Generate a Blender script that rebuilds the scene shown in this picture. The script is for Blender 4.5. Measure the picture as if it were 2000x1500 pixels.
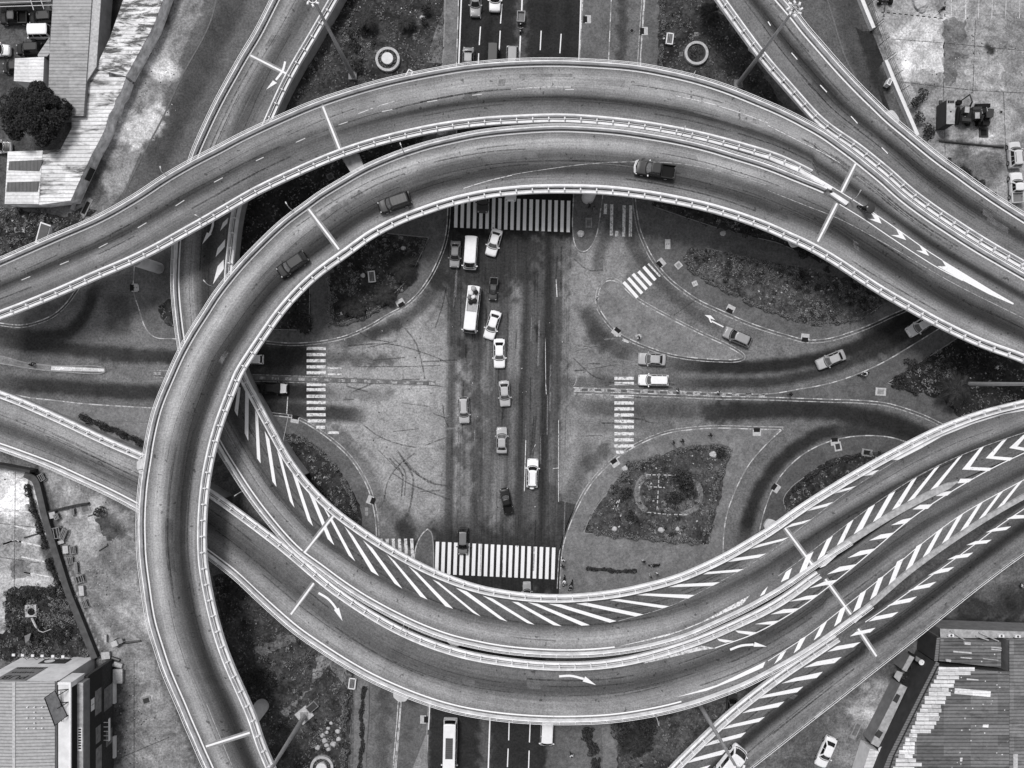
import bpy, math, random
import numpy as np
from mathutils import Vector, geometry

for o in list(bpy.data.objects):
    bpy.data.objects.remove(o)
scene = bpy.context.scene
COL = scene.collection
R = math.radians
rnd = random.Random(11)
nrs = np.random.RandomState(5)

# ---------------------------------------------------------------- camera
CAMH = 118.0          # drone height above the street, metres
PXM = 12.8            # photograph pixels per metre at street level
cam_d = bpy.data.cameras.new('camera')
cam = bpy.data.objects.new('camera', cam_d)
COL.objects.link(cam)
cam.location = (0, 0, CAMH)
cam.rotation_euler = (0, 0, 0)
cam_d.sensor_fit = 'HORIZONTAL'
cam_d.angle = 2 * math.atan((1000 / PXM) / CAMH)
cam_d.clip_start = 1.0
cam_d.clip_end = 6000
scene.camera = cam

# ---------------------------------------------------------------- sky and sun (overcast, high soft sun)
SUN_EL, SUN_AZ = R(62), R(-28)     # azimuth from north, clockwise positive
world = bpy.data.worlds.new('World')
scene.world = world
world.use_nodes = True
nt = world.node_tree
bg = nt.nodes['Background']
sky = nt.nodes.new('ShaderNodeTexSky')
sky.sky_type = 'NISHITA'
sky.sun_disc = False
sky.sun_elevation = SUN_EL
sky.sun_rotation = SUN_AZ
bw = nt.nodes.new('ShaderNodeRGBToBW')          # the photograph is monochrome
tint = nt.nodes.new('ShaderNodeMix'); tint.data_type = 'RGBA'; tint.blend_type = 'MULTIPLY'
tint.inputs[0].default_value = 1.0
tint.inputs[7].default_value = (0.975, 0.975, 1.0, 1)
nt.links.new(sky.outputs[0], bw.inputs[0])
nt.links.new(bw.outputs[0], tint.inputs[6])
nt.links.new(tint.outputs[2], bg.inputs[0])
bg.inputs[1].default_value = 0.12
sun_d = bpy.data.lights.new('sun', 'SUN')
sun_d.energy = 1.5
sun_d.angle = R(15)
sun_d.color = (1, 0.985, 0.98)
sun = bpy.data.objects.new('sun', sun_d)
COL.objects.link(sun)
d = Vector((math.sin(SUN_AZ) * math.cos(SUN_EL), math.cos(SUN_AZ) * math.cos(SUN_EL), math.sin(SUN_EL)))
sun.rotation_euler = d.to_track_quat('Z', 'Y').to_euler()
sun.location = d * 300
scene.view_settings.view_transform = 'Standard'
scene.view_settings.look = 'None'
scene.view_settings.gamma = 1.0
scene.view_settings.use_curve_mapping = False
scene.view_settings.exposure = 0.66

# ---------------------------------------------------------------- helpers
def W(px, py, z=0.0):
    k = (CAMH - z) / CAMH / PXM
    return ((px - 1000) * k, (750 - py) * k)

def alb(s):
    c = max(0.0, s) / 255.0
    return c / 12.92 if c < 0.04045 else ((c + 0.055) / 1.055) ** 2.4

def alb_np(s):
    c = np.clip(s, 0, 255) / 255.0
    return np.where(c < 0.04045, c / 12.92, ((c + 0.055) / 1.055) ** 2.4)

def tag(o, label=None, cat=None, group=None, kind=None):
    if label: o['label'] = label
    if cat: o['category'] = cat
    if group: o['group'] = group
    if kind: o['kind'] = kind
    return o

def thing(name, label, cat, loc=(0, 0, 0), rz=0.0, group=None):
    o = bpy.data.objects.new(name, None)
    COL.objects.link(o)
    o.empty_display_size = 0.3
    o.location = loc
    o.rotation_euler = (0, 0, rz)
    return tag(o, label, cat, group)

class MB:
    """collects shapes and links them as ONE mesh object"""
    def __init__(s):
        s.v, s.f, s.m = [], [], []
    def add(s, vs, fs, mi=0):
        b = len(s.v)
        s.v.extend([tuple(p) for p in vs])
        s.f.extend([tuple(b + i for i in q) for q in fs])
        s.m.extend([mi] * len(fs))
        return s
    def box(s, c, size, rz=0.0, mi=0, top=1.0):
        hx, hy, hz = size[0] / 2, size[1] / 2, size[2] / 2
        ca, sa = math.cos(rz), math.sin(rz)
        vs = []
        for zz, k in ((-hz, 1), (hz, top)):
            for x, y in ((-hx, -hy), (hx, -hy), (hx, hy), (-hx, hy)):
                x *= k; y *= k
                vs.append((c[0] + x * ca - y * sa, c[1] + x * sa + y * ca, c[2] + zz))
        return s.add(vs, [(3, 2, 1, 0), (4, 5, 6, 7), (0, 1, 5, 4), (1, 2, 6, 5), (2, 3, 7, 6), (3, 0, 4, 7)], mi)
    def prism(s, poly, z0, z1, mi=0, top_z=None):
        n = len(poly)
        a = sum(poly[i][0] * poly[(i + 1) % n][1] - poly[(i + 1) % n][0] * poly[i][1] for i in range(n))
        if a < 0: poly = poly[::-1]
        vs = [(p[0], p[1], z0) for p in poly] + [(p[0], p[1], z1) for p in poly]
        fs = [tuple(range(n - 1, -1, -1)), tuple(range(n, 2 * n))]
        fs += [(i, (i + 1) % n, n + (i + 1) % n, n + i) for i in range(n)]
        return s.add(vs, fs, mi)
    def flat(s, poly, z, mi=0):
        n = len(poly)
        a = sum(poly[i][0] * poly[(i + 1) % n][1] - poly[(i + 1) % n][0] * poly[i][1] for i in range(n))
        if a < 0: poly = poly[::-1]
        zz = z if isinstance(z, (list, tuple)) else [z] * n
        if a < 0 and isinstance(z, (list, tuple)): zz = zz[::-1]
        return s.add([(p[0], p[1], q) for p, q in zip(poly, zz)], [tuple(range(n))], mi)
    def cyl(s, c, r0, r1, z0, z1, n=16, mi=0, cap=True):
        vs = []
        for zz, r in ((z0, r0), (z1, r1)):
            for i in range(n):
                a = 2 * math.pi * i / n
                vs.append((c[0] + r * math.cos(a), c[1] + r * math.sin(a), zz))
        fs = [(i, (i + 1) % n, n + (i + 1) % n, n + i) for i in range(n)]
        if cap: fs += [tuple(range(n - 1, -1, -1)), tuple(range(n, 2 * n))]
        return s.add(vs, fs, mi)
    def tube(s, pts, rad, n=6, mi=0):
        pts = [Vector(p) for p in pts]
        rr = rad if isinstance(rad, (list, tuple)) else [rad] * len(pts)
        vs = []
        for i, p in enumerate(pts):
            t = (pts[min(i + 1, len(pts) - 1)] - pts[max(i - 1, 0)]).normalized()
            a = t.orthogonal().normalized() if abs(t.z) > 0.95 else Vector((-t.y, t.x, 0)).normalized()
            b = t.cross(a)
            for k in range(n):
                an = 2 * math.pi * k / n
                vs.append(p + (a * math.cos(an) + b * math.sin(an)) * rr[i])
        fs = []
        for i in range(len(pts) - 1):
            for k in range(n):
                fs.append((i * n + k, i * n + (k + 1) % n, (i + 1) * n + (k + 1) % n, (i + 1) * n + k))
        fs += [tuple(range(n - 1, -1, -1)), tuple(range((len(pts) - 1) * n, len(pts) * n))]
        return s.add(vs, fs, mi)
    def loft(s, rings, closed=True, caps=True, mi=0):
        n = len(rings[0]); vs = [p for r in rings for p in r]; fs = []
        for i in range(len(rings) - 1):
            for k in range(n if closed else n - 1):
                k2 = (k + 1) % n
                fs.append((i * n + k, i * n + k2, (i + 1) * n + k2, (i + 1) * n + k))
        if caps and closed:
            fs += [tuple(range(n - 1, -1, -1)), tuple(range((len(rings) - 1) * n, len(rings) * n))]
        return s.add(vs, fs, mi)
    def ball(s, c, r, n=8, mi=0, sz=1.0):
        rings = []
        for i in range(1, n // 2):
            a = math.pi * i / (n // 2)
            rings.append([(c[0] + r * math.sin(a) * math.cos(2 * math.pi * k / n), c[1] + r * math.sin(a) * math.sin(2 * math.pi * k / n), c[2] - r * sz * math.cos(a)) for k in range(n)])
        return s.loft(rings, mi=mi)
    def mesh(s, name, mats, smooth=False, shift=(0, 0, 0)):
        me = bpy.data.meshes.new(name)
        sx, sy, sz = shift
        me.from_pydata([(x - sx, y - sy, z - sz) for x, y, z in s.v], [], s.f)
        mats = mats if isinstance(mats, (list, tuple)) else [mats]
        for m in mats: me.materials.append(m)
        if len(mats) > 1: me.polygons.foreach_set('material_index', s.m)
        if smooth: me.polygons.foreach_set('use_smooth', [True] * len(me.polygons))
        me.update()
        return me
    def build(s, name, mats, parent=None, smooth=False, root=None, center=False):
        """root: Empty whose location the world-space vertices are taken from"""
        sh = (0, 0, 0)
        if root is not None: sh = tuple(root.location)
        if center:
            a = np.array(s.v); sh = ((a[:, 0].min() + a[:, 0].max()) / 2, (a[:, 1].min() + a[:, 1].max()) / 2, a[:, 2].min())
        o = bpy.data.objects.new(name, s.mesh(name, mats, smooth, sh))
        COL.objects.link(o)
        if center: o.location = sh
        if parent is not None: o.parent = parent
        return o

# ---------------------------------------------------------------- materials
def mat_base(name, rough=0.85, spec=0.25):
    m = bpy.data.materials.new(name); m.use_nodes = True
    b = m.node_tree.nodes['Principled BSDF']
    b.inputs['Roughness'].default_value = rough
    b.inputs['Specular IOR Level'].default_value = spec
    return m, m.node_tree, b

def nd(t, kind, **kw):
    n = t.nodes.new(kind)
    for k, v in kw.items(): setattr(n, k, v)
    return n

def math_n(t, op, a, b=None, clamp=False):
    n = t.nodes.new('ShaderNodeMath'); n.operation = op; n.use_clamp = clamp
    for i, x in enumerate((a, b)):
        if x is None: continue
        if isinstance(x, (int, float)): n.inputs[i].default_value = x
        else: t.links.new(x, n.inputs[i])
    return n.outputs[0]

def noise(t, vec, scale, detail=3, rough=0.6, dist=0.0):
    n = t.nodes.new('ShaderNodeTexNoise')
    n.inputs['Scale'].default_value = scale; n.inputs['Detail'].default_value = detail
    n.inputs['Roughness'].default_value = rough; n.inputs['Distortion'].default_value = dist
    if vec is not None: t.links.new(vec, n.inputs['Vector'])
    return n.outputs['Fac']

def stretch(t, fac, lo, hi, a, b):
    n = t.nodes.new('ShaderNodeMapRange'); n.clamp = True
    t.links.new(fac, n.inputs[0])
    for i, x in zip((1, 2, 3, 4), (lo, hi, a, b)): n.inputs[i].default_value = x
    return n.outputs[0]

def finish_grey(t, b, val):
    c = t.nodes.new('ShaderNodeCombineColor')
    t.links.new(math_n(t, 'MULTIPLY', val, 0.985), c.inputs[0]); t.links.new(math_n(t, 'MULTIPLY', val, 0.985), c.inputs[1])
    t.links.new(val, c.inputs[2])
    t.links.new(c.outputs[0], b.inputs['Base Color'])

def plain(name, s, rough=0.6, spec=0.4, amp=0.15, scale=3.0, metallic=0.0, coat=0.0):
    """a grey surface with fine procedural mottling; s is the grey as a 0-255 value"""
    m, t, b = mat_base(name, rough, spec)
    tc = nd(t, 'ShaderNodeTexCoord')
    f = noise(t, tc.outputs['Object'], scale, 4)
    v = math_n(t, 'MULTIPLY', stretch(t, f, 0.3, 0.7, 1 - amp, 1 + amp), alb(s))
    finish_grey(t, b, v)
    b.inputs['Metallic'].default_value = metallic
    b.inputs['Coat Weight'].default_value = coat
    return m

def toned(name, gain=1.0, fine=0.28, mid=0.22, streak=False, rough=0.9, big=0.0, lanes=0.0):
    """surface whose grey comes from the mesh attribute 'tone' (wear, stains, painted shade), with grain"""
    m, t, b = mat_base(name, rough, 0.15)
    at = nd(t, 'ShaderNodeAttribute', attribute_name='tone')
    tc = nd(t, 'ShaderNodeTexCoord')
    v = math_n(t, 'MULTIPLY', at.outputs['Fac'], gain)
    f1 = noise(t, tc.outputs['Object'], 4.0 if streak else 3.1, 2, 0.9)
    v = math_n(t, 'MULTIPLY', v, stretch(t, f1, 0.32, 0.68, 1 - fine, 1 + fine))
    f2 = noise(t, tc.outputs['Object'], 0.45, 6, 0.7, 0.6)
    v = math_n(t, 'MULTIPLY', v, stretch(t, f2, 0.3, 0.7, 1 - mid, 1 + mid))
    if big:
        f4 = noise(t, tc.outputs['Object'], 0.16, 8, 0.75, 1.2)
        v = math_n(t, 'MULTIPLY', v, stretch(t, f4, 0.36, 0.64, 1 - big, 1 + big))
    if lanes:
        ml = nd(t, 'ShaderNodeMapping'); ml.inputs['Scale'].default_value = (1.7, 0.045, 1); ml.inputs['Rotation'].default_value = (0, 0, R(-1.6))
        t.links.new(tc.outputs['Object'], ml.inputs[0])
        f6 = noise(t, ml.outputs[0], 1.0, 6, 0.75, 0.15)
        v = math_n(t, 'MULTIPLY', v, stretch(t, f6, 0.32, 0.68, 1 - lanes, 1 + lanes))
    if streak:
        uv = nd(t, 'ShaderNodeUVMap', uv_map='UVMap')
        mp = nd(t, 'ShaderNodeMapping'); mp.inputs['Scale'].default_value = (0.035, 2.6, 1)
        t.links.new(uv.outputs[0], mp.inputs[0])
        f3 = noise(t, mp.outputs[0], 1.0, 5, 0.7, 0.2)
        m9 = nd(t, 'ShaderNodeMapping'); m9.inputs['Scale'].default_value = (0.022, 7.5, 1)      # fine tyre lines along the lane
        t.links.new(uv.outputs[0], m9.inputs[0])
        v = math_n(t, 'MULTIPLY', v, stretch(t, noise(t, m9.outputs[0], 1.0, 4, 0.75, 0.1), 0.30, 0.52, 0.80, 1.03))
        v = math_n(t, 'MULTIPLY', v, stretch(t, noise(t, tc.outputs['Object'], 1.5, 1, 0.5), 0.70, 0.76, 1.0, 0.45))   # oil drips
        v = math_n(t, 'MULTIPLY', v, stretch(t, noise(t, tc.outputs['Object'], 0.09, 4, 0.7, 0.8), 0.35, 0.65, 0.84, 1.12))
        v = math_n(t, 'MULTIPLY', v, stretch(t, f3, 0.3, 0.7, 0.75, 1.2))
    finish_grey(t, b, v)
    return m

def paint_mat(name, s, worn=0.0, scale=1.6):
    """road paint, worn away in patches down to asphalt grey"""
    m, t, b = mat_base(name, 0.7, 0.3)
    tc = nd(t, 'ShaderNodeTexCoord')
    f = noise(t, tc.outputs['Object'], scale, 8, 0.75)
    g = noise(t, tc.outputs['Object'], 9.0, 3, 0.7)
    k = stretch(t, f, 0.62 - worn * 0.4, 0.72 - worn * 0.4, 1.0, 0.35)
    v = math_n(t, 'MULTIPLY', k, math_n(t, 'MULTIPLY', stretch(t, g, 0.3, 0.7, 0.9, 1.08), alb(s)))
    finish_grey(t, b, v)
    return m

def mark_mat(name, s, cover=0.55, scale=2.2):
    """rubber or crack mark broken up so that the road shows through"""
    m, t, b = mat_base(name, 0.85, 0.2)
    tc = nd(t, 'ShaderNodeTexCoord')
    b.inputs['Base Color'].default_value = (alb(s), alb(s), alb(s) * 1.02, 1)
    f = noise(t, tc.outputs['Object'], scale, 6, 0.8)
    t.links.new(stretch(t, f, 0.40, 0.66, cover, 0.0), b.inputs['Alpha'])
    return m

def leafy(name, s, spread=0.6, rough=0.7):
    m, t, b = mat_base(name, rough, 0.25)
    g = nd(t, 'ShaderNodeNewGeometry')
    v = math_n(t, 'MULTIPLY', stretch(t, g.outputs['Random Per Island'], 0, 1, 1 - spread, 1 + spread), alb(s))
    finish_grey(t, b, v)
    return m

def ribbed(name, s, axis, pitch, dark=0.55, vary=0.18, dots=0.0, stain=0.0, stain_scale=0.4, rough=0.55, sheet=None, stain_lo=0.52):
    """corrugated sheet: ribs across local axis, optional dark stains, sheet joints"""
    m, t, b = mat_base(name, rough, 0.35)
    tc = nd(t, 'ShaderNodeTexCoord')
    sp = nd(t, 'ShaderNodeSeparateXYZ'); t.links.new(tc.outputs['Object'], sp.inputs[0])
    c = sp.outputs[axis]
    fr = math_n(t, 'FRACT', math_n(t, 'DIVIDE', c, pitch))
    rib = stretch(t, math_n(t, 'ABSOLUTE', math_n(t, 'SUBTRACT', fr, 0.5)), 0.30, 0.48, 1.0, dark)
    v = math_n(t, 'MULTIPLY', rib, alb(s))
    f = noise(t, tc.outputs['Object'], 2.0, 6, 0.7)
    v = math_n(t, 'MULTIPLY', v, stretch(t, f, 0.3, 0.7, 0.8, 1.15))
    if sheet:
        fl = math_n(t, 'FLOOR', math_n(t, 'DIVIDE', c, sheet))
        o2 = sp.outputs[1 - axis]
        f2l = math_n(t, 'FLOOR', math_n(t, 'DIVIDE', o2, sheet * 2.6))
        cm = nd(t, 'ShaderNodeCombineXYZ'); t.links.new(fl, cm.inputs[0]); t.links.new(f2l, cm.inputs[1])
        wn = nd(t, 'ShaderNodeTexWhiteNoise'); t.links.new(cm.outputs[0], wn.inputs[0])
        v = math_n(t, 'MULTIPLY', v, stretch(t, wn.outputs[0], 0, 1, 1 - vary, 1 + vary * .6))
    if stain:
        mp = nd(t, 'ShaderNodeMapping'); t.links.new(tc.outputs['Object'], mp.inputs[0])
        mp.inputs['Scale'].default_value = (stain_scale, stain_scale * 3.2, 1) if axis == 1 else (stain_scale * 3.2, stain_scale, 1)
        f5 = noise(t, mp.outputs[0], 1.0, 6, 0.7, 0.4)
        v = math_n(t, 'MULTIPLY', v, stretch(t, f5, stain_lo, stain_lo + 0.12, 1.0, 1 - stain))
    if dots:                                   # pale fixings and chips along the ribs
        vo = nd(t, 'ShaderNodeTexVoronoi'); vo.inputs['Scale'].default_value = dots; t.links.new(tc.outputs['Object'], vo.inputs['Vector'])
        v = math_n(t, 'ADD', v, stretch(t, vo.outputs['Distance'], 0.06, 0.10, 0.55, 0.0))
    finish_grey(t, b, v)
    bp = nd(t, 'ShaderNodeBump'); bp.inputs['Distance'].default_value = 0.04; bp.inputs['Strength'].default_value = 0.6
    t.links.new(rib, bp.inputs['Height']); t.links.new(bp.outputs[0], b.inputs['Normal'])
    return m

M = {}
M['deck'] = toned('deck asphalt', 1.04, 0.30, 0.13, streak=True)
M['ground'] = toned('bare ground', 0.98, 0.40, 0.42, big=0.42)
M['road'] = toned('street asphalt', 1.0, 0.38, 0.28, big=0.12)
M['lane_road'] = toned('worn lane asphalt', 1.0, 0.38, 0.14, big=0.06, lanes=0.36)
M['pave'] = toned('pavement', 1.2, 0.30, 0.24, big=0.18)
M['lawn'] = toned('lawn soil', 1.05, 0.55, 0.6, big=0.55)
M['parapet'] = plain('white parapet paint', 224, 0.7, 0.3, 0.24, 0.7)
M['cornice'] = plain('white cornice concrete', 232, 0.7, 0.3, 0.16, 0.8)
M['ledge'] = plain('ledge concrete', 165, 0.85, 0.2, 0.30, 1.6)
M['walk'] = plain('parapet ledge concrete', 128, 0.85, 0.2, 0.42, 1.3)
M['concrete'] = plain('pier concrete', 190, 0.85, 0.2, 0.16, 0.9)
M['slab'] = plain('deck underside concrete', 96, 0.9, 0.2, 0.2, 0.8)
M['wallc'] = plain('retaining wall concrete', 140, 0.9, 0.2, 0.2, 0.8)
M['line'] = paint_mat('white road paint', 236, 0.06)
M['line_thin'] = paint_mat('thin road paint', 178, 0.38)
M['line_faint'] = paint_mat('faded kerb blocks', 172, 0.40, 2.6)
M['line_worn'] = paint_mat('worn road paint', 225, 0.34, 2.4)
M['tyre'] = mark_mat('rubber mark', 52, 0.55)
M['joint'] = plain('joint concrete', 138, 0.9, 0.2, 0.22, 2.0)
M['kerb_w'] = paint_mat('white kerb paint', 200, 0.34, 2.2)
M['kerb_d'] = plain('kerb stone', 105, 0.9, 0.2, 0.3, 3.0)
M['kerb_l'] = plain('pale kerb stone', 138, 0.9, 0.2, 0.3, 3.0)
M['hatch_dark'] = plain('dark drain and recess shade', 32, 0.9, 0.2, 0.2, 3.0)
M['hatch_light'] = plain('pale concrete slab', 182, 0.9, 0.2, 0.25, 3.0)
M['steel'] = plain('galvanised steel', 165, 0.45, 0.5, 0.15, 2.0, metallic=0.3)
M['steel_dark'] = plain('dark steel', 60, 0.5, 0.5, 0.2, 2.0, metallic=0.3)
M['black'] = plain('black rubber', 26, 0.85, 0.2, 0.2, 4.0)
M['glass'] = plain('tinted car glass', 26, 0.12, 0.4, 0.3, 1.2)
M['glass_pale'] = plain('reflecting windscreen', 92, 0.12, 0.5, 0.5, 2.5)
M['rim'] = plain('alloy rim', 170, 0.35, 0.5, 0.1, 4.0, metallic=0.5)
M['lamp_w'] = plain('headlamp lens', 178, 0.15, 0.6, 0.05, 5.0)
M['lamp_r'] = plain('tail lamp lens', 70, 0.2, 0.6, 0.05, 5.0)
M['chrome'] = plain('bright bumper', 220, 0.3, 0.6, 0.1, 4.0)
M['leaf'] = leafy('dark tree leaves', 40, 0.7)
M['hedge'] = leafy('hedge leaves', 100, 0.75)
M['shrub_pale'] = leafy('pale shrub leaves', 128, 0.6)
M['shrub'] = leafy('shrub leaves', 48, 0.8)
M['grass'] = leafy('grass blades', 88, 0.75)
M['palm'] = leafy('palm fronds', 44, 0.7)
M['bark'] = plain('bark', 75, 0.9, 0.2, 0.3, 3.0)
M['white'] = plain('white painted metal', 228, 0.5, 0.4, 0.08, 2.0)
M['cream'] = plain('pale wall render', 215, 0.85, 0.2, 0.14, 0.8)
M['grey'] = plain('grey render', 120, 0.85, 0.2, 0.2, 1.0)
M['greyd'] = plain('dark grey render', 62, 0.85, 0.2, 0.2, 1.0)
M['skin'] = plain('skin', 70, 0.6, 0.3, 0.05, 5.0)
M['hair'] = plain('black hair', 22, 0.7, 0.3, 0.2, 9.0)
M['cloth_w'] = plain('white cotton', 220, 0.9, 0.2, 0.1, 6.0)
M['cloth_g'] = plain('grey cotton', 120, 0.9, 0.2, 0.1, 6.0)
M['cloth_d'] = plain('dark cotton', 40, 0.9, 0.2, 0.15, 6.0)
_paints = {}
def car_paint(s):
    if s not in _paints:
        _paints[s] = plain('car paint grey %d' % s, s if s > 100 else s * .8, 0.36, 0.32, 0.06, 1.5, coat=0.08 if s > 100 else 0.0)
    return _paints[s]
# ---------------------------------------------------------------- curves and sheets
def dense(pts, step=4.0, smooth=0.0):
    """smooth curve through points (pixels), resampled at an even step"""
    p = [np.array(q, float) for q in pts]
    if len(p) == 2:
        n = max(2, int(np.linalg.norm(p[1] - p[0]) / step) + 1)
        return np.array([p[0] + (p[1] - p[0]) * i / (n - 1) for i in range(n)])
    p = [2 * p[0] - p[1]] + p + [2 * p[-1] - p[-2]]
    out = []
    for i in range(1, len(p) - 2):
        p0, p1, p2, p3 = p[i - 1:i + 3]
        t0 = 0.0; t1 = t0 + np.linalg.norm(p1 - p0) ** .5; t2 = t1 + np.linalg.norm(p2 - p1) ** .5; t3 = t2 + np.linalg.norm(p3 - p2) ** .5
        k = max(3, int(np.linalg.norm(p2 - p1) / 1.5))
        for j in range(k):
            t = t1 + (t2 - t1) * j / k
            a1 = (t1 - t) / (t1 - t0) * p0 + (t - t0) / (t1 - t0) * p1
            a2 = (t2 - t) / (t2 - t1) * p1 + (t - t1) / (t2 - t1) * p2
            a3 = (t3 - t) / (t3 - t2) * p2 + (t - t2) / (t3 - t2) * p3
            b1 = (t2 - t) / (t2 - t0) * a1 + (t - t0) / (t2 - t0) * a2
            b2 = (t3 - t) / (t3 - t1) * a2 + (t - t1) / (t3 - t1) * a3
            out.append((t2 - t) / (t2 - t1) * b1 + (t - t1) / (t2 - t1) * b2)
    out.append(p[-2])
    q = np.array(out)
    return resample(q, max(3, int(arclen(q)[-1] / step)), smooth, step)

def arclen(q):
    return np.concatenate([[0], np.cumsum(np.hypot(*(q[1:] - q[:-1]).T[:2]))])

def resample(q, n, smooth=0.0, step=4.0):
    s = arclen(q); u = np.linspace(0, s[-1], n)
    r = np.array([np.interp(u, s, q[:, k]) for k in range(q.shape[1])]).T
    if smooth > 0:
        w = int(3 * smooth / step) + 1
        k = np.exp(-0.5 * (np.arange(-w, w + 1) * step / smooth) ** 2); k /= k.sum()
        pad = np.concatenate([2 * r[0] - r[w:0:-1], r, 2 * r[-1] - r[-2:-w - 2:-1]])
        r = np.array([np.convolve(pad[:, c], k, 'valid') for c in range(r.shape[1])]).T
    return r

def normals(q):
    t = np.gradient(q[:, :2], axis=0)
    t /= np.linalg.norm(t, axis=1)[:, None] + 1e-9
    return np.stack([-t[:, 1], t[:, 0]], 1)          # left of travel (world axes)

def offset(q, dist):
    r = q.copy(); r[:, :2] = q[:, :2] + normals(q) * (dist[:, None] if isinstance(dist, np.ndarray) else dist)
    return r

def wpath(pxs, z=0.0, step=4.0, smooth=0.0):
    q = dense(pxs, step, smooth)
    return np.array([W(x, y, z) for x, y in q])

def inside(poly, x, y):
    p = np.asarray(poly, float); c = np.zeros(x.shape, bool)
    j = len(p) - 1
    for i in range(len(p)):
        yi, yj, xi, xj = p[i, 1], p[j, 1], p[i, 0], p[j, 0]
        if yi != yj:
            m = ((yi > y) != (yj > y)) & (x < (xj - xi) * (y - yi) / (yj - yi) + xi)
            c ^= m
        j = i
    return c

# wear, stains and painted shade on the street: (points, half width, soft edge, target grey, strength)
STROKES = []
def stroke(pts, half, soft, grey, k=1.0):
    STROKES.append((dense(pts, 12), half, soft, grey, k, len(pts) > 2 and soft < 30))

def tone_at(px, py, base):
    """grey (0-255) of the street surface at photograph coordinates"""
    t = np.full(px.shape, float(base)) if np.isscalar(base) else base.astype(float).copy()
    for pts, half, soft, grey, k, tap in STROKES:
        ext = half + soft * 1.2
        lo = pts.min(0) - ext; hi = pts.max(0) + ext
        m = (px > lo[0]) & (px < hi[0]) & (py > lo[1]) & (py < hi[1])
        if not m.any(): continue
        X = px[m]; Y = py[m]; dmin = np.full(X.shape, 1e9)
        um = np.zeros(X.shape); acc = 0.0
        for i in range(len(pts) - 1):
            a, b = pts[i], pts[i + 1]; ab = b - a; L = ab @ ab + 1e-9
            u = np.clip(((X - a[0]) * ab[0] + (Y - a[1]) * ab[1]) / L, 0, 1)
            dn = np.hypot(X - a[0] - u * ab[0], Y - a[1] - u * ab[1]); q_ = dn < dmin
            dmin = np.where(q_, dn, dmin); um = np.where(q_, acc + u * L ** .5, um); acc += L ** .5
        jit = np.sin(X * .19 + 2 * np.sin(Y * .13)) + np.sin(Y * .23 + 2 * np.sin(X * .17)) + np.sin(X * .53 + Y * .41) * .6 + np.sin(X * .07 - Y * .09)
        dmin = dmin + jit * soft * (.05 if tap else .22)
        w = np.clip((half + soft - dmin) / max(soft, 1e-6), 0, 1); w = w * w * (3 - 2 * w) * k
        if tap: w = w * np.clip(np.minimum(um, acc - um) / (.16 * acc) + .05, 0, 1)
        t[m] = t[m] * (1 - w) + grey * w
    return t

def set_tone(me, grey):
    at = me.attributes.new('tone', 'FLOAT', 'POINT')
    at.data.foreach_set('value', alb_np(np.asarray(grey)).astype(np.float32))

def sheet(name, poly, z, mat, base, step=5.0, jag=0.0, curve=False, kind='structure', skirt=0.0, label=None, cat=None, strokes=True, base_fn=None):
    """flat sheet over a polygon given in photograph pixels, fine enough to carry wear"""
    if curve:
        q = dense(list(poly) + [poly[0]], step)[:-1]
    else:
        q = np.concatenate([dense([poly[i], poly[(i + 1) % len(poly)]], step)[:-1] for i in range(len(poly))])
    if jag:
        q = q + nrs.normal(0, jag, q.shape)
    k = (CAMH - z) / CAMH
    lo, hi = q.min(0), q.max(0)
    gx, gy = np.meshgrid(np.arange(lo[0], hi[0], step), np.arange(lo[1], hi[1], step))
    gx = gx.ravel() + nrs.uniform(-.2, .2, gx.size) * step; gy = gy.ravel() + nrs.uniform(-.2, .2, gy.size) * step
    m = inside(q, gx, gy)
    gx, gy = gx[m], gy[m]
    for c in range(0, len(gx)):
        break
    # keep interior points away from the rim
    keep = np.ones(len(gx), bool)
    for p in q:
        keep &= (np.abs(gx - p[0]) + np.abs(gy - p[1])) > step * 0.6
    gx, gy = gx[keep], gy[keep]
    pts = [Vector((a, -b)) for a, b in q] + [Vector((a, -b)) for a, b in zip(gx, gy)]
    n = len(q)
    vo, eo, fo, *_ = geometry.delaunay_2d_cdt(pts, [(i, (i + 1) % n) for i in range(n)], [], 1, 0.05)
    P = np.array([(v[0], -v[1]) for v in vo])
    vs = [W(a, b, z) + (z,) for a, b in P]
    fs = [tuple(f) for f in fo]
    me = bpy.data.meshes.new(name)
    tn = tone_at(P[:, 0], P[:, 1], base if base_fn is None else base_fn(P[:, 0], P[:, 1])) if strokes and z < 0.1 else np.full(len(P), float(base))
    if skirt:
        b0 = len(vs)
        rim = [W(a, b, z) for a, b in q]
        vs += [r + (z,) for r in rim] + [r + (z - skirt,) for r in rim]
        fs += [(b0 + i, b0 + (i + 1) % n, b0 + n + (i + 1) % n, b0 + n + i) for i in range(n)]
        tn = np.concatenate([tn, np.full(2 * n, float(np.median(tn)))])
    me.from_pydata(vs, [], fs)
    # face up
    me.update()
    up = np.zeros(len(me.polygons) * 3); me.polygons.foreach_get('normal', up)
    if up.reshape(-1, 3)[:len(fo), 2].sum() < 0: me.flip_normals()
    me.materials.append(mat)
    set_tone(me, tn)
    o = bpy.data.objects.new(name, me); COL.objects.link(o)
    tag(o, label, cat, kind=kind)
    return o

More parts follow.
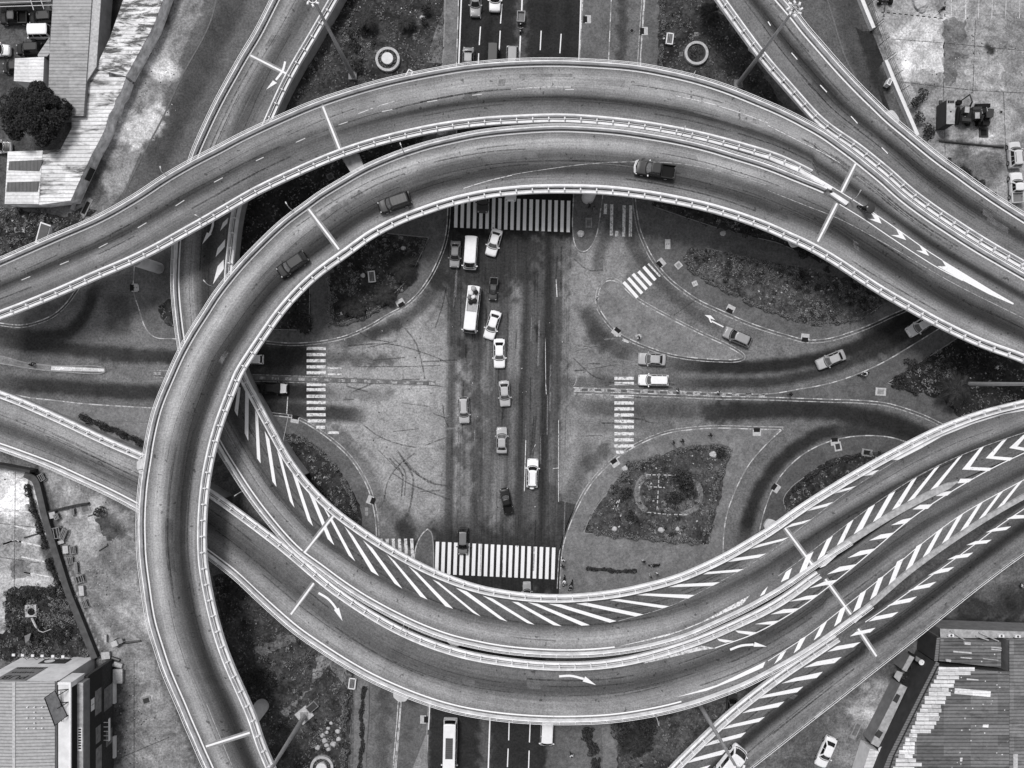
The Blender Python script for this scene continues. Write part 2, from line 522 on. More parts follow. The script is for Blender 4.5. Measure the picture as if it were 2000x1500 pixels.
def ribbon_mb(mb, q, width, z, mi=0, on=None, zs=None):
    """strip along a world path; on=(dash, gap) in metres"""
    nrm = normals(q); s = arclen(q)
    a = q[:, :2] + nrm * width / 2; b = q[:, :2] - nrm * width / 2
    zz = zs if zs is not None else np.full(len(q), z)
    for i in range(len(q) - 1):
        if on and (s[i] % (on[0] + on[1])) > on[0]: continue
        mb.add([(a[i][0], a[i][1], zz[i]), (b[i][0], b[i][1], zz[i]), (b[i + 1][0], b[i + 1][1], zz[i + 1]), (a[i + 1][0], a[i + 1][1], zz[i + 1])], [(0, 1, 2, 3)], mi)
    return mb

# ---------------------------------------------------------------- street wear and painted shade (photograph pixels)
S_ = stroke
# pale worn quadrants of the crossing
S_([(730, 760), (800, 790)], 80, 70, 158, .85); S_([(770, 900), (830, 950)], 50, 60, 150, .8); S_([(790, 640), (835, 720)], 36, 46, 156, .8)
S_([(720, 700), (800, 700)], 8, 24, 150, .5); S_([(780, 760), (850, 762)], 8, 14, 176, .7); S_([(850, 600), (862, 700), (860, 900)], 8, 18, 140, .7)
S_([(1170, 830), (1130, 900)], 46, 46, 142, .75); S_([(1180, 500), (1150, 560)], 34, 36, 146, .75); S_([(1128, 640), (1132, 740)], 12, 24, 142, .7); S_([(1170, 680), (1230, 725)], 14, 24, 128, .6)
S_([(1240, 560), (1330, 610), (1440, 660)], 24, 26, 122, .5); S_([(1270, 640), (1360, 665)], 10, 20, 118, .3); S_([(1480, 700), (1560, 690)], 24, 20, 124, .5); S_([(1250, 830), (1420, 826)], 8, 12, 124, .6)
S_([(1260, 790), (1500, 785)], 6, 10, 120, .6); S_([(1550, 860), (1600, 840)], 6, 14, 116, .4); S_([(1120, 960), (1105, 1060)], 14, 16, 112, .5)
S_([(230, 650), (290, 700)], 40, 40, 118, .5); S_([(200, 740), (300, 745)], 8, 14, 118, .6)
# main north-south road: tyre bands and painted deck shade
for x, g, k in ((886, 58, .7), (912, 92, .4), (936, 62, .5), (962, 92, .4), (985, 70, .5), (1024, 52, .75), (1046, 82, .4), (1070, 44, .85), (1092, 66, .6)):
    S_([(x + 12, -60), (x + 4, 300), (x, 600), (x - 8, 900), (x - 14, 1200), (x - 22, 1560)], 3, 11, g, k)
S_([(1012, 470), (1008, 620), (1002, 760)], 6, 12, 136, .75)
S_([(975, 880), (968, 1000), (962, 1055)], 6, 11, 132, .65)
for x, y0, y1, g in ((950, 640, 760, 124), (915, 870, 1010, 116), (1000, 800, 1040, 112), (1104, 470, 960, 122), (952, 830, 1000, 108), (940, 600, 700, 60)):
    S_([(x, y0), (x - 3, y1)], 3, 8, g, .5)
S_([(903, 670), (903, 690)], 5, 12, 44, .7); S_([(1050, 640), (1050, 665)], 2, 5, 30, .7)
S_([(885, 500), (990, 500)], 46, 44, 50, .85)  # painted deck shade fading out down the left lanes
S_([(892, 405), (1108, 408)], 42, 22, 36, .97)                 # shade of the loop deck painted into the road tone
S_([(860, 1100), (1080, 1106)], 46, 30, 40, .95); S_([(870, 1050), (1080, 1056)], 14, 44, 58, .6)  # bottom deck's shade painted dark over the lower crossing
S_([(1015, -60), (1013, 130), (1010, 300)], 118, 6, 44, 1.0)     # newer, darker asphalt north and south
S_([(955, 1330), (950, 1560)], 112, 6, 46, 1.0)
S_([(1022, -60), (1016, 130)], 6, 12, 86, .8); S_([(948, 1400), (944, 1560)], 5, 12, 92, .8)
for x in (910, 958, 1070, 1110): S_([(x, -60), (x - 4, 130)], 2, 9, 36, .7)
# turning lanes
S_([(882, 520), (868, 548), (845, 572), (815, 605), (775, 633), (720, 655), (640, 680)], 5, 13, 70, .8)
S_([(862, 536), (846, 558)], 7, 14, 44, .75); S_([(768, 634), (735, 650)], 5, 15, 52, .65)
S_([(640, 848), (690, 885), (730, 945), (760, 1000), (790, 1045)], 4, 14, 92, .6)
S_([(792, 1024), (800, 1050)], 9, 18, 46, .8)
S_([(1200, 410), (1190, 450), (1172, 490), (1168, 540)], 5, 12, 78, .7)
S_([(1222, 410), (1232, 470), (1262, 520), (1310, 575), (1380, 625), (1430, 648)], 5, 12, 70, .7)
S_([(1140, 590), (1160, 640), (1200, 680), (1240, 700)], 6, 15, 64, .75); S_([(1160, 655), (1180, 680)], 7, 12, 58, .6)
S_([(1160, 850), (1140, 900), (1120, 960), (1112, 1000)], 6, 16, 84, .6); S_([(1180, 880), (1150, 905)], 7, 12, 64, .6)
# east arm
S_([(1290, 708), (1400, 716), (1480, 717), (1560, 708), (1640, 690), (1720, 655), (1790, 610), (1860, 570)], 7, 12, 34, .92)
S_([(1300, 748), (1420, 749), (1500, 746), (1580, 732), (1660, 708), (1740, 670), (1800, 636), (1880, 590)], 5, 10, 46, .85)
S_([(1720, 660), (1860, 590)], 30, 24, 40, .6)
S_([(1100, 748), (1250, 745)], 5, 11, 74, .65)
S_([(1120, 795), (1250, 800), (1380, 802)], 8, 16, 70, .7); S_([(1360, 803), (1480, 801), (1580, 800), (1680, 812), (1760, 835), (1850, 870)], 9, 17, 36, .88)
S_([(1390, 804), (1440, 807)], 10, 18, 44, .7)
S_([(1120, 830), (1230, 832), (1330, 825)], 6, 13, 84, .45)
S_([(1446, 1080), (1460, 1020), (1484, 955), (1520, 905), (1565, 868), (1610, 845), (1680, 838)], 6, 13, 38, .9); S_([(1640, 825), (1760, 850), (1840, 890)], 20, 24, 38, .7)
# west arm
S_([(-40, 640), (60, 655), (130, 650), (165, 617), (180, 577), (195, 540)], 5, 13, 48, .85)
S_([(-40, 660), (80, 676), (200, 688), (330, 696), (420, 698)], 6, 13, 46, .85); S_([(200, 702), (340, 704)], 2, 8, 48, .6)
S_([(-40, 742), (100, 755), (250, 765), (400, 768), (520, 766), (640, 772)], 8, 14, 44, .85)
S_([(225, 570), (232, 620), (225, 660)], 12, 22, 64, .6)
S_([(480, 698), (560, 697), (630, 700)], 12, 22, 40, .85); S_([(630, 700), (760, 704)], 5, 14, 66, .65)
S_([(480, 762), (560, 764), (640, 768)], 9, 12, 40, .85); S_([(640, 768), (760, 772)], 4, 12, 92, .5)
S_([(480, 797), (560, 800), (640, 806), (720, 812)], 8, 13, 42, .8); S_([(480, 730), (610, 732)], 8, 14, 54, .6)
# service roads north-west and south
S_([(475, -40), (420, 80), (350, 220), (280, 370)], 12, 24, 60, .75)
S_([(1218, -40), (1214, 120)], 4, 11, 60, .8)
S_([(750, 1330), (746, 1560)], 6, 14, 70, .6)
S_([(1640, -40), (1665, 60), (1700, 160), (1722, 230)], 12, 20, 60, .6); S_([(1686, 55), (1700, 100), (1728, 190)], 12, 5, 44, .9)
S_([(215, -30), (225, 60), (200, 130)], 26, 10, 34, .9); S_([(325, -40), (318, 40)], 12, 5, 22, .95)  # darker ground tone between and beside the sheds
S_([(1130, 985), (1110, 1020), (1096, 1075)], 12, 10, 74, .5)
# ---------------------------------------------------------------- ground: one sheet to the horizon
def ground_base(px, py):
    g = np.full(px.shape, 100.0)
    def zone(poly, grey): g[inside(poly, px, py)] = grey
    zone([(330, -60), (425, -60), (240, 380), (140, 470), (110, 470), (250, 160), (313, 63)], 132)
    zone([(-80, -80), (330, -60), (300, 85), (140, 400), (-80, 420)], 82)
    zone([(1690, -60), (2080, -60), (2080, 440), (1960, 420), (1790, 275), (1720, 110)], 150)
    zone([(-80, 905), (60, 915), (200, 1290), (-80, 1290)], 176)
    zone([(75, 905), (180, 955), (262, 1010), (270, 1140), (320, 1330), (390, 1520), (230, 1520), (222, 1290), (165, 1180), (100, 960)], 138)
    zone([(-80, 905), (0, 905), (60, 915), (75, 905), (270, 1000), (262, 900), (0, 875), (-80, 870)], 110)
    zone([(1340, 1560), (1500, 1480), (1700, 1310), (1830, 1215), (1830, 1300), (1690, 1560)], 104)
    zone([(1830, 1215), (2080, 1050), (2080, 1250), (1800, 1260)], 84)
    return g
for pts, h, s, g, k in (([(290, 150), (320, 130), (330, 160)], 14, 22, 205, .8), ([(265, 265), (300, 230)], 14, 20, 215, .85), ([(235, 255), (250, 240)], 12, 16, 200, .7),
                        ([(310, 95), (330, 140)], 10, 14, 185, .6), ([(345, 40), (370, 20)], 12, 20, 150, .6), ([(190, 330), (175, 380)], 14, 14, 70, .7),
                        ([(1800, 80), (1830, 60)], 26, 26, 212, .85), ([(1760, 100), (1790, 150)], 26, 30, 196, .7), ([(1860, 60), (1868, 110)], 14, 18, 112, .7),
                        ([(1770, 130), (1800, 110)], 10, 20, 215, .5), ([(1960, 90), (2010, 60)], 30, 30, 150, .5), ([(1830, 150), (1950, 170), (2010, 180)], 3, 4, 196, .7),
                        ([(1930, 90), (1936, 100)], 5, 5, 42, .9), ([(1820, 180), (1960, 230)], 40, 30, 128, .4), ([(1850, 300), (1900, 320), (1960, 350)], 22, 24, 84, .75),
                        ([(1870, 345), (1930, 400)], 16, 20, 66, .6), ([(1905, 285), (1925, 275)], 10, 10, 188, .7), ([(1833, 275), (1960, 288)], 2.5, 3, 52, .75),
                        ([(1812, 0), (1812, 90), (1815, 160)], 14, 16, 178, .5), ([(1990, 60), (1990, 200)], 20, 30, 120, .4), ([(1842, 36), (1842, 150)], 1.2, 1.5, 182, .6),
                        ([(1730, 20), (1830, 5)], 20, 16, 146, .5), ([(1720, 60), (1760, 180), (1790, 260)], 6, 9, 110, .5),
                        ([(20, 960), (40, 1000)], 24, 24, 226, .85), ([(45, 1080), (60, 1100)], 14, 20, 130, .5), ([(30, 1040), (10, 1060)], 14, 20, 150, .5),
                        ([(45, 935), (60, 985), (75, 1030)], 7, 8, 70, .8), ([(80, 1040), (95, 1090), (110, 1130)], 7, 8, 66, .8), ([(55, 1000), (68, 1050)], 6, 5, 190, .6),
                        ([(160, 1000), (170, 1060)], 20, 24, 172, .7), ([(200, 1060), (215, 1110), (235, 1180)], 8, 8, 104, .6), ([(215, 1010), (235, 1040)], 7, 7, 74, .7),
                        ([(240, 1330), (260, 1420)], 14, 20, 110, .6), ([(290, 1250), (310, 1290), (330, 1380)], 5, 7, 92, .6), ([(245, 1490), (290, 1400)], 14, 20, 160, .4),
                        ([(270, 1220), (250, 1200)], 14, 14, 166, .5), ([(285, 1368), (287, 1370)], 7, 8, 185, .6), ([(285, 1367), (286, 1369)], 3, 2, 60, .7), ([(225, 1300), (228, 1480)], 7, 10, 62, .7),
                        ([(1690, 1390), (1720, 1360)], 22, 18, 172, .75), ([(1700, 1370), (1705, 1400)], 10, 9, 184, .6), ([(1650, 1440), (1655, 1480)], 14, 12, 132, .6), ([(1590, 1430), (1560, 1490)], 18, 26, 84, .6),
                        ([(1730, 1300), (1770, 1240)], 16, 20, 80, .7), ([(1900, 1190), (1990, 1170)], 22, 20, 52, .8), ([(1800, 1215), (1990, 1222)], 8, 10, 36, .8), ([(1930, 1150), (2010, 1120)], 18, 14, 112, .5)):
    S_(pts, h, s, g, k)

gx = np.arange(-170, 2171, 5.0); gy = np.arange(-150, 1651, 5.0)
GX, GY = np.meshgrid(gx, gy)
nx, ny = len(gx), len(gy)
gt = tone_at(GX.ravel(), GY.ravel(), ground_base(GX.ravel(), GY.ravel()))
gv = [W(a, b) + (0.0,) for a, b in zip(GX.ravel(), GY.ravel())]
idx = np.arange(nx * ny).reshape(ny, nx)
gf = np.stack([idx[1:, :-1], idx[1:, 1:], idx[:-1, 1:], idx[:-1, :-1]], -1).reshape(-1, 4).tolist()
x0, y1 = W(gx[0], gy[0]); x1, y0 = W(gx[-1], gy[-1])
far = 2500.0
base_i = len(gv)
gv += [(-far, far, 0), (x0, far, 0), (x1, far, 0), (far, far, 0), (-far, y1, 0), (far, y1, 0), (-far, y0, 0), (far, y0, 0), (-far, -far, 0), (x0, -far, 0), (x1, -far, 0), (far, -far, 0)]
top = idx[0].tolist(); bot = idx[-1].tolist(); lef = idx[:, 0].tolist(); rig = idx[:, -1].tolist()
B = base_i
gf += [(B + 4, B + 0 + 4, B, B)[:0] or (B + 4, top[0], B + 1, B), (top[-1], B + 5, B + 3, B + 2), (B + 8, B + 9, bot[0], B + 6), (B + 10, B + 11, B + 7, bot[-1])]
gf += [tuple(top[::1] + [B + 2, B + 1]), tuple([B + 9, B + 10] + bot[::-1]), tuple([B + 6] + lef[::-1] + [B + 4]), tuple([B + 5] + rig + [B + 7])]
me = bpy.data.meshes.new('ground'); me.from_pydata(gv, [], [tuple(f) for f in gf])
me.materials.append(M['ground']); set_tone(me, np.concatenate([gt, np.full(12, 100.0)]))
me.update()
go = bpy.data.objects.new('ground', me); COL.objects.link(go); tag(go, kind='structure')

# ---------------------------------------------------------------- roads
def road_base(px, py):
    return np.full(px.shape, 108.0)
sheet('road', [(868, -60), (1262, -60), (1262, 300), (1900, 330), (1900, 600), (2070, 640), (2070, 1000), (1500, 1220), (1100, 1220), (1074, 1560),
               (690, 1560), (720, 1250), (600, 1120), (430, 830), (-70, 800), (-70, 520), (150, 480), (300, 420), (480, 420), (700, 330), (868, 200)], 0.004, M['road'], 104, 4.5)
sheet('road', [(872, 300), (1118, 300), (1117, 440), (1116, 520), (1108, 800), (1096, 1000), (1092, 1180), (849, 1180), (850, 1062), (864, 900), (872, 700), (876, 520)], 0.008, M['lane_road'], 84, 3.5)
sheet('road', [(432, -60), (560, -60), (395, 280), (330, 470), (150, 480), (243, 372)], 0.004, M['road'], 96, 7.0)
sheet('road', [(1520, -60), (1690, -60), (1718, 60), (1752, 150), (1800, 300), (1700, 300)], 0.004, M['road'], 92, 7.0)
sheet('road', [(1671, 53), (1684, 61), (1703, 61), (1727, 121), (1716, 131), (1714, 150), (1738, 215), (1728, 214), (1700, 130)], 0.010, M['road'], 46, 5.0, strokes=False)

# ---------------------------------------------------------------- pavements (raised islands) with kerbs
KERB = 0.13
def kerb(pts, w=0.17, inner=True, dash=None, z=KERB + 0.006, mat='kerb_l', line=None, side=1, closed=False):
    """kerb stones along the rim, painted in alternate blocks, with an optional painted line on the road"""
    q = wpath(pts if not closed else list(pts) + [pts[0]], z, 3.0, 6.0)
    mb = MB()
    ribbon_mb(mb, offset(q, side * w / 2), w, z, 0)
    if dash: ribbon_mb(mb, offset(q, side * w / 2), w * 0.9, z + 0.004, 1, on=dash)
    o = mb.build('kerb', [M[mat], M['kerb_w']]); tag(o, kind='structure')
    if line:
        mb = MB(); q2 = wpath(pts if not closed else list(pts) + [pts[0]], 0, 3.0, 6.0)
        ribbon_mb(mb, offset(q2, -side * line), 0.12, 0.010)
        tag(mb.build('road_marking', M['line_thin']), kind='structure')

I1 = [(876, 400), (874, 440), (868, 475), (855, 510), (840, 540), (815, 575), (790, 597), (757, 615), (720, 637), (680, 655), (640, 665), (600, 670), (560, 671), (520, 667)]
sheet('pavement', I1 + [(470, 665), (458, 600), (470, 480), (560, 400), (700, 320), (880, 280)], KERB, M['pave'], 88, skirt=KERB)
kerb(I1, dash=(1.6, 1.4), line=0.3, side=-1)
I2 = [(1140, -60), (1137, 0), (1131, 115), (1119, 385), (1117, 440), (1119, 465), (1123, 482), (1132, 492), (1145, 492), (1157, 480), (1166, 460), (1172, 430), (1175, 405), (1178, 385), (1190, 112), (1195, 0), (1198, -60)]
sheet('pavement', I2, KERB, M['pave'], 92, skirt=KERB)
kerb(I2[1:], dash=(1.5, 1.5), side=1)
I3 = [(1262, -60), (1258, 0), (1250, 120), (1240, 385), (1243, 415), (1250, 450), (1262, 480), (1275, 505), (1290, 525), (1305, 542), (1330, 563), (1365, 587), (1410, 608), (1460, 630), (1500, 644), (1540, 656), (1575, 665), (1620, 662), (1655, 652), (1700, 635), (1740, 616), (1772, 602), (1830, 565)]
sheet('pavement', I3 + [(1920, 540), (1900, 400), (1640, 300), (1500, 180), (1400, -60)], KERB, M['pave'], 90, skirt=KERB)
kerb(I3[1:], dash=(1.6, 1.3), line=0.35, side=1)
I4 = [(1167, 585), (1168, 572), (1173, 558), (1183, 548), (1196, 546), (1210, 552), (1225, 567), (1245, 585), (1275, 603), (1320, 627), (1370, 652), (1420, 675), (1446, 690), (1455, 698), (1440, 703), (1400, 703), (1340, 698), (1300, 690), (1270, 680), (1240, 668), (1210, 652), (1190, 633), (1175, 612), (1168, 600)]
sheet('pavement', I4, KERB, M['pave'], 112, skirt=KERB)
kerb(I4, dash=(1.7, 1.4), line=0.3, side=-1, closed=True)
I5u = [(1120, 756), (1300, 762), (1400, 766), (1503, 768), (1560, 759), (1610, 750), (1660, 735), (1720, 709), (1780, 674), (1835, 640)]
I5l = [(1121, 765), (1300, 771), (1400, 775), (1503, 777), (1560, 779), (1620, 781), (1680, 783), (1730, 788), (1770, 799), (1810, 814), (1842, 830)]
sheet('pavement', I5u + [(1920, 600), (2070, 640), (2070, 850), (1900, 880)] + I5l[::-1], KERB, M['pave'], 84, skirt=KERB)
kerb(I5u, dash=(1.3, 1.3), side=-1); kerb(I5l, dash=(1.4, 1.4), line=0.35, side=1)
I6 = [(1092, 1150), (1094, 1110), (1098, 1070), (1110, 1030), (1125, 995), (1150, 950), (1175, 920), (1210, 890), (1250, 866), (1300, 846), (1350, 838), (1400, 835), (1478, 837), (1530, 838), (1500, 866), (1465, 906), (1440, 952), (1422, 1000), (1415, 1040), (1413, 1100)]
sheet('pavement', I6 + [(1413, 1240), (1088, 1240)], KERB, M['pave'], 106, skirt=KERB)
kerb(I6[:14], dash=(1.8, 1.2), line=0.3, side=-1); kerb(I6[13:], dash=(1.8, 1.4), side=-1)
I7 = [(1478, 1080), (1481, 1045), (1487, 1015), (1496, 985), (1508, 955), (1530, 921), (1570, 885), (1620, 861), (1680, 850), (1740, 853), (1770, 862)]
sheet('pavement', I7 + [(1900, 900), (1600, 1200), (1478, 1200)], KERB, M['pave'], 80, skirt=KERB)
kerb(I7, dash=(1.5, 1.5), side=-1)
I8 = [(500, 808), (540, 811), (570, 815), (590, 822), (620, 840), (650, 862), (680, 890), (705, 925), (722, 960), (732, 1000), (736, 1035), (734, 1100)]
sheet('pavement', I8 + [(734, 1260), (560, 1100), (440, 860)], KERB, M['pave'], 86, skirt=KERB)
kerb(I8, dash=(2.2, 1.2), line=0.32, side=-1)
I9r = [(835, 1032), (843, 1037), (847, 1060), (848, 1110), (845, 1200), (838, 1375), (835, 1430), (833, 1560)]
I9l = [(768, 1560), (770, 1500), (779, 1400), (783, 1350), (800, 1200), (808, 1090), (812, 1065), (825, 1040), (835, 1032)]
sheet('pavement', I9l[:-1] + I9r, KERB, M['pave'], 88, skirt=KERB)
kerb(I9r, side=-1); kerb(I9l, dash=(3, .6), side=-1)
sheet('pavement', [(1072, 1560), (1074, 1430), (1090, 1240), (1200, 1240), (1205, 1560)], KERB, M['pave'], 92, skirt=KERB)
sheet('pavement', [(689, 1560), (693, 1330), (700, 1240), (722, 1240), (722, 1330), (718, 1430), (711, 1560)], KERB, M['pave'], 104, skirt=KERB)
sheet('pavement', [(862, -60), (866, 20), (864, 125), (850, 300), (893, 300), (893, 120), (896, 20), (897, -60)], KERB, M['pave'], 104, skirt=KERB)
kerb([(867, -60), (868, 20), (863, 125), (850, 300)], side=1); kerb([(897, -60), (896, 20), (893, 120), (893, 300)], dash=(2, 1.5), side=-1)
kerb([(1072, 1560), (1074, 1430), (1090, 1240)], side=-1)
# west islands and medians
I10 = [(300, 430), (262, 505), (260, 540), (259, 560), (262, 580), (270, 602), (280, 635), (292, 653), (305, 661), (345, 663)]
sheet('pavement', I10 + [(352, 663), (352, 470), (330, 430)], KERB, M['pave'], 92, skirt=KERB)
kerb(I10[1:], dash=(1.8, 1.3), side=1)
I11 = [(-70, 622), (0, 632), (40, 636), (70, 630), (100, 618), (125, 598), (145, 572), (162, 545), (200, 490)]
sheet('pavement', I11 + [(120, 490), (-70, 560)], KERB, M['pave'], 84, skirt=KERB)
kerb(I11, dash=(2.4, 1.2), line=0.3, side=1)
Wm = [(-70, 690), (0, 694), (50, 707), (100, 713), (206, 718), (206, 728), (120, 727), (60, 721), (0, 711), (-70, 706)]
sheet('pavement', Wm, KERB, M['pave'], 112, skirt=KERB); kerb(Wm, side=-1, closed=True, w=.18)
sheet('pavement', [(100, 715), (204, 720), (204, 726), (100, 723)], KERB + .004, M['pave'], 190)
Wc = [(300, 724), (510, 733), (700, 739), (850, 745), (850, 752), (700, 748), (510, 743), (300, 734)]
sheet('pavement', Wc, KERB, M['pave'], 96, skirt=KERB)
mb = MB()
ribbon_mb(mb, wpath([(300, 729), (510, 738), (700, 744), (850, 749)], KERB, 2.0), 0.42, KERB + .006, 0, on=(1.0, 1.0))
ribbon_mb(mb, wpath([(300, 723), (510, 732), (700, 738), (852, 744)], 0, 3.0), 0.12, .012, 0)
ribbon_mb(mb, wpath([(300, 736), (510, 745), (700, 750), (852, 754)], 0, 3.0), 0.12, .012, 0)
ribbon_mb(mb, wpath([(1122, 760.5), (1300, 766.5), (1400, 770), (1500, 772)], KERB, 2.0), 0.42, KERB + .010, 0, on=(1.0, 1.0))
ribbon_mb(mb, wpath([(1120, 754), (1122, 752), (1124, 748), (1126, 740)], 0, 3.0), 0.10, .012, 0)
tag(mb.build('kerb_paint', M['line_faint']), kind='structure')
sheet('pavement', [(20, 768), (60, 776), (100, 780), (160, 787), (320, 797), (320, 900), (200, 850), (40, 785)], KERB, M['pave'], 108, skirt=KERB)
kerb([(20, 768), (60, 776), (100, 780), (160, 787), (320, 797)], side=-1, dash=(3, 1))
mb = MB()
ribbon_mb(mb, wpath([(190, 822), (300, 825)], KERB, 4), 0.12, KERB + .008)
ribbon_mb(mb, wpath([(432, -60), (412, 40), (355, 150), (318, 230), (275, 310), (243, 378)], 0, 4), 0.22, .05)
ribbon_mb(mb, wpath([(1610, -20), (1628, 40), (1650, 110), (1675, 160)], 0, 4), 0.22, .05)
ribbon_mb(mb, wpath([(720, 1330), (720, 1400), (711, 1500)], 0, 4), 0.15, .14)
ribbon_mb(mb, wpath([(688, 1360), (685, 1440), (680, 1510)], 0, 4), 0.10, .14)
ribbon_mb(mb, wpath([(1130, 1410), (1148, 1490), (1152, 1540)], KERB, 4), 0.10, KERB + .01)
tag(mb.build('kerb', M['kerb_d']), kind='structure')
mb = MB()
ribbon_mb(mb, wpath([(780, 1340), (776, 1400), (768, 1500), (766, 1540)], 0, 4), 0.16, KERB + .012)
ribbon_mb(mb, wpath([(786, 1340), (782, 1400), (774, 1500), (772, 1540)], 0, 4), 0.10, KERB + .012)
ribbon_mb(mb, wpath([(1258, -40), (1256, 20), (1250, 120)], 0, 4), 0.12, KERB + .012)
tag(mb.build('kerb_paint', M['kerb_w']), kind='structure')

# rubber marks and cracks left on the asphalt
mb = MB()
for pts, w in (([(710, 830), (740, 852), (782, 868), (812, 874)], .22), ([(760, 895), (785, 925), (784, 970)], .24), ([(766, 892), (791, 922), (790, 968)], .2), ([(788, 900), (806, 930), (803, 980), (798, 1000)], .3), ([(775, 880), (800, 910), (835, 940), (875, 950)], .3), ([(784, 895), (812, 925), (845, 942)], .2),
               ([(790, 640), (812, 670), (824, 710), (830, 740)], .22), ([(680, 675), (760, 672), (830, 690), (875, 708)], .2), ([(1043, 812), (1040, 850), (1037, 890)], .3), ([(1047, 812), (1044, 850), (1041, 890)], .25), ([(1064, 815), (1062, 850), (1060, 890)], .22), ([(750, 980), (758, 940), (778, 910), (810, 885)], .18),
               ([(700, 716), (780, 716), (860, 714)], .16), ([(1120, 505), (1150, 528), (1178, 527)], .2), ([(768, 925), (800, 945), (850, 965), (880, 976)], .2), ([(865, 790), (868, 815), (876, 835)], .2), ([(1490, 640), (1410, 600)], .14), ([(1316, 616), (1360, 584)], .14), ([(868, 560), (878, 600)], .16), ([(820, 960), (860, 958)], .15), ([(740, 880), (790, 930)], .15), ([(1120, 700), (1160, 735), (1180, 742)], .2), ([(690, 640), (720, 660), (760, 668)], .16), ([(830, 870), (870, 855)], .16), ([(850, 640), (866, 590), (872, 560)], .2)):
    ribbon_mb(mb, wpath(pts, 0, 5.0), w, .014)
tag(mb.build('tyre_mark', M['tyre']), kind='structure')
mb = MB()
for k in range(96):
    if k < 46: x, y, a, L = rnd.uniform(880, 1105), rnd.uniform(470, 1050), 1.60 + rnd.gauss(0, .02), rnd.uniform(20, 110)
    else: x, y, a, L = rnd.choice((rnd.uniform(640, 850), rnd.uniform(1120, 1260))), rnd.uniform(660, 860), rnd.gauss(0, .12), rnd.uniform(15, 70)
    ribbon_mb(mb, wpath([(x, y), (x + L * math.cos(a), y + L * math.sin(a))], 0, 8.0), rnd.uniform(.08, .3), .0125, rnd.choice((0, 0, 1)))
tag(mb.build('tyre_mark', [M['tyre'], mark_mat('pale scuff', 165, .5, 3.0)]), kind='structure')

# ---------------------------------------------------------------- lawns on the islands
LAWNS = []
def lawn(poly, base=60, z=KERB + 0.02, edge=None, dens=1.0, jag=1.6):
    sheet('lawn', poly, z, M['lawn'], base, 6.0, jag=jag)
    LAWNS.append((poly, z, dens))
    if edge:
        for e in edge:
            mb = MB(); ribbon_mb(mb, wpath(e, z, 4.0), 0.12, z + .06)
            tag(mb.build('kerb', M['kerb_l']), kind='structure')
lawn([(642, 540), (642, 634), (655, 637), (720, 618), (757, 596), (800, 555), (838, 466), (757, 456), (690, 420)], 58, edge=[[(757, 456), (838, 464)], [(838, 464), (806, 530)], [(795, 548), (765, 578)], [(720, 612), (680, 626)], [(643, 560), (643, 634)]])
lawn([(500, 642), (606, 645), (606, 540), (540, 540)], 56, edge=[[(520, 643), (604, 645)], [(605, 560), (604, 640)]])
lawn([(1334, 500), (1350, 487), (1400, 490), (1440, 500), (1500, 514), (1560, 522), (1620, 537), (1690, 548), (1735, 585), (1705, 612), (1685, 625), (1640, 632), (1580, 635), (1558, 628), (1520, 610), (1480, 600), (1440, 575), (1400, 555), (1350, 527), (1338, 515)], 74, edge=[[(1378, 484), (1410, 492)], [(1700, 612), (1722, 595)], [(1590, 636), (1640, 633)]])
lawn([(1275, 380), (1278, 404), (1330, 422), (1400, 445), (1470, 462), (1520, 475), (1556, 490), (1620, 520), (1640, 480), (1500, 380), (1300, 340)], 58, edge=[[(1278, 404), (1330, 422), (1400, 445)], [(1480, 465), (1520, 475), (1550, 488)]])
lawn([(1288, -60), (1286, 60), (1284, 140), (1310, 210), (1560, 260), (1470, 110), (1410, -60)], 62)
lawn([(560, 190), (600, 110), (655, 20), (700, -60), (868, -60), (866, 20), (862, 124), (840, 240), (560, 300), (540, 260)], 60)
lawn([(1733, 748), (1790, 712), (1835, 683), (1900, 640), (2070, 640), (2070, 860), (1900, 860), (1862, 800), (1840, 780), (1780, 763)], 42, edge=[[(1733, 748), (1790, 712), (1835, 683), (1870, 660)], [(1733, 748), (1782, 764)]])  # base tone darkened to paint in the shade between the decks
lawn([(1140, 1041), (1150, 1015), (1168, 985), (1186, 962), (1205, 938), (1222, 915), (1260, 903), (1290, 889), (1320, 876), (1400, 869), (1424, 870), (1427, 885), (1416, 930), (1402, 990), (1391, 1035), (1384, 1064), (1300, 1056), (1180, 1043)], 70, edge=[[(1140, 1041), (1150, 1015), (1168, 985), (1186, 962)], [(1140, 1041), (1190, 1045)], [(1370, 1063), (1384, 1064), (1385, 1048)]])
lawn([(1535, 1000), (1530, 972), (1545, 952), (1580, 922), (1620, 897), (1690, 882), (1760, 885), (1640, 1000), (1560, 1040)], 50, edge=[[(1535, 995), (1530, 975), (1545, 952), (1570, 932)]])
lawn([(500, 836), (540, 840), (580, 850), (610, 868), (640, 893), (668, 926), (690, 962), (704, 1000), (710, 1040), (600, 1000)], 46)
lawn([(415, 1125), (450, 1120), (560, 1210), (690, 1300), (690, 1330), (684, 1440), (676, 1560), (540, 1560), (500, 1420), (440, 1250)], 60)
lawn([(1205, 1410), (1330, 1390), (1420, 1370), (1320, 1560), (1205, 1560)], 72)
lawn([(0, 404), (130, 422), (158, 404), (190, 412), (110, 470), (-70, 520), (-70, 400)], 52, z=0.02)
lawn([(12, 1150), (60, 1142), (100, 1150), (140, 1140), (150, 1180), (190, 1290), (-70, 1290), (-70, 1240), (10, 1235)], 50, z=0.02)
lawn([(310, 600), (325, 585), (345, 578), (345, 640), (330, 636), (314, 622)], 50)
lawn([(440, 420), (480, 388), (560, 345), (660, 300), (730, 278), (860, 240), (760, 330), (640, 400), (560, 460), (500, 530), (472, 560), (460, 520)], 42, z=KERB + .03)
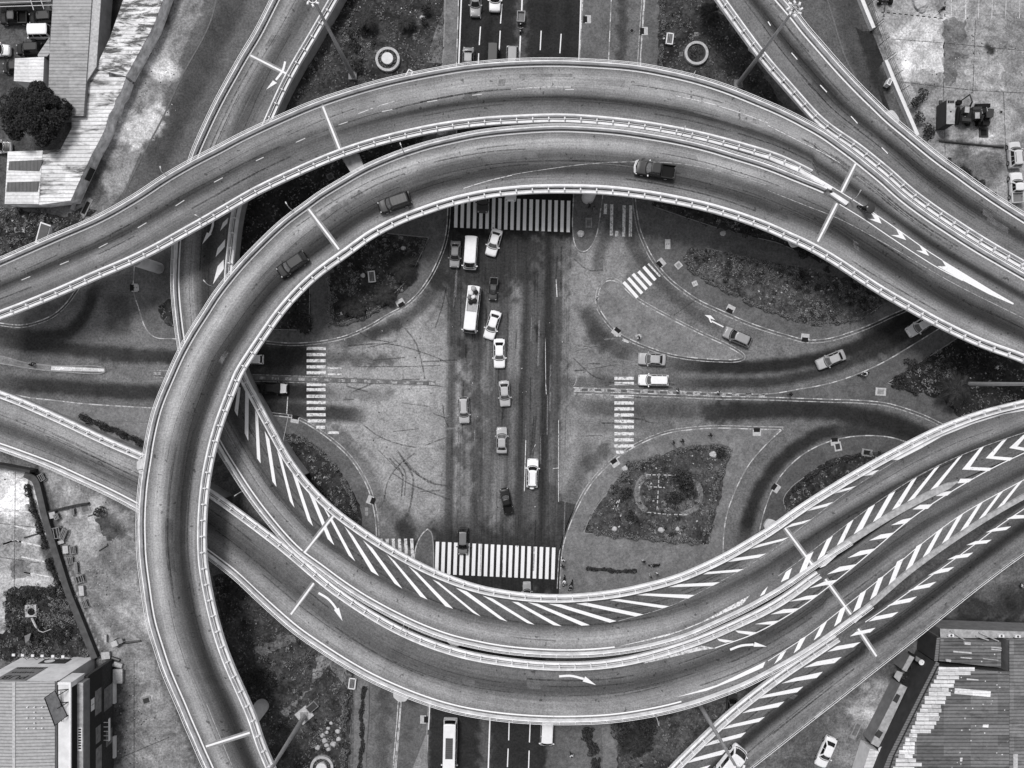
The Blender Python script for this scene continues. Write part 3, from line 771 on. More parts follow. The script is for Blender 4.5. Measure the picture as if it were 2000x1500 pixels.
# ---------------------------------------------------------------- elevated roads
DECKS = {}
def zf(tab):
    t, z = zip(*tab)
    g = np.linspace(-.2, 1.2, 1401); k = np.exp(-.5 * (np.arange(-90, 91) / 30.0) ** 2); k /= k.sum()
    zs = np.convolve(np.pad(np.interp(g, t, z), 90, 'edge'), k, 'valid')
    return lambda u: np.interp(u, g, zs)

class Deck: pass

def loftpath(mb, q, prof, mi=0, i0=0, i1=None, caps=True):
    """prof: list of (offset to the left of travel, height above path)"""
    nrm = normals(q); i1 = len(q) if i1 is None else i1
    rings = []
    for i in range(i0, i1):
        rings.append([(q[i, 0] + nrm[i, 0] * o, q[i, 1] + nrm[i, 1] * o, q[i, 2] + h) for o, h in prof])
    return mb.loft(rings, mi=mi, caps=caps)

def deck(name, label, left, right, lt, rt, ztab, prof, lwall=(0, 1), rwall=(0, 1), wall_to_ground=None, zprof=None):
    D = Deck(); DECKS[name] = D
    zfun = zf(ztab)
    l = dense(left, 4.0, 14.0); r = dense(right, 4.0, 14.0)
    n = int(max(arclen(l)[-1], arclen(r)[-1]) / 13)
    l = resample(l, n); r = resample(r, n)
    u = np.linspace(0, 1, n); z = zfun(u)
    def tow(q, up): return np.array([W(x, y, zz + up) + (zz,) for (x, y), zz in zip(q, z)])
    A = tow(l, 0.5 if lt == 'far' else 0.1); B = tow(r, 0.5 if rt == 'far' else 0.1)
    # travel runs so that the LEFT edge is on the left-hand side
    mid = n // 2
    sgn = 1 if np.dot(normals(A)[mid], (A - B)[mid, :2]) > 0 else -1       # +1: outward from the left edge is +normal
    TH = 0.24
    dims = {'near': (0.32, 0.36), 'far': (0.14, 0.08)}
    def edges(q, kind, s):
        c, g = dims[kind]
        if kind == 'near':
            cor = q; par = offset(q, -s * (c / 2 + g + TH / 2))
        else:
            par = q; cor = offset(q, s * (c / 2 + g + TH / 2))
        return par, cor
    pA, cA = edges(A, lt, sgn); pB, cB = edges(B, rt, -sgn)
    rng = lambda w: (int(round(w[0] * (n - 1))), int(round(w[1] * (n - 1))))
    la, lb = rng(lwall); ra, rb = rng(rwall)
    wl = np.array([la <= i <= lb for i in range(n)]); wr = np.array([ra <= i <= rb for i in range(n)])
    inA = np.where(wl[:, None], offset(pA, -sgn * TH / 2), A); inB = np.where(wr[:, None], offset(pB, sgn * TH / 2), B)
    outA = np.where(wl[:, None], offset(cA, sgn * 0.10), A); outB = np.where(wr[:, None], offset(cB, -sgn * 0.10), B)
    D.n, D.u, D.z, D.inA, D.inB, D.pA, D.pB, D.sgn = n, u, z, inA, inB, pA, pB, sgn
    D.cl = (inA + inB) / 2
    g0 = D.cl[0]
    root = thing('flyover', label, 'flyover', (g0[0], g0[1], 0), group=None)
    D.root = root
    # road surface
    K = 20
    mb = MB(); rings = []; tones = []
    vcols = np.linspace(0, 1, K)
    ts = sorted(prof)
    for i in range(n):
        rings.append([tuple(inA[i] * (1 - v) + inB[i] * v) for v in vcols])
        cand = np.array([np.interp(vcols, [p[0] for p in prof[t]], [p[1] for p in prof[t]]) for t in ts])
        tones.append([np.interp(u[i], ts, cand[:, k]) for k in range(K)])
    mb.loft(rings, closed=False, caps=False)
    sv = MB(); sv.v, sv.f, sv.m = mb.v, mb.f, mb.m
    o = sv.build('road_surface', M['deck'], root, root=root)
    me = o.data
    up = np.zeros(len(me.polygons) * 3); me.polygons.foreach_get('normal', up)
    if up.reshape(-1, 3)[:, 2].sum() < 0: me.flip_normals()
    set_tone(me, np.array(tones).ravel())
    uvl = me.uv_layers.new(name='UVMap')
    sl = arclen(D.cl); wid = np.linalg.norm((inA - inB)[:, :2], axis=1)
    vi = np.zeros(len(me.loops), int); me.loops.foreach_get('vertex_index', vi)
    uvs = np.stack([sl[vi // K], (vi % K) / (K - 1) * wid[vi // K]], 1)
    uvl.data.foreach_set('uv', uvs.ravel().astype(np.float32))
    # slab and girder
    mb = MB(); rings = []
    for i in range(n):
        a, b, zz = outA[i], outB[i], z[i]
        P = lambda f, h: (a[0] + (b[0] - a[0]) * f, a[1] + (b[1] - a[1]) * f, max(zz + h, 0.02))
        rings.append([P(0, -.03), P(0, -.42), P(.20, -.75), P(.26, -1.55), P(.74, -1.55), P(.80, -.75), P(1, -.42), P(1, -.03)])
    mb.loft(rings); mb.build('deck_slab', M['slab'], root, root=root)
    if wall_to_ground:
        for q, s in ((outA, sgn), (outB, -sgn)):
            i0, i1 = rng(wall_to_ground); mb = MB()
            qq = offset(q, -s * 0.1)
            rings = []
            nr = normals(qq)
            for i in range(i0, i1):
                h = qq[i, 2] - .36
                rings.append([(qq[i, 0] + nr[i, 0] * e, qq[i, 1] + nr[i, 1] * e, zz) for e, zz in ((-.12, 0), (-.12, h), (.12, h), (.12, 0))])
            if len(rings) > 2: mb.loft(rings); mb.build('retaining_wall', M['wallc'], root, root=root)
    # parapets, ledges, cornices, handrails
    def side(par, cor, kind, s, i0, i1):
        if i1 - i0 < 3: return
        mb = MB(); loftpath(mb, par, [(-TH / 2, -.02), (TH / 2, -.02), (TH / 2 - .03, .82), (-TH / 2 + .03, .82)], i0=i0, i1=i1)
        mb.build('parapet', M['walk'] if name == 'F' and kind == 'far' else M['parapet'], root, root=root)
        c, g = dims[kind]
        mb = MB(); loftpath(mb, cor, [(-c / 2, -.45), (c / 2, -.45), (c / 2, .16), (-c / 2, .16)], i0=i0, i1=i1)
        mb.build('cornice', M['walk'] if name == 'F' and kind == 'far' else M['cornice'], root, root=root)
        lp = offset(par, s * (TH / 2 + g / 2))
        mb = MB(); loftpath(mb, lp, [(-g / 2, -.3), (g / 2, -.3), (g / 2, .06), (-g / 2, .06)], i0=i0, i1=i1)
        mb.build('ledge', M['walk'], root, root=root)
        rl = offset(par, s * (TH / 2 + g + c / 2))
        mb = MB()
        for h in ((1.12,) if kind == 'near' else (1.12, 0.7)):
            loftpath(mb, rl, [(-.03, h - .03), (.03, h - .03), (.03, h + .03), (-.03, h + .03)], i0=i0, i1=i1)
        rail = mb.build('handrail', M['white'], root, root=root)
        # posts, each an object of its own
        sarc = arclen(rl); k = sarc[i0] + 0.6
        mid_o = s * (TH / 2 + g / 2)
        pm = MB(); pm.box((0, 0, .30), (.17, g + .02, .50)); pm.box((0, (g / 2 + c / 2) * s, .60), (.07, .07, 1.04)); pm.box((0, 0, .56), (.12, g + c * .8, .05))
        pme = pm.mesh('post', M['white'])
        nr = normals(par); pitch = 2.25; cnt = 0
        while k < sarc[i1 - 1] and cnt < 100:
            x = np.interp(k, sarc, par[:, 0]); y = np.interp(k, sarc, par[:, 1]); zz = np.interp(k, sarc, par[:, 2])
            nx_ = np.interp(k, sarc, nr[:, 0]); ny_ = np.interp(k, sarc, nr[:, 1])
            po = bpy.data.objects.new('post', pme); COL.objects.link(po)
            po.location = (x + nx_ * mid_o - root.location.x, y + ny_ * mid_o - root.location.y, zz)
            po.rotation_euler = (0, 0, math.atan2(ny_, nx_) - math.pi / 2)
            po.parent = rail
            k += pitch; cnt += 1
    side(pA, cA, lt, sgn, la, lb + 1); side(pB, cB, rt, -sgn, ra, rb + 1)
    # edge lines
    def eline(q, kind, s, i0, i1, w=0.2):
        if i1 - i0 < 3: return
        dd = TH / 2 + (0.24 if kind == 'near' else 0.34)
        qq = offset(q, -s * dd)[i0:i1]
        mb = MB(); ribbon_mb(mb, qq, w, 0, zs=qq[:, 2] + .03)
        mb.build('edge_line', M['line'], root, root=root)
    D.eline = eline
    if 'A' in (zprof or 'AB'): eline(pA, lt, sgn, la, int(lb * 0.80) if name == 'B' else lb + 1, 0.2 if lt == 'far' else 0.13)
    if 'B' in (zprof or 'AB'): eline(pB, rt, -sgn, ra, int(rb * 0.80) if name == 'D' else rb + 1, 0.2 if rt == 'far' else 0.13)
    return D

def zat(D, x, y):
    e = D.inB[:, :2] - D.inA[:, :2]; e = e / np.linalg.norm(e, axis=1)[:, None]
    s = e[:, 0] * (y - D.inA[:, 1]) - e[:, 1] * (x - D.inA[:, 0])          # signed distance to each cross line
    dd = np.hypot(D.cl[:, 0] - x, D.cl[:, 1] - y)
    c = [i for i in range(D.n - 1) if s[i] * s[i + 1] <= 0 and dd[i] < 16]
    if not c: return float(D.z[np.argmin(dd)])
    i = min(c, key=lambda j: dd[j]); f = s[i] / (s[i] - s[i + 1] + 1e-12)
    return float(D.z[i] + (D.z[i + 1] - D.z[i]) * f)

def on_deck(D, px, py, up=0.0):
    z = D.z[D.n // 2]
    for _ in range(4):
        x, y = W(px, py, z + up); z = zat(D, x, y)
    return x, y, z + up

def deck_poly(D, name, polys, mat, up=0.03, single=True):
    """painted marking(s) given in photograph pixels, laid on the deck"""
    if isinstance(polys[0][0], (int, float)): polys = [polys]
    for p in polys:
        mb = MB()
        if len(p) == 4:                      # long bars follow the slope of the deck
            k = max(range(2), key=lambda i: math.hypot(p[i][0] - p[i + 1][0], p[i][1] - p[i + 1][1])); a_, b_, c_, d_ = [p[(k + i) % 4] for i in range(4)]
            rows = [[on_deck(D, a_[0] + (b_[0] - a_[0]) * i / 6, a_[1] + (b_[1] - a_[1]) * i / 6, up), on_deck(D, d_[0] + (c_[0] - d_[0]) * i / 6, d_[1] + (c_[1] - d_[1]) * i / 6, up)] for i in range(7)]
            mb.loft(rows, closed=False, caps=False); o = mb.build(name, mat, D.root, root=D.root)
            if o.data.polygons[0].normal.z < 0: o.data.flip_normals()
            continue
        pts = [on_deck(D, x, y, up) for x, y in p]
        n = len(pts); a = sum(pts[i][0] * pts[(i + 1) % n][1] - pts[(i + 1) % n][0] * pts[i][1] for i in range(n))
        if a < 0: pts = pts[::-1]
        mb.add(pts, [tuple(range(n))])
        mb.build(name, mat, D.root, root=D.root)

def deck_line(D, name, pts, w, mat, up=0.026):
    q = dense(pts, 6.0); qq = np.array([on_deck(D, x, y, up) for x, y in q])
    mb = MB(); ribbon_mb(mb, qq, w, 0, zs=qq[:, 2]); mb.build(name, mat, D.root, root=D.root)

def joint(D, a, b):
    deck_line(D, 'expansion_joint', [a, b], 0.8, M['joint'], .022)
    deck_line(D, 'expansion_joint_seal', [a, b], 0.27, M['line'], .045)

def pier(D, px, py, r=0.9, z=0.0, cap=None, capz=7.3, ang=0.0, shape=1.0):
    """column on the ground at a photograph pixel; cap: (length, width) of the pier head"""
    x, y = W(px, py, z); top = zat(D, x, y) - 1.5
    mb = MB(); mb.cyl((x, y), r, r, 0, top, 24); mb.cyl((x, y), r * 1.35, r * 1.35, -.05, .12, 24)
    mb.build('pier', M['concrete'], D.root, root=D.root)

def pier_head(D, px, py, L, Wd, ang):
    """rounded pier head whose end shows beside the deck, column below"""
    x, y = W(px, py, 0); 
    D0 = zat(D, x, y); zt = D0 - 0.85
    x, y = W(px, py, zt)
    ang = math.atan2(y, x); x += 1.9 * math.cos(ang); y += 1.9 * math.sin(ang); L = L + 3.0          # head runs back under the deck
    ca, sa = math.cos(ang), math.sin(ang)
    pts = []
    for k in range(24):
        a = 2 * math.pi * k / 24; e = 0.45
        cx = abs(math.cos(a)) ** e * math.copysign(1, math.cos(a)) * L / 2; cy = abs(math.sin(a)) ** e * math.copysign(1, math.sin(a)) * Wd / 2
        pts.append((x + cx * ca - cy * sa, y + cx * sa + cy * ca))
    mb = MB()
    mid = [(x + (p[0] - x) * .8, y + (p[1] - y) * .8) for p in pts]
    mb.loft([[(p[0], p[1], zt - 1.6) for p in mid], [(p[0], p[1], zt - .5) for p in pts], [(p[0], p[1], zt) for p in pts]])
    r_ = math.hypot(x, y); mb.cyl((x * (1 + 2.4 / r_), y * (1 + 2.4 / r_)), .9, .9, 0, zt - 1.0, 20)
    mb.build('pier', M['concrete'], D.root, root=D.root)

M['patch_a'] = mark_mat('dark repair', 72, .4, .7); M['patch_b'] = mark_mat('pale repair', 150, .4, .7)
M['line_j'] = paint_mat('dusty white paint', 205, .12)
A_out = [(-70, 538), (0, 510), (50, 488), (112, 461), (195, 425), (272, 381), (315, 352), (377, 316), (430, 289), (457, 274), (485, 260), (555, 228), (622, 200), (741, 163), (864, 137), (925, 128), (1000, 122), (1081, 120), (1144, 122), (1237, 129), (1300, 140), (1360, 154), (1420, 173), (1475, 195), (1531, 219), (1585, 247), (1610, 261), (1635, 279), (1660, 297), (1677, 310), (1700, 329), (1725, 349), (1760, 381), (1812, 420), (1860, 452), (1910, 484), (1960, 513), (2000, 536), (2070, 576)]
A_in = [(-70, 644), (0, 621), (62, 597), (125, 571), (190, 542), (265, 510), (322, 481), (350, 465), (400, 437), (465, 399), (500, 379), (562, 349), (625, 321), (665, 305), (725, 285), (800, 266), (870, 252), (950, 242), (1000, 239), (1075, 236), (1125, 237), (1225, 246), (1287, 255), (1350, 267), (1400, 279), (1465, 297), (1510, 311), (1560, 333), (1600, 355), (1645, 387), (1693, 419), (1743, 453), (1800, 493), (1834, 515), (1900, 550), (1980, 594), (2060, 640)]
profA = [(0, 112), (.08, 118), (.16, 150), (.3, 158), (.45, 150), (.56, 112), (.63, 62), (.67, 58), (.73, 88), (.82, 106), (.92, 116), (1, 122)]
profA0 = [(0, 112), (.1, 120), (.22, 130), (.34, 118), (.44, 66), (.49, 56), (.55, 90), (.66, 132), (.78, 120), (.88, 96), (1, 110)]
profA1 = [(0, 112), (.1, 124), (.25, 140), (.42, 112), (.55, 52), (.62, 48), (.72, 92), (.82, 118), (.92, 118), (1, 118)]
dA = deck('A', 'curved flyover with a dashed lane line, arching over the top outside the loop', A_out, A_in, 'far', 'near', [(0, 9.0), (1, 9.0)],
          {0: profA0, .22: profA0, .42: profA, .72: profA, .86: profA1, 1: profA1}, rwall=(0, .755))
C_out = [(2060, 641), (1980, 595), (1900, 551), (1834, 516), (1800, 494), (1743, 454), (1693, 420), (1650, 393), (1625, 374), (1590, 359), (1560, 347), (1500, 323), (1452, 308), (1422, 299), (1393, 290), (1332, 275), (1271, 264), (1210, 255), (1147, 250), (1085, 248), (1000, 253), (960, 257), (931, 261), (901, 267), (870, 274), (840, 281), (810, 290), (780, 300), (752, 311), (722, 324), (695, 338), (670, 353), (622, 382), (600, 399), (565, 424), (537, 448), (475, 510), (455, 533), (417, 582), (400, 610), (380, 640), (351, 691), (337, 722), (325, 750), (312, 780), (302, 810), (295, 840), (289, 870), (285, 900), (279, 935), (276, 965), (274, 996), (273, 1027), (274, 1057), (275, 1087), (279, 1122), (283, 1150), (287, 1180), (292, 1210), (300, 1240), (310, 1270), (319, 1300), (330, 1327), (342, 1355), (355, 1384), (366, 1412), (379, 1440), (390, 1467), (404, 1497), (434, 1566)]
C_in = [(2060, 736), (2000, 706), (1925, 679), (1875, 657), (1825, 632), (1775, 604), (1725, 576), (1675, 544), (1625, 511), (1575, 483), (1537, 466), (1500, 449), (1437, 426), (1375, 408), (1300, 392), (1237, 382), (1175, 376), (1100, 374), (1037, 375), (1000, 378), (962, 382), (925, 389), (875, 401), (825, 418), (787, 432), (725, 464), (680, 497), (625, 536), (587, 571), (550, 613), (525, 648), (498, 688), (468, 735), (463, 750), (446, 792), (426, 850), (416, 890), (408, 930), (403, 970), (400, 1012), (399, 1050), (401, 1100), (405, 1125), (411, 1157), (421, 1202), (433, 1245), (451, 1295), (471, 1340), (498, 1402), (512, 1447), (533, 1497), (562, 1566)]
profC = [(0, 108), (.09, 116), (.13, 150), (.2, 165), (.3, 150), (.38, 105), (.48, 84), (.56, 92), (.66, 62), (.74, 70), (.82, 112), (.9, 128), (1, 122)]
profC1 = [(0, 105), (.09, 112), (.12, 150), (.2, 172), (.3, 160), (.4, 112), (.48, 96), (.58, 66), (.68, 48), (.75, 60), (.83, 118), (.9, 148), (.95, 132), (1, 120)]
profC2 = [(0, 108), (.1, 116), (.16, 150), (.28, 158), (.4, 104), (.5, 92), (.62, 56), (.72, 44), (.8, 66), (.88, 128), (.95, 134), (1, 120)]
profC0 = [(0, 108), (.12, 112), (.25, 96), (.36, 66), (.5, 50), (.6, 56), (.7, 100), (.8, 142), (.9, 140), (1, 120)]
dC = deck('C', 'long looping flyover curling over the top and down the left side', C_out, C_in, 'far', 'near', [(0, 9.0), (1, 9.0)],
          {0: profC0, .17: profC0, .24: profC, .44: profC, .55: profC1, .85: profC1, .93: profC2, 1: profC2}, lwall=(.182, 1))
B_left = [(575, -70), (540, -10), (529, 12), (515, 40), (500, 69), (475, 109), (460, 136), (432, 186), (410, 230), (395, 263), (377, 305), (360, 370), (348, 430), (343, 480), (341, 515), (340, 550), (342, 587), (346, 625), (352, 670), (363, 720), (380, 770), (403, 825), (430, 878), (445, 902), (462, 929), (478, 954), (500, 985), (525, 1017), (545, 1041), (567, 1065), (587, 1084.0), (613.2, 1102.0), (641.2, 1123.0), (661.2, 1138.0), (686.2, 1155.0), (711.2, 1171.0), (736.2, 1185.0), (762.2, 1199.0), (788.2, 1212.0), (816.2, 1225.0), (846.2, 1237.0), (872, 1246.0), (900, 1254.0), (929, 1260.0), (957, 1266.0), (1000, 1272.0), (1046, 1276.0), (1107, 1278.0), (1165, 1276.0), (1225, 1269.0), (1285, 1257.0), (1342, 1240.0), (1400, 1214.5), (1455, 1188.5), (1500, 1163.9), (1532, 1144.8), (1560, 1125), (1600, 1097), (1620, 1084), (1690, 1040), (1752, 1002), (1810, 972), (1867, 944), (1940, 912), (2000, 885), (2070, 854)]
B_right = [(690, -62), (660, -7), (632, 42), (610, 80), (582, 127), (557, 174), (537, 218), (512, 275), (488, 335), (470, 392), (462, 430), (458, 462), (455, 495), (452, 520), (450, 560), (452, 620), (460, 680), (480.0, 740.0), (500.0, 776.0), (515.0, 804.0), (537.0, 844.0), (560.7, 887.8), (589.7, 928.9), (621.8, 965.2), (657.1, 997.5), (697.4, 1027.7), (734.6, 1052.8), (772.8, 1075.9), (823.0, 1103.0), (873.4, 1125.2), (935.9, 1146.4), (999.3, 1158.4), (1049.7, 1163.5), (1100.1, 1164.5), (1150.4, 1161.5), (1212.8, 1153.4), (1263.1, 1142.4), (1321.5, 1126.3), (1376.9, 1103.1), (1427.1, 1078.0), (1464.3, 1055.9), (1502.5, 1032.7), (1564.5, 988.7), (1627.4, 948.8), (1689.2, 911.9), (1752.1, 877.0), (1813.9, 845.1), (1876.6, 818.2), (1938.2, 798.3), (2001.1, 783.4), (2071.1, 766.4)]
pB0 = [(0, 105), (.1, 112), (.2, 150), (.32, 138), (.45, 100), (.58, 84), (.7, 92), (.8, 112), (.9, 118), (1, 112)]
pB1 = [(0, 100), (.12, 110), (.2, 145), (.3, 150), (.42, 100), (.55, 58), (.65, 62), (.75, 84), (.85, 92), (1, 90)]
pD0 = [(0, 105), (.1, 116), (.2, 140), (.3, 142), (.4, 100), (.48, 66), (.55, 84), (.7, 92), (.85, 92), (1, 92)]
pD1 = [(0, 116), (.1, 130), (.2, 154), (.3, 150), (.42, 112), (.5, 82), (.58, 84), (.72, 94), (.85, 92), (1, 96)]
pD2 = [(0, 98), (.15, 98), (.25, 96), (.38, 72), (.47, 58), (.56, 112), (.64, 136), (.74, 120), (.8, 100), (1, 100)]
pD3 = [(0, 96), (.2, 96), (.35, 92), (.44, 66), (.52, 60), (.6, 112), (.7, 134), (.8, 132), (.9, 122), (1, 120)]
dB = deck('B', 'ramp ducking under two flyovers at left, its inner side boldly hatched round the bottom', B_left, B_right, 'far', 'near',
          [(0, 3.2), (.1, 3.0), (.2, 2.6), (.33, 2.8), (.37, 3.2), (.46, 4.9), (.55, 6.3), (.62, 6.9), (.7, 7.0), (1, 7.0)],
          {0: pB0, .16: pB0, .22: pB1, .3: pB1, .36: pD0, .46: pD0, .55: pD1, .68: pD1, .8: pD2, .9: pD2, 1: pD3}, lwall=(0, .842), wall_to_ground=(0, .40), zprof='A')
D_up = [(-70, 740), (0, 766), (25, 775), (50, 785), (100, 807), (150, 830), (200, 854), (250, 876), (279, 888), (345, 921), (412, 960), (450, 986), (500, 1023), (537, 1051), (574.7, 1081.6), (610.7, 1112.6), (646.9, 1142.7), (681.6, 1167.4), (711.6, 1187.4), (751.6, 1211.4), (783.6, 1228.4), (826.6, 1247.4), (871.6, 1263.4), (923.2, 1277.4), (1000, 1289.6), (1062, 1295.6), (1107, 1296.6), (1165, 1294.6), (1227.6, 1285.6), (1287.6, 1270.6), (1344.6, 1252.6), (1377.6, 1240.6), (1427.6, 1218.6), (1464.6, 1201.6), (1502.4, 1182.3), (1546.6, 1153.9), (1582.5, 1126.9), (1605, 1112), (1650, 1083), (1700, 1047), (1752, 1010), (1810, 975), (1867, 945), (1940, 913), (2000, 886), (2070, 855)]
D_lo = [(-70, 852), (0, 874), (50, 892), (100, 911), (150, 934), (200, 957), (250, 982), (264, 990), (330, 1029), (405, 1083), (425, 1098), (462, 1127), (500, 1163), (537, 1197), (575, 1230), (625, 1265), (675, 1297), (725, 1325), (780, 1350), (835, 1371), (890, 1387), (950, 1398), (1000, 1404), (1070, 1408), (1130, 1408), (1190, 1405), (1250, 1397), (1310, 1385), (1367, 1369), (1425, 1348), (1455, 1336), (1500, 1313), (1560, 1280), (1610, 1248), (1660, 1212), (1700, 1182), (1767, 1125), (1820, 1085), (1875, 1047), (1940, 1006), (2000, 972), (2070, 936)]
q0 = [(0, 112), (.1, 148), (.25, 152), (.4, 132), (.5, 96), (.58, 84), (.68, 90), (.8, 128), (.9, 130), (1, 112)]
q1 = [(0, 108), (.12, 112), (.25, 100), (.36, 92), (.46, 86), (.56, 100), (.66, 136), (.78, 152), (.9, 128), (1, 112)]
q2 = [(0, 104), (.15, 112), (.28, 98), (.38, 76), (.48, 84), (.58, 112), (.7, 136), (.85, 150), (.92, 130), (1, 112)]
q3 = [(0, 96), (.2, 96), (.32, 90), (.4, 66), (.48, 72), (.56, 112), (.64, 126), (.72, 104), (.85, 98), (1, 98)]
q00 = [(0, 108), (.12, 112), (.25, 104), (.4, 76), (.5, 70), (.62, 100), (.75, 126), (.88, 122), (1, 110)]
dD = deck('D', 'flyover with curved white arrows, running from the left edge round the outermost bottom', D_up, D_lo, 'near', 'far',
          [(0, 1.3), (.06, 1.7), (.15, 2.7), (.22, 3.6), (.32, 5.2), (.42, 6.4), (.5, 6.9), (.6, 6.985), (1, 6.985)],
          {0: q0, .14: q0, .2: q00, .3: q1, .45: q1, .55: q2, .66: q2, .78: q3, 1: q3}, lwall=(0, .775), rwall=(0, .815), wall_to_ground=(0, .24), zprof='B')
F_up = [(1262, 1560), (1312, 1500), (1350, 1462), (1400, 1414), (1450, 1371), (1500, 1332), (1537, 1305), (1587, 1272), (1625, 1246), (1665, 1221), (1695, 1207), (1740, 1176), (1810, 1127), (1860, 1090), (1900, 1061), (1950, 1023), (2000, 988), (2070, 944)]
F_lo = [(1395, 1560), (1440, 1514), (1500, 1466), (1595, 1391), (1650, 1348), (1700, 1308), (1760, 1261), (1815, 1217), (1860, 1180), (1905, 1144), (1930, 1125), (1970, 1095), (2000, 1074), (2070, 1026)]
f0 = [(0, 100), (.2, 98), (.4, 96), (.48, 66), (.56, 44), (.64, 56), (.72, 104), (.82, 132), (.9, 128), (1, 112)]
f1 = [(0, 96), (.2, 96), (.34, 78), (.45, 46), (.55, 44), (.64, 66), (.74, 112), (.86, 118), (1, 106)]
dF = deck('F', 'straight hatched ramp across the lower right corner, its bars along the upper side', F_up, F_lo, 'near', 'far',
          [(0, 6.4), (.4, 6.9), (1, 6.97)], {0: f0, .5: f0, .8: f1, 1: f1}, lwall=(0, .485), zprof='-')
E_left = [(1355, -70), (1400, -2), (1430, 40), (1462, 84), (1500, 133), (1525, 161), (1562, 203), (1592, 236), (1625, 262), (1666, 289), (1683, 302), (1706, 321), (1731, 341), (1766, 373), (1818, 412), (1866, 444), (1916, 476), (1966, 505), (2006, 528), (2076, 568)]
E_right = [(1468, -70), (1522, -6), (1554, 31), (1570, 53), (1592, 78), (1612, 101), (1631, 123), (1652, 146), (1672, 167), (1694, 189), (1715, 209), (1736, 230), (1759, 249), (1781, 267), (1804, 286), (1826, 304), (1850, 322), (1875, 339), (1897, 356), (1922, 373), (1945, 389), (1970, 405), (2000, 424), (2070, 468)]
e0 = [(0, 110), (.12, 112), (.3, 118), (.42, 92), (.52, 54), (.6, 58), (.68, 92), (.8, 124), (.9, 118), (1, 108)]
e1 = [(0, 104), (.2, 108), (.35, 104), (.45, 70), (.55, 50), (.64, 62), (.75, 100), (.88, 112), (1, 104)]
dE = deck('E', 'nearly straight flyover running diagonally across the upper right corner past the concrete yard', E_left, E_right, 'near', 'far', [(0, 8.5), (.5, 8.7), (1, 8.8)], {0: e0, .5: e0, 1: e1})

# lane lines
T4 = lambda ox, oy, pts: [(ox + x / 4, oy + y / 4) for x, y in pts]
for a, b in (((42, 547), (59, 540)), ((117, 517), (134, 510)), ((193, 484), (210, 475)), ((269, 445), (286, 435)), ((343, 402), (360, 391)), ((418, 356), (435, 347)), ((500, 314), (515, 307)), ((578, 278), (596, 270)), ((661, 244), (679, 238)), ((746, 218), (766, 214)), ((834, 199), (854, 196)), ((922, 186), (941, 184)), ((1104, 175), (1121, 175))):
    deck_line(dA, 'lane_marking', [a, b], 0.11, M['line_j'])
for pts in ([(700, 222), (740, 207), (770, 198)], [(1010, 173), (1060, 170), (1115, 170)], [(1320, 187), (1370, 198), (1430, 215), (1500, 240)], [(1500, 245), (1560, 275), (1610, 300), (1640, 318)]):
    deck_line(dA, 'lane_marking', pts, 0.10, M['line_worn'])
for a, b in (((1500, 42), (1505, 50)), ((1546, 103), (1557, 116)), ((1602, 166), (1615, 180)), ((1662, 227), (1675, 241)), ((1722, 288), (1734, 300))):
    deck_line(dE, 'lane_marking', [a, b], 0.13, M['line'])
deck_line(dC, 'lane_marking', [(1000, 341), (1050, 333), (1150, 320), (1240, 316), (1330, 320), (1420, 338), (1500, 362)], 0.09, M['line_thin'])
deck_line(dC, 'lane_marking', [(1500, 372), (1570, 400), (1640, 428), (1740, 482), (1860, 552), (2000, 622)], 0.09, M['line_thin'])
deck_line(dC, 'lane_marking', [(905, 368), (950, 354), (1000, 342)], 0.09, M['line_worn'])
deck_line(dC, 'lane_marking', [(404, 1376), (430, 1440), (455, 1500)], 0.08, M['line_thin'])
deck_line(dC, 'edge_line', [(1640, 399), (1687, 428), (1737, 462), (1790, 497), (1832, 523), (1880, 548)], 0.13, M['line'])
deck_line(dA, 'edge_line', [(1500, 303), (1560, 328), (1640, 374), (1700, 412), (1750, 446), (1812, 490), (1840, 508)], 0.13, M['line'])
# joints
joint(dA, (629, 204), (664, 293)); joint(dC, (601, 406), (662, 487)); joint(dC, (1635, 397), (1597, 472)); joint(dA, (1671, 320), (1643, 376))
joint(dB, (489, 108), (558, 143)); joint(dD, (613, 1139), (568, 1200)); joint(dB, (651, 1008), (594, 1080)); joint(dB, (1533, 1031), (1588, 1105))
joint(dD, (1612, 1131), (1662, 1200)); joint(dF, (1676, 1228), (1712, 1282)); joint(dC, (402, 1458), (488, 1431))
# gore between the two merging decks
deck_line(dC, 'gore_surface', [(1640, 386), (1693, 420), (1743, 454), (1800, 494), (1834, 516), (1900, 551), (1980, 595), (2050, 636)], 0.9, plain('gore asphalt', 112, .9, .2, .25, 3.0), .016)
for p in ([(1701, 416), (1715, 422), (1722, 437), (1694, 427), (1709, 428)], [(1750, 447), (1761, 454), (1770, 469), (1740, 459), (1756, 459)], [(1796, 480), (1807, 487), (1815, 500), (1789, 489), (1802, 490)],
          [(1839, 507), (1880, 532), (1937, 567), (1980, 592), (1979, 595), (1932, 575), (1875, 545), (1831, 520), (1847, 520)]):
    deck_poly(dC, 'chevron_marking', p, M['line'], .03)
mb = MB()
for p, h in (([(1625, 377), (1655, 396), (1650, 402), (1632, 390), (1618, 380)], .5), ([(1470, 298), (1500, 305), (1560, 329), (1625, 367), (1622, 372), (1556, 336), (1498, 311), (1468, 302)], .25)):
    pts = [on_deck(dC, x, y)[:2] for x, y in p]
    mb.prism(pts, 8.3, 9.0 + h)
mb.build('nose_block', M['cornice'], dC.root, root=dC.root)
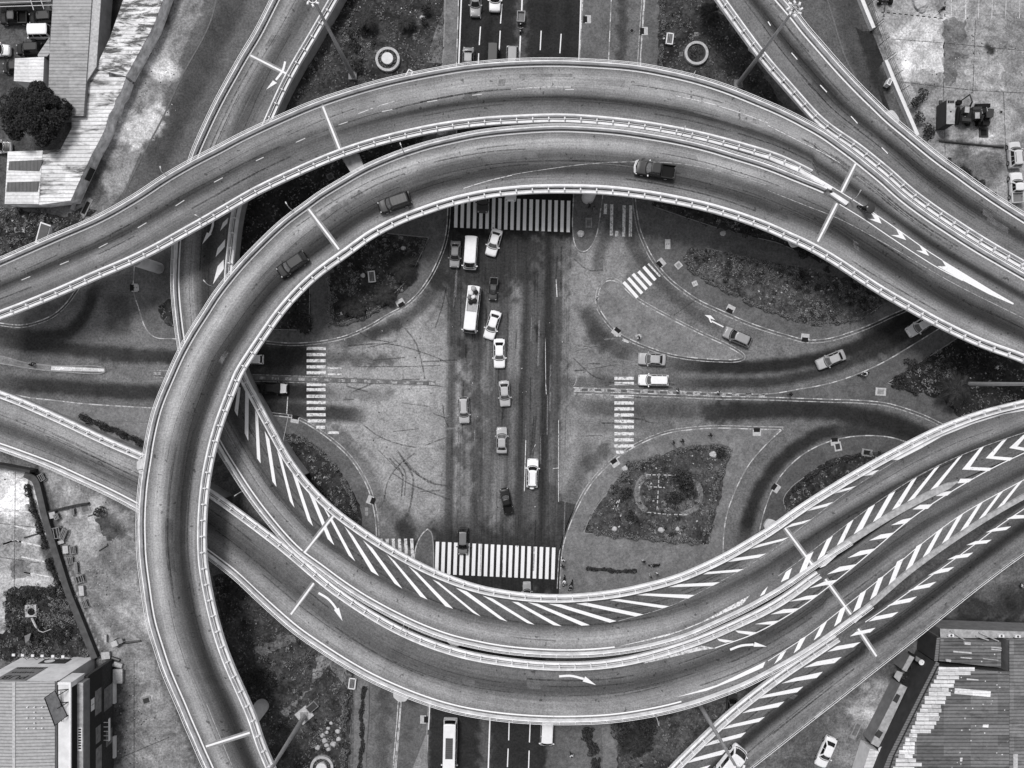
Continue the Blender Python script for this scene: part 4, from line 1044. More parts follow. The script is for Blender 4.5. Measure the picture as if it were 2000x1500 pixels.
# arrows
def arrow(D, shaft, head, w=0.32):
    deck_line(D, 'arrow_shaft', shaft, w, M['line'], .036)
    deck_poly(D, 'arrow_head', head, M['line'], .038)
arrow(dB, [(557, 120), (552, 138), (539, 156)], [(533, 157), (541, 162), (520, 175)])
arrow(dB, [(416, 430), (415, 443), (409, 458)], [(404, 454), (413, 457), (395, 477)])
arrow(dD, [(622, 1158), (640, 1169), (652, 1182), (657, 1190)], [(652, 1191), (662, 1187), (669, 1213)])
arrow(dD, [(1092, 1321), (1115, 1320), (1140, 1326)], [(1138, 1331), (1143, 1321), (1164, 1338)])
arrow(dD, [(1426, 1269), (1448, 1261), (1472, 1259)], [(1472, 1263), (1474, 1254), (1498, 1263)])
# hatching, every bar a marking of its own
H_B = [[(465, 755), (470, 757), (464, 813), (458, 802)], [(479, 762), (486, 768), (485, 861), (478, 846)], [(498, 800), (504, 812), (509, 905), (502, 895)], [(517, 842), (526, 858), (540, 951), (532, 940)],
       T4(500, 750, [(165, 520), (200, 580), (300, 965), (265, 915)]), T4(500, 750, [(275, 670), (320, 730), (445, 1110), (405, 1065)]), T4(500, 750, [(400, 820), (465, 910), (612, 1260), (560, 1210)]),
       T4(500, 750, [(520, 950), (600, 1060), (775, 1385), (725, 1340)]), T4(500, 750, [(690, 1110), (755, 1180), (960, 1500), (900, 1465)]), [(709, 1055), (727, 1070), (786, 1150), (771, 1140)],
       [(755, 1082), (770, 1095), (835, 1171), (821, 1165)], [(797, 1105), (815, 1118), (885, 1189), (870, 1184)], [(845, 1132), (857, 1137), (939, 1204), (924, 1197)], [(890, 1148), (912, 1155), (991, 1214), (976, 1209)],
       [(942, 1163), (962, 1169), (1044, 1220), (1030, 1217)], [(1000, 1175), (1012, 1176), (1097, 1223), (1081, 1221)], [(1030, 1176), (1050, 1179), (1152, 1221), (1136, 1222)], [(1070, 1179), (1095, 1180), (1204, 1213), (1191, 1216)],
       [(1125, 1179), (1145, 1177), (1257, 1200), (1242, 1204)], [(1190, 1172), (1207, 1170), (1307, 1184), (1294, 1188)], [(1242, 1162), (1262, 1159), (1357, 1162), (1344, 1169)], [(1305, 1147), (1325, 1141), (1406, 1137), (1392, 1144)],
       [(1373, 1122), (1382, 1117), (1454, 1111), (1440, 1117)], [(1420, 1098), (1435, 1090), (1497, 1081), (1482, 1089)], [(1464, 1073), (1480, 1064), (1541, 1049), (1529, 1056)], [(1532, 1032), (1547, 1023), (1585, 1014), (1570, 1022)],
       [(1574, 999), (1587, 991), (1628, 980), (1615, 989)], [(1627, 965), (1640, 957), (1672, 949), (1660, 956)], [(1674, 932), (1692, 922), (1717, 918), (1704, 927)],
       [(1880, 889), (1871, 894), (1817, 957), (1832, 950)], [(1835, 910), (1825, 915), (1771, 981), (1787, 972)], [(1791, 932), (1780, 939), (1742, 996), (1757, 989)], [(1749, 959), (1736, 966), (1704, 1021), (1719, 1012)],
       [(1709, 985), (1696, 992), (1667, 1044), (1684, 1034)], [(1667, 1015), (1656, 1022), (1634, 1066), (1647, 1057)], [(1627, 1046), (1615, 1054), (1596, 1094), (1610, 1084)], [(1589, 1077), (1575, 1085), (1561, 1119), (1575, 1110)],
       [(1547, 1109), (1535, 1117), (1525, 1137), (1540, 1130)], [(1500, 1145), (1490, 1155), (1484, 1165), (1493, 1160)],
       [(1922, 872), (1914, 875), (1879, 917), (1932, 920), (1939, 914), (1895, 912)], [(1967, 857), (1957, 861), (1925, 895), (1972, 900), (1980, 894), (1940, 891)], [(2010, 845), (1998, 850), (1971, 875), (2010, 882), (2010, 876), (1987, 872)]]
for p in H_B: deck_poly(dB, 'hatch_marking', p, M['line'], .03)
deck_poly(dB, 'wedge_marking', [(1729, 899), (1744, 893), (1800, 866), (1875, 832), (1940, 812), (2000, 797), (2060, 786), (2060, 792), (2000, 802), (1960, 809), (1900, 828), (1840, 852), (1800, 875), (1755, 898)], M['line'], .03)
deck_poly(dB, 'wedge_marking', [(1207, 1263), (1300, 1243), (1370, 1215), (1465, 1162), (1450, 1181), (1400, 1204), (1340, 1229), (1270, 1250)], M['line_worn'], .03)
deck_line(dB, 'edge_line', [(1208, 1213), (1310, 1183), (1406, 1136), (1500, 1081), (1585, 1014), (1672, 949), (1755, 897)], .07, M['line_thin'])
deck_line(dB, 'edge_line', [(1520, 1125), (1560, 1096), (1620, 1050), (1709, 984), (1791, 931), (1880, 888), (1997, 846), (2060, 828)], .09, M['line_thin'])
H_D = [[(1901, 935), (1876, 935), (1870, 944), (1892, 942)], [(1861, 959), (1840, 961), (1827, 969), (1850, 968)], [(1821, 985), (1797, 986), (1782, 995), (1812, 994)], [(1782, 1011), (1762, 1015), (1740, 1026), (1770, 1022)],
       [(1746, 1040), (1720, 1044), (1697, 1056), (1735, 1050)], [(1710, 1071), (1680, 1076), (1655, 1090), (1697, 1081)], [(1672, 1102), (1640, 1107), (1615, 1122), (1659, 1112)], [(1636, 1132), (1610, 1136), (1580, 1149), (1622, 1141)],
       [(1600, 1161), (1575, 1164), (1540, 1175), (1586, 1170)], [(1561, 1188), (1530, 1190), (1505, 1200), (1547, 1196)], [(1521, 1212), (1500, 1214), (1474, 1219), (1511, 1220)], [(1479, 1235), (1435, 1231), (1442, 1236), (1465, 1240)],
       [(1434, 1252), (1400, 1247), (1405, 1252), (1417, 1255)],
       [(1536, 1270), (1524, 1277), (1512, 1297), (1526, 1287)], [(1575, 1242), (1562, 1249), (1550, 1276), (1562, 1267)], [(1616, 1212), (1604, 1220), (1589, 1251), (1602, 1241)], [(1654, 1181), (1641, 1190), (1629, 1224), (1642, 1214)],
       [(1692, 1152), (1680, 1159), (1666, 1196), (1680, 1187)], [(1726, 1125), (1715, 1130), (1699, 1172), (1712, 1162)], [(1765, 1090), (1752, 1097), (1735, 1143), (1747, 1135)], [(1802, 1060), (1790, 1067), (1767, 1118), (1780, 1109)],
       [(1842, 1031), (1830, 1039), (1799, 1094), (1812, 1086)], [(1881, 1004), (1870, 1010), (1837, 1066), (1851, 1056)], [(1920, 980), (1910, 986), (1875, 1038), (1890, 1029)], [(1961, 957), (1950, 964), (1910, 1016), (1925, 1006)], [(1997, 939), (1987, 945), (1947, 993), (1962, 984)]]
for p in H_D: deck_poly(dD, 'hatch_marking', p, M['line'], .03)
deck_poly(dD, 'wedge_marking', [(1396, 1266), (1370, 1261), (1300, 1281), (1255, 1293), (1258, 1296), (1370, 1270)], M['line_worn'], .03)
deck_poly(dD, 'wedge_marking', [(1320, 1362), (1400, 1338), (1495, 1292), (1490, 1304), (1440, 1326), (1380, 1349)], M['line'], .03)
deck_line(dD, 'edge_line', [(1396, 1266), (1479, 1235), (1561, 1188), (1636, 1132), (1710, 1071), (1782, 1011), (1860, 959), (1939, 914), (2010, 880)], .13, M['line'])
deck_line(dD, 'edge_line', [(1500, 1291), (1580, 1239), (1660, 1177), (1727, 1124), (1804, 1059), (1881, 1003), (2000, 937), (2060, 905)], .10, M['line'])
H_F = [[(2005, 1006), (1982, 1006), (1965, 1014), (2002, 1012)], [(1975, 1028), (1942, 1032), (1925, 1040), (1965, 1035)], [(1937, 1054), (1905, 1057), (1887, 1065), (1927, 1061)], [(1901, 1079), (1867, 1085), (1850, 1093), (1890, 1088)],
       [(1864, 1107), (1835, 1112), (1812, 1124), (1852, 1116)], [(1829, 1136), (1792, 1145), (1772, 1155), (1815, 1147)], [(1791, 1165), (1750, 1174), (1732, 1184), (1777, 1176)], [(1755, 1195), (1710, 1204), (1696, 1214), (1742, 1205)],
       [(1710, 1226), (1672, 1234), (1660, 1243), (1700, 1235)], [(1681, 1254), (1635, 1262), (1616, 1273), (1667, 1264)], [(1644, 1283), (1595, 1292), (1570, 1304), (1630, 1295)], [(1607, 1312), (1552, 1324), (1526, 1335), (1595, 1324)],
       [(1569, 1341), (1495, 1357), (1474, 1366), (1557, 1352)], [(1532, 1370), (1465, 1385), (1449, 1393), (1520, 1381)], [(1494, 1400), (1425, 1416), (1409, 1425), (1482, 1410)], [(1457, 1430), (1392, 1447), (1374, 1458), (1447, 1440)],
       [(1422, 1462), (1357, 1480), (1340, 1491), (1410, 1474)], [(1388, 1494), (1332, 1510), (1312, 1520), (1375, 1506)]]
for p in H_F: deck_poly(dF, 'hatch_marking', p, M['line'], .03)
deck_line(dF, 'edge_line', [(1690, 1215), (1740, 1181), (1810, 1131), (1900, 1066), (1950, 1028), (2000, 994), (2060, 954)], .12, M['line'])
for p in ([(446, 425), (435, 435), (430, 451), (444, 436)], [(440, 467), (425, 485), (421, 502), (439, 482)], [(437, 507), (425, 520), (416, 555), (437, 525)]):
    deck_poly(dB, 'hatch_marking', p, M['line'], .03)
# repair patches and cracks on the decks
for D_, n_ in ((dA, 7), (dC, 9), (dB, 7), (dD, 6), (dE, 4), (dF, 2)):
    for k in range(n_):
        i = rnd.randrange(8, D_.n - 8); v0 = rnd.uniform(.15, .7); wv = rnd.uniform(.05, .16); ln = rnd.choice((2, 3, 5, 9))
        rows = [[tuple(D_.inA[j] * (1 - v) + D_.inB[j] * v + np.array([0, 0, .012])) for v in (v0, v0 + wv)] for j in range(i, min(i + ln, D_.n - 1))]
        if len(rows) < 2: continue
        mb = MB(); mb.loft(rows, closed=False, caps=False); o = mb.build('repair_patch', M['patch_a'] if k % 2 else M['patch_b'], D_.root, root=D_.root)
        if o.data.polygons[0].normal.z < 0: o.data.flip_normals()
    for k in range(n_ * 5):
        mb = MB()
        i = rnd.randrange(4, D_.n - 30); v0 = rnd.uniform(.2, .85); ln = rnd.randrange(6, 26); dv = rnd.gauss(0, .002)
        q = np.array([D_.inA[j] * (1 - v0 - dv * (j - i)) + D_.inB[j] * (v0 + dv * (j - i)) + np.array([0, 0, .016]) for j in range(i, i + ln)])
        ribbon_mb(mb, q, rnd.uniform(.07, .22), 0, zs=q[:, 2]); mb.build('tyre_mark', M['tyre'], D_.root, root=D_.root)
# median barriers where two decks meet
def barrier(D, pts, w, h=.45):
    q = dense(pts, 6.0); qq = np.array([on_deck(D, x, y, 0) for x, y in q])
    mb = MB(); k = np.linspace(0, 1, len(qq))
    nr = normals(qq); rings = []
    for i in range(len(qq)):
        ww = w * (1 if k[i] < .93 else max(.25, (1 - k[i]) / .07)) / 2
        rings.append([(qq[i, 0] + nr[i, 0] * o * ww, qq[i, 1] + nr[i, 1] * o * ww, qq[i, 2] + hh) for o, hh in ((-1, -.6), (1, -.6), (.9, h), (-.9, h))])
    mb.loft(rings); mb.build('median_barrier', M['ledge'], D.root, root=D.root)
barrier(dB, [(1617, 1084), (1690, 1036), (1752, 998), (1810, 967), (1868, 940)], 0.95)
barrier(dD, [(1662, 1209), (1700, 1179), (1767, 1121), (1820, 1081), (1875, 1043), (1940, 1002), (2000, 968), (2060, 938)], 0.7)
mb = MB()
for p in ([(1612, 1088), (1622, 1080), (1632, 1084), (1610, 1104), (1600, 1108)], [(1664, 1206), (1676, 1198), (1682, 1202), (1668, 1216)]):
    mb.prism([on_deck(dB, x, y)[:2] for x, y in p], 6.6, 7.35)
mb.build('nose_block', M['cornice'], dB.root, root=dB.root)
# piers
pier(dA, 311, 524, .85); pier(dC, 1148, 387, .95); pier(dC, 512, 1378, 1.1)
for D_, px, py, L, Wd, an in ((dA, 522, 356, 2.2, 1.8, -.6), (dC, 672, 486, 3.0, 2.0, .7), (dC, 1560, 466, 3.6, 2.0, -.5), (dC, 1708, 546, 2.2, 1.7, -.6), (dC, 405, 1176, 2.0, 2.0, .2),
                              (dE, 1480, 88, 3.2, 2.2, -.9), (dB, 1512, 1030, 3.6, 1.9, .6), (dA, 862, 250, 2.6, 1.8, .2), (dC, 906, 387, 1.8, 1.3, .3), (dA, 1230, 232, 2.6, 2.0, 0), (dB, 900, 1200, 2.4, 2.4, 0), (dD, 1080, 1350, 2.4, 2.4, 0), (dD, 800, 1310, 2.4, 2.4, 0), (dB, 1300, 1200, 2.4, 2.4, 0), (dF, 1560, 1350, 2.4, 2.4, 0), (dE, 1700, 260, 2.4, 2.4, 0), (dC, 340, 1150, 2.4, 2.4, 0), (dC, 330, 900, 2.4, 2.4, 0)):
    pier_head(D_, px, py, L, Wd, an)
mb = MB()   # cross beam between the two upper decks
pts = [W(662, 300, 7.2), (W(700, 300, 7.2)), W(712, 328, 7.2), W(690, 345, 7.2)]
mb.prism(pts, 6.0, 7.2); mb.build('pier', M['ledge'], dA.root, root=dA.root)
# ---------------------------------------------------------------- street markings
def flat_mark(polys, mat, z=0.012, name='crosswalk'):
    mb = MB()
    for p in polys: mb.flat([W(x, y) for x, y in p], z)
    return tag(mb.build(name, mat), kind='structure')
def bar(x0, y0, x1, y1, w):
    dx, dy = x1 - x0, y1 - y0; L = math.hypot(dx, dy); nx, ny = -dy / L * w / 2, dx / L * w / 2
    return [(x0 + nx, y0 + ny), (x1 + nx, y1 + ny), (x1 - nx, y1 - ny), (x0 - nx, y0 - ny)]
flat_mark([bar(891.5 + i * 12.18, 384 + i * .45, 890 + i * 12.2, 444.5 + i * .5, 6.6) for i in range(19)], M['line'])
flat_mark([bar(854.5 + i * 11.95, 1058 + i * .6, 852.5 + i * 11.95, 1121 + i * .55, 6.8) for i in range(20)], M['line'])
flat_mark([bar(599, y, 636.5, y, 6) for y in (680.5, 692.5, 704.5, 716.5, 728)] + [bar(599, y, 636, y, 6) for y in (751, 761, 774, 786, 798, 810)] + [bar(601, 822, 636, 822, 6), bar(618, 834.5, 635, 834.5, 6)], M['line_worn'])
flat_mark([bar(640, 845, 662, 845, 5), bar(640, 719, 667, 719.5, 3), bar(640, 731, 667, 731, 3)], M['line_worn'])
flat_mark([bar(1200, y, 1238, y, 6.2) for y in (739, 749, 774.5, 787, 798.5, 810.5, 823, 834, 847, 859, 871)] + [bar(1203, 883, 1222, 883, 6)], M['line_worn'])
flat_mark([bar(*b, 6.4) for b in ((1218, 551, 1245, 581), (1227, 543, 1254, 573), (1236, 535, 1263, 565), (1247, 530, 1272, 557), (1257, 521, 1280, 547))], M['line'])
flat_mark([bar(1266, 515, 1289, 540, 3.5)] + [bar(x, a, x - 1, b, 6) for x, a, b in ((1183, 398, 418), (1195, 399, 460), (1205, 451, 462), (1219, 401, 462), (1232, 401, 462))] + [bar(x, 1052, x + 2, 1092, 6) for x in (744, 756, 768, 780, 792, 804)] + [bar(1199, 654, 1212, 655, 5), bar(1216, 664, 1228, 668, 4)], M['line_worn'])
flat_mark([bar(a, b, c, d_, 2.0) for a, b, c, d_ in ((940, -20, 938.5, 36), (938.5, 52, 936, 88), (935, 104, 934, 124), (980.5, 8, 977.5, 46), (977, 60, 975, 98), (1057, 60, 1055, 98), (1096, 66, 1093.5, 104),
           (994.5, 1408, 993.5, 1446), (992.5, 1462, 991, 1498), (1035.5, 1412, 1034, 1450), (1033.5, 1466, 1032, 1510))] +
          [bar(a, b, c, d_, 2.6) for a, b, c, d_ in ((1021, -40, 1018.5, 34), (1016.5, 70, 1014, 124), (957, 1400, 953, 1520), (902.5, -40, 896, 124), (1136, -40, 1131, 118), (839.5, 1372, 836.5, 1425), (835, 1435, 832.5, 1520))], M['line'], name='lane_marking')
flat_mark([bar(1413, 638.5, 1390, 627, 2.4), [(1376, 615), (1388, 616), (1397, 625), (1387, 622), (1391, 631), (1387, 629), (1384, 621)]], M['line'], name='arrow_marking')
flat_mark([bar(562, 775, 560, 808, 1.6), bar(1066, 752, 1067, 770, 1.2), bar(1091, 820, 1091, 980, 1.0), bar(1027, 860, 1024, 960, 1.4), bar(1046, 868, 1040, 880, 0.8), bar(1086, 545, 1088, 580, 1.6), bar(1065, 660, 1066, 752, .8), bar(1080, 915, 1090, 914, 1)], M['line_worn'], name='lane_marking')
# darker repair patch and paved triangles
sheet('asphalt_patch', [(1089, 977), (1125, 985), (1112, 1020), (1099, 1060), (1093, 1075), (1087, 1075)], 0.010, M['road'], 62, 5.0, strokes=False)
sheet('paving', [(833, 1432), (836, 1500), (834, 1560), (800, 1560), (806, 1500)], KERB + .01, M['pave'], 120, 6.0, strokes=False)
sheet('paving', [(1072, 1440), (1100, 1440), (1112, 1500), (1112, 1560), (1070, 1560)], KERB + .01, M['pave'], 84, 6.0, strokes=False)
sheet('path', [(605, 1345), (622, 1275), (655, 1262), (668, 1290), (688, 1330), (676, 1345), (640, 1300), (590, 1360), (560, 1400), (548, 1392)], KERB + .028, M['lawn'], 108, 6.0, strokes=False, jag=2.5)
sheet('path', [(500, 1265), (560, 1235), (580, 1250), (510, 1285)], KERB + .028, M['lawn'], 100, 6.0, strokes=False, jag=2.5)
sheet('path', [(833, 122), (850, 60), (866, 20), (863, 124)], KERB + .028, M['lawn'], 96, 6.0, strokes=False)
sheet('path', [(1175, 1418), (1190, 1410), (1206, 1470), (1207, 1560), (1180, 1560)], KERB + .02, M['pave'], 104, 6.0, strokes=False)
sheet('path', [(1578, 650 - 15), (1590, 540), (1597, 540), (1585, 600), (1570, 632), (1562, 628)], KERB + .03, M['lawn'], 88, 6.0, strokes=False)
for poly, g in (([(1746, 74), (1842, 82), (1842, 142), (1760, 132)], 202), ([(1843, 36), (1888, 40), (1880, 100), (1862, 170), (1842, 160)], 112), ([(1890, 110), (1960, 118), (1956, 168), (1884, 160)], 168), ([(1780, 160), (1840, 166), (1836, 200), (1795, 205)], 132), ([(1930, 210), (1990, 214), (1986, 262), (1934, 258)], 142), ([(1965, 40), (2030, 44), (2030, 96), (1962, 92)], 124),
                ([(10, 930), (52, 936), (60, 985), (12, 990)], 214), ([(20, 1090), (56, 1096), (60, 1128), (24, 1130)], 122), ([(0, 1050), (40, 1056), (44, 1088), (0, 1086)], 150), ([(182, 1010), (205, 1008), (232, 1042), (214, 1060)], 82), ([(150, 1120), (215, 1110), (235, 1180), (178, 1190)], 126)):
    sheet('concrete_patch', poly, 0.012, M['ground'], g, 5.0, jag=2.2, strokes=False)
mb = MB()
for pts in ([(1842, 150), (1846, 300)], [(1760, 160), (1900, 176), (2010, 182)], [(1905, 40), (1900, 180)], [(1960, 180), (1964, 290)], [(1740, 76), (1842, 84), (2010, 100)], [(30, 920), (28, 1150)], [(0, 1022), (70, 1030)], [(0, 1088), (80, 1100)], [(262, 1290), (262, 1500)], [(236, 1480), (330, 1440)]):
    ribbon_mb(mb, wpath(pts, 0, 8.0), .12, .018)
tag(mb.build('slab_joint', mark_mat('slab joint', 70, .8)), kind='structure')
# black and white line grid on the yard, parking lines
flat_mark([bar(1721 + i * 11.4, 23.6 + i * 1.15, 1727 + i * 11.4, 24.3 + i * 1.15, 1.9) for i in range(11)] + [bar(1845.4, y, 1845.6, y + 6, 2) for y in (-8, 3, 15, 27)], M['hatch_dark'], name='yard_marking')
flat_mark([bar(1858, 0, 1858, 30, 1)] + [bar(x, 0, x - 1, 36, .9) for x in (1886, 1912, 1938, 1965, 1992)] + [bar(1887, -10, 1886, 38, 1.2)] +
          [bar(-10, 999, 37, 998, 2), bar(10, 994, 62, 1001, 2.2), bar(20, 1024, 55, 1034, 3), bar(6, 1063, 32, 1054, 3), bar(30, 1056, 80, 1067, 3), bar(40, 1087, 92, 1098, 2.4), bar(47, 1118, 100, 1127, 2.4), bar(0, 936, 12, 937, 2)], M['line_worn'], name='yard_marking')
for pts, w in (([(1265, 925), (1248, 945), (1244, 965), (1250, 985), (1262, 998)], .9), ([(1345, 938), (1362, 945), (1368, 965), (1362, 988), (1345, 1000), (1330, 1004)], .8), ([(1340, 955), (1348, 968), (1345, 985)], .8)):
    q = wpath(pts, KERB, 4.0); mb = MB(); ribbon_mb(mb, q, w, KERB + .05); o = mb.build('gravel_bed', toned('gravel bed', 1.0, .5, .5)); set_tone(o.data, np.full(len(o.data.vertices), 112.0)); tag(o, kind='structure')
mb = MB()
for pts in ([(1262, 927), (1320, 928)], [(1287, 925), (1283, 998)], [(1264, 950), (1298, 952)], [(1306, 990), (1307, 1003)], [(1262, 1000), (1300, 1004), (1345, 1005)], [(1310, 978), (1320, 978)], [(1205, 992), (1211, 972)], [(1197, 994), (1208, 975)]):
    q = wpath(pts, KERB, 3.0); ribbon_mb(mb, q, .16, KERB + .12, on=(.5, .3))
tag(mb.build('bed_edging', M['hatch_light']), kind='structure')
# manholes, slabs and gully covers: each a cover of its own
def cover(px, py, w, h, rz, mat, label, z=KERB + .012, frame=None, cat='cover', group=None):
    x, y = W(px, py, z); t = thing('drain_cover', label, cat, (x, y, z), rz, group)
    if frame:
        mb = MB(); mb.box((0, 0, .02), (w, h, .08)); mb.build('frame', M[frame], t)
        mb = MB(); mb.box((0, 0, .045), (w * .62, h * .62, .08)); mb.build('lid', M[mat], t)
    else:
        mb = MB(); mb.box((0, 0, .02), (w, h, .08)); mb.build('lid', M[mat], t)
        mb = MB()
        for k in (-1, 1): mb.box((k * w * .2, 0, .065), (.07, .2, .03))
        mb.build('lifting_handle', M['steel_dark'], t)
    return t
def gully(px, py, ang, label):
    x, y = W(px, py, KERB); t = thing('storm_drain', label, 'storm drain', (x, y, KERB), R(ang), 'kerbside storm drains')
    mb = MB(); mb.box((0, .42, .02), (1.25, .9, .1)); mb.build('slab', M['hatch_light'], t)
    mb = MB(); mb.box((0, 0, .03), (.95, .6, .1)); mb.build('grate', M['hatch_dark'], t)
gully(1288, 516, -50, 'kerbside storm drain beside the slip road, nearest the tilted crosswalk bars')
gully(1425, 607, -27, 'kerbside storm drain on the slip road facing the long flower bed')
gully(1206, 645, 142, 'kerbside storm drain on the long teardrop island')
gully(1572, 663, -5, 'kerbside storm drain at the lowest point of the kerb under the flower bed')
gully(1143, 38, -90, 'kerbside storm drain near the top of the wide road')
gully(1254, 61, 90 + 180, 'kerbside storm drain on the narrow service road at the top')
gully(1199, 901, 215, 'kerbside storm drain below the worn crosswalk on the right')
gully(1478, 840, 180, 'kerbside storm drain on the straight top kerb of the square garden island')
gully(1630, 859, 183, 'kerbside storm drain with a round cover set in its apron')
gully(1512, 951, 235, 'kerbside storm drain on the tight bend at lower right')
gully(728, 978, 70, 'kerbside storm drain on the curved kerb at lower left')
gully(784, 595, 30, 'kerbside storm drain on the curved kerb at upper left')
gully(258, 562, -90, 'kerbside storm drain on the far left island')
gully(577, 815, 170, 'kerbside storm drain at the foot of the leaning street lamp')
gully(832, 1405, 90, 'kerbside storm drain above the white bus')
cover(1150, 435, 1.0, 1.5, 0, 'kerb_d', 'oblong framed cover on the small island beside the upper crosswalk', frame='kerb_l')
cover(1304, 477, .8, 1.5, 0, 'hatch_light', 'narrow pale double cover on the pavement left of the flower bed')
cover(1325, 518, 1.0, 1.0, .7, 'kerb_l', 'square pale cover set diagonally beside the flower bed', frame='hatch_light')
cover(1357, 554, .8, .8, .4, 'hatch_light', 'small plain pale square cover just below the flower bed corner')
cover(1720, 765, 1.6, 1.2, -.06, 'kerb_l', 'large pale rectangular cover on the triangular island at right', frame='hatch_light')
cover(716, 999, .5, 1.25, 0, 'kerb_l', 'narrow pale cover on the curved pavement at lower left')
cover(645, 345, 1.0, 1.0, .5, 'steel_dark', 'square cover with a dark round lid in the gap between the upper decks', frame='kerb_d')
cover(265, 562, 1.0, .9, 0, 'hatch_light', 'white block on the far left island beside its drain', frame=None)
cover(1636, 872, 1.1, 1.4, .2, 'steel_dark', 'pale apron with a dark round manhole on the lower right island', frame='hatch_light')
cover(1693, 884, 1.6, 1.1, -.15, 'hatch_dark', 'empty framed pit beside the lower right bed', frame='kerb_l')
cover(1360, 67, .6, .6, 0, 'kerb_l', 'small pale square cover above the empty planter ring')
cover(1330, 106, .55, .65, 0, 'kerb_d', 'small grey slab just left of the empty planter ring')
cover(1234, 60, .65, .65, .8, 'hatch_dark', 'round dark manhole in the narrow service road', frame='kerb_d', z=.02)
cover(168, 406, .9, 3.2, -.45, 'hatch_dark', 'long open pit with a pale rim beside the white roofed shed', z=.03, frame='kerb_l')
cover(38, 449, 1.5, .8, .1, 'hatch_light', 'white slab in the dark grass at far left', z=.05)
cover(286, 1368, 1.5, 1.2, .3, 'steel_dark', 'pale square with a dark round pit on the dirt beside the brick fronted building', z=.02, frame='kerb_l')
cover(1921, 259, 1.4, 1.5, 0, 'black', 'square dark pit in the concrete yard below the excavators', z=.02, frame='steel_dark')
cover(1955, 219, .5, .5, 0, 'black', 'small round black hole in the concrete yard right of the excavators', z=.02, frame='kerb_l')
cover(166, 991, 1.5, 2.0, .3, 'kerb_d', 'faint rectangular slab on the dirt below the left ramp', z=.02, frame='kerb_l')
cover(1672, 1425, 1.0, 3.0, -.42, 'kerb_d', 'long shallow pit with a pale rim beside the white sedan in the dirt yard', z=.03, frame='kerb_l')
# vent boxes with slats
def bench(px, py, rz, label, w=.95, h=1.6, z=KERB):
    x, y = W(px, py, z); t = thing('garden_bench', label, 'bench', (x, y, z), rz)
    mb = MB()
    for a, b, c, d_ in ((0, h / 2, w, .14), (0, -h / 2, w, .14), (w / 2, 0, .14, h + .14), (-w / 2, 0, .14, h + .14)): mb.box((a, b, .45), (c, d_, .12))
    mb.build('frame', M['white'], t)
    mb = MB()
    for k in range(4): mb.box(((k - 1.5) * w * .22, 0, .42), (w * .12, h * .92, .05))
    mb.build('seat', M['kerb_l'], t)
    for sx in (-1, 1):
        for sy in (-1, 1):
            mb = MB(); mb.box((sx * w * .42, sy * h * .42, .2), (.1, .1, .4)); mb.build('leg', M['white'], t)
bench(727, 541, .1, 'white slatted bench on the dark lawn at upper left of the crossing')
bench(689, 1333, -.12, 'white slatted bench beside the path under the bottom deck', .95, 1.55)
bench(1307, 78, -.12, 'white slatted bench near the empty planter ring', .95, 1.6)
bench(799, 148, -.5, 'white slatted bench by the planted ring near the mast foot', .7, 1.4)

# ---------------------------------------------------------------- planters
def planter(px, py, r, label, fill):
    x, y = W(px, py, KERB); t = thing('round_planter', label, 'planter', (x, y, KERB))
    mb = MB(); n = 40
    prof = [(r, 0), (r, .55), (r - .38, .55), (r - .38, .1)]
    rings = [[((p[0]) * math.cos(2 * math.pi * k / n), p[0] * math.sin(2 * math.pi * k / n), p[1]) for p in prof] for k in range(n + 1)]
    mb.loft(rings, caps=False); mb.build('rim', M['hatch_light'], t)
    mb = MB(); mb.cyl((0, 0), r - .37, r - .37, .05, .25, 40); mb.build('soil', M['greyd'], t)
    if fill:
        mb = MB(); mb.cyl((0, 0), fill, fill, .2, .85, 32); mb.build('pedestal', M['cream'], t)
        mb = MB(); leaf_ring(mb, (r - .37 + fill) / 2, .35, 260); mb.build('planting', M['hedge'], t)
    else:
        mb = MB(); leaf_ring(mb, .7, .5, 90); mb.build('planting', M['shrub'], t)

def leaf_quad(mb, c, s, r_=None):
    r_ = r_ or rnd
    a = r_.uniform(0, 6.28); t = r_.uniform(-.9, .9); u = r_.uniform(-.9, .9)
    e1 = Vector((math.cos(a), math.sin(a), t)).normalized(); e2 = Vector((-math.sin(a), math.cos(a), u)).normalized()
    c = Vector(c); k = s * r_.uniform(.6, 1.3)
    mb.add([c - e1 * k, c + e2 * k * .55, c + e1 * k, c - e2 * k * .55], [(0, 1, 2, 3)])
def leaf_ring(mb, r, w, n):
    for _ in range(n):
        a = rnd.uniform(0, 6.28); q = r + rnd.uniform(-w, w)
        leaf_quad(mb, (q * math.cos(a), q * math.sin(a), .3 + rnd.uniform(0, .25)), .14)
planter(758, 118, 1.85, 'round concrete planter with a white pedestal in the grass at the top', .88)
planter(1359, 106, 1.8, 'round concrete planter ring with nothing but dark soil inside, right of the top road', 0)
planter(630, 1496, 1.75, 'round concrete planter with a white pedestal, cut off by the bottom edge', .82)

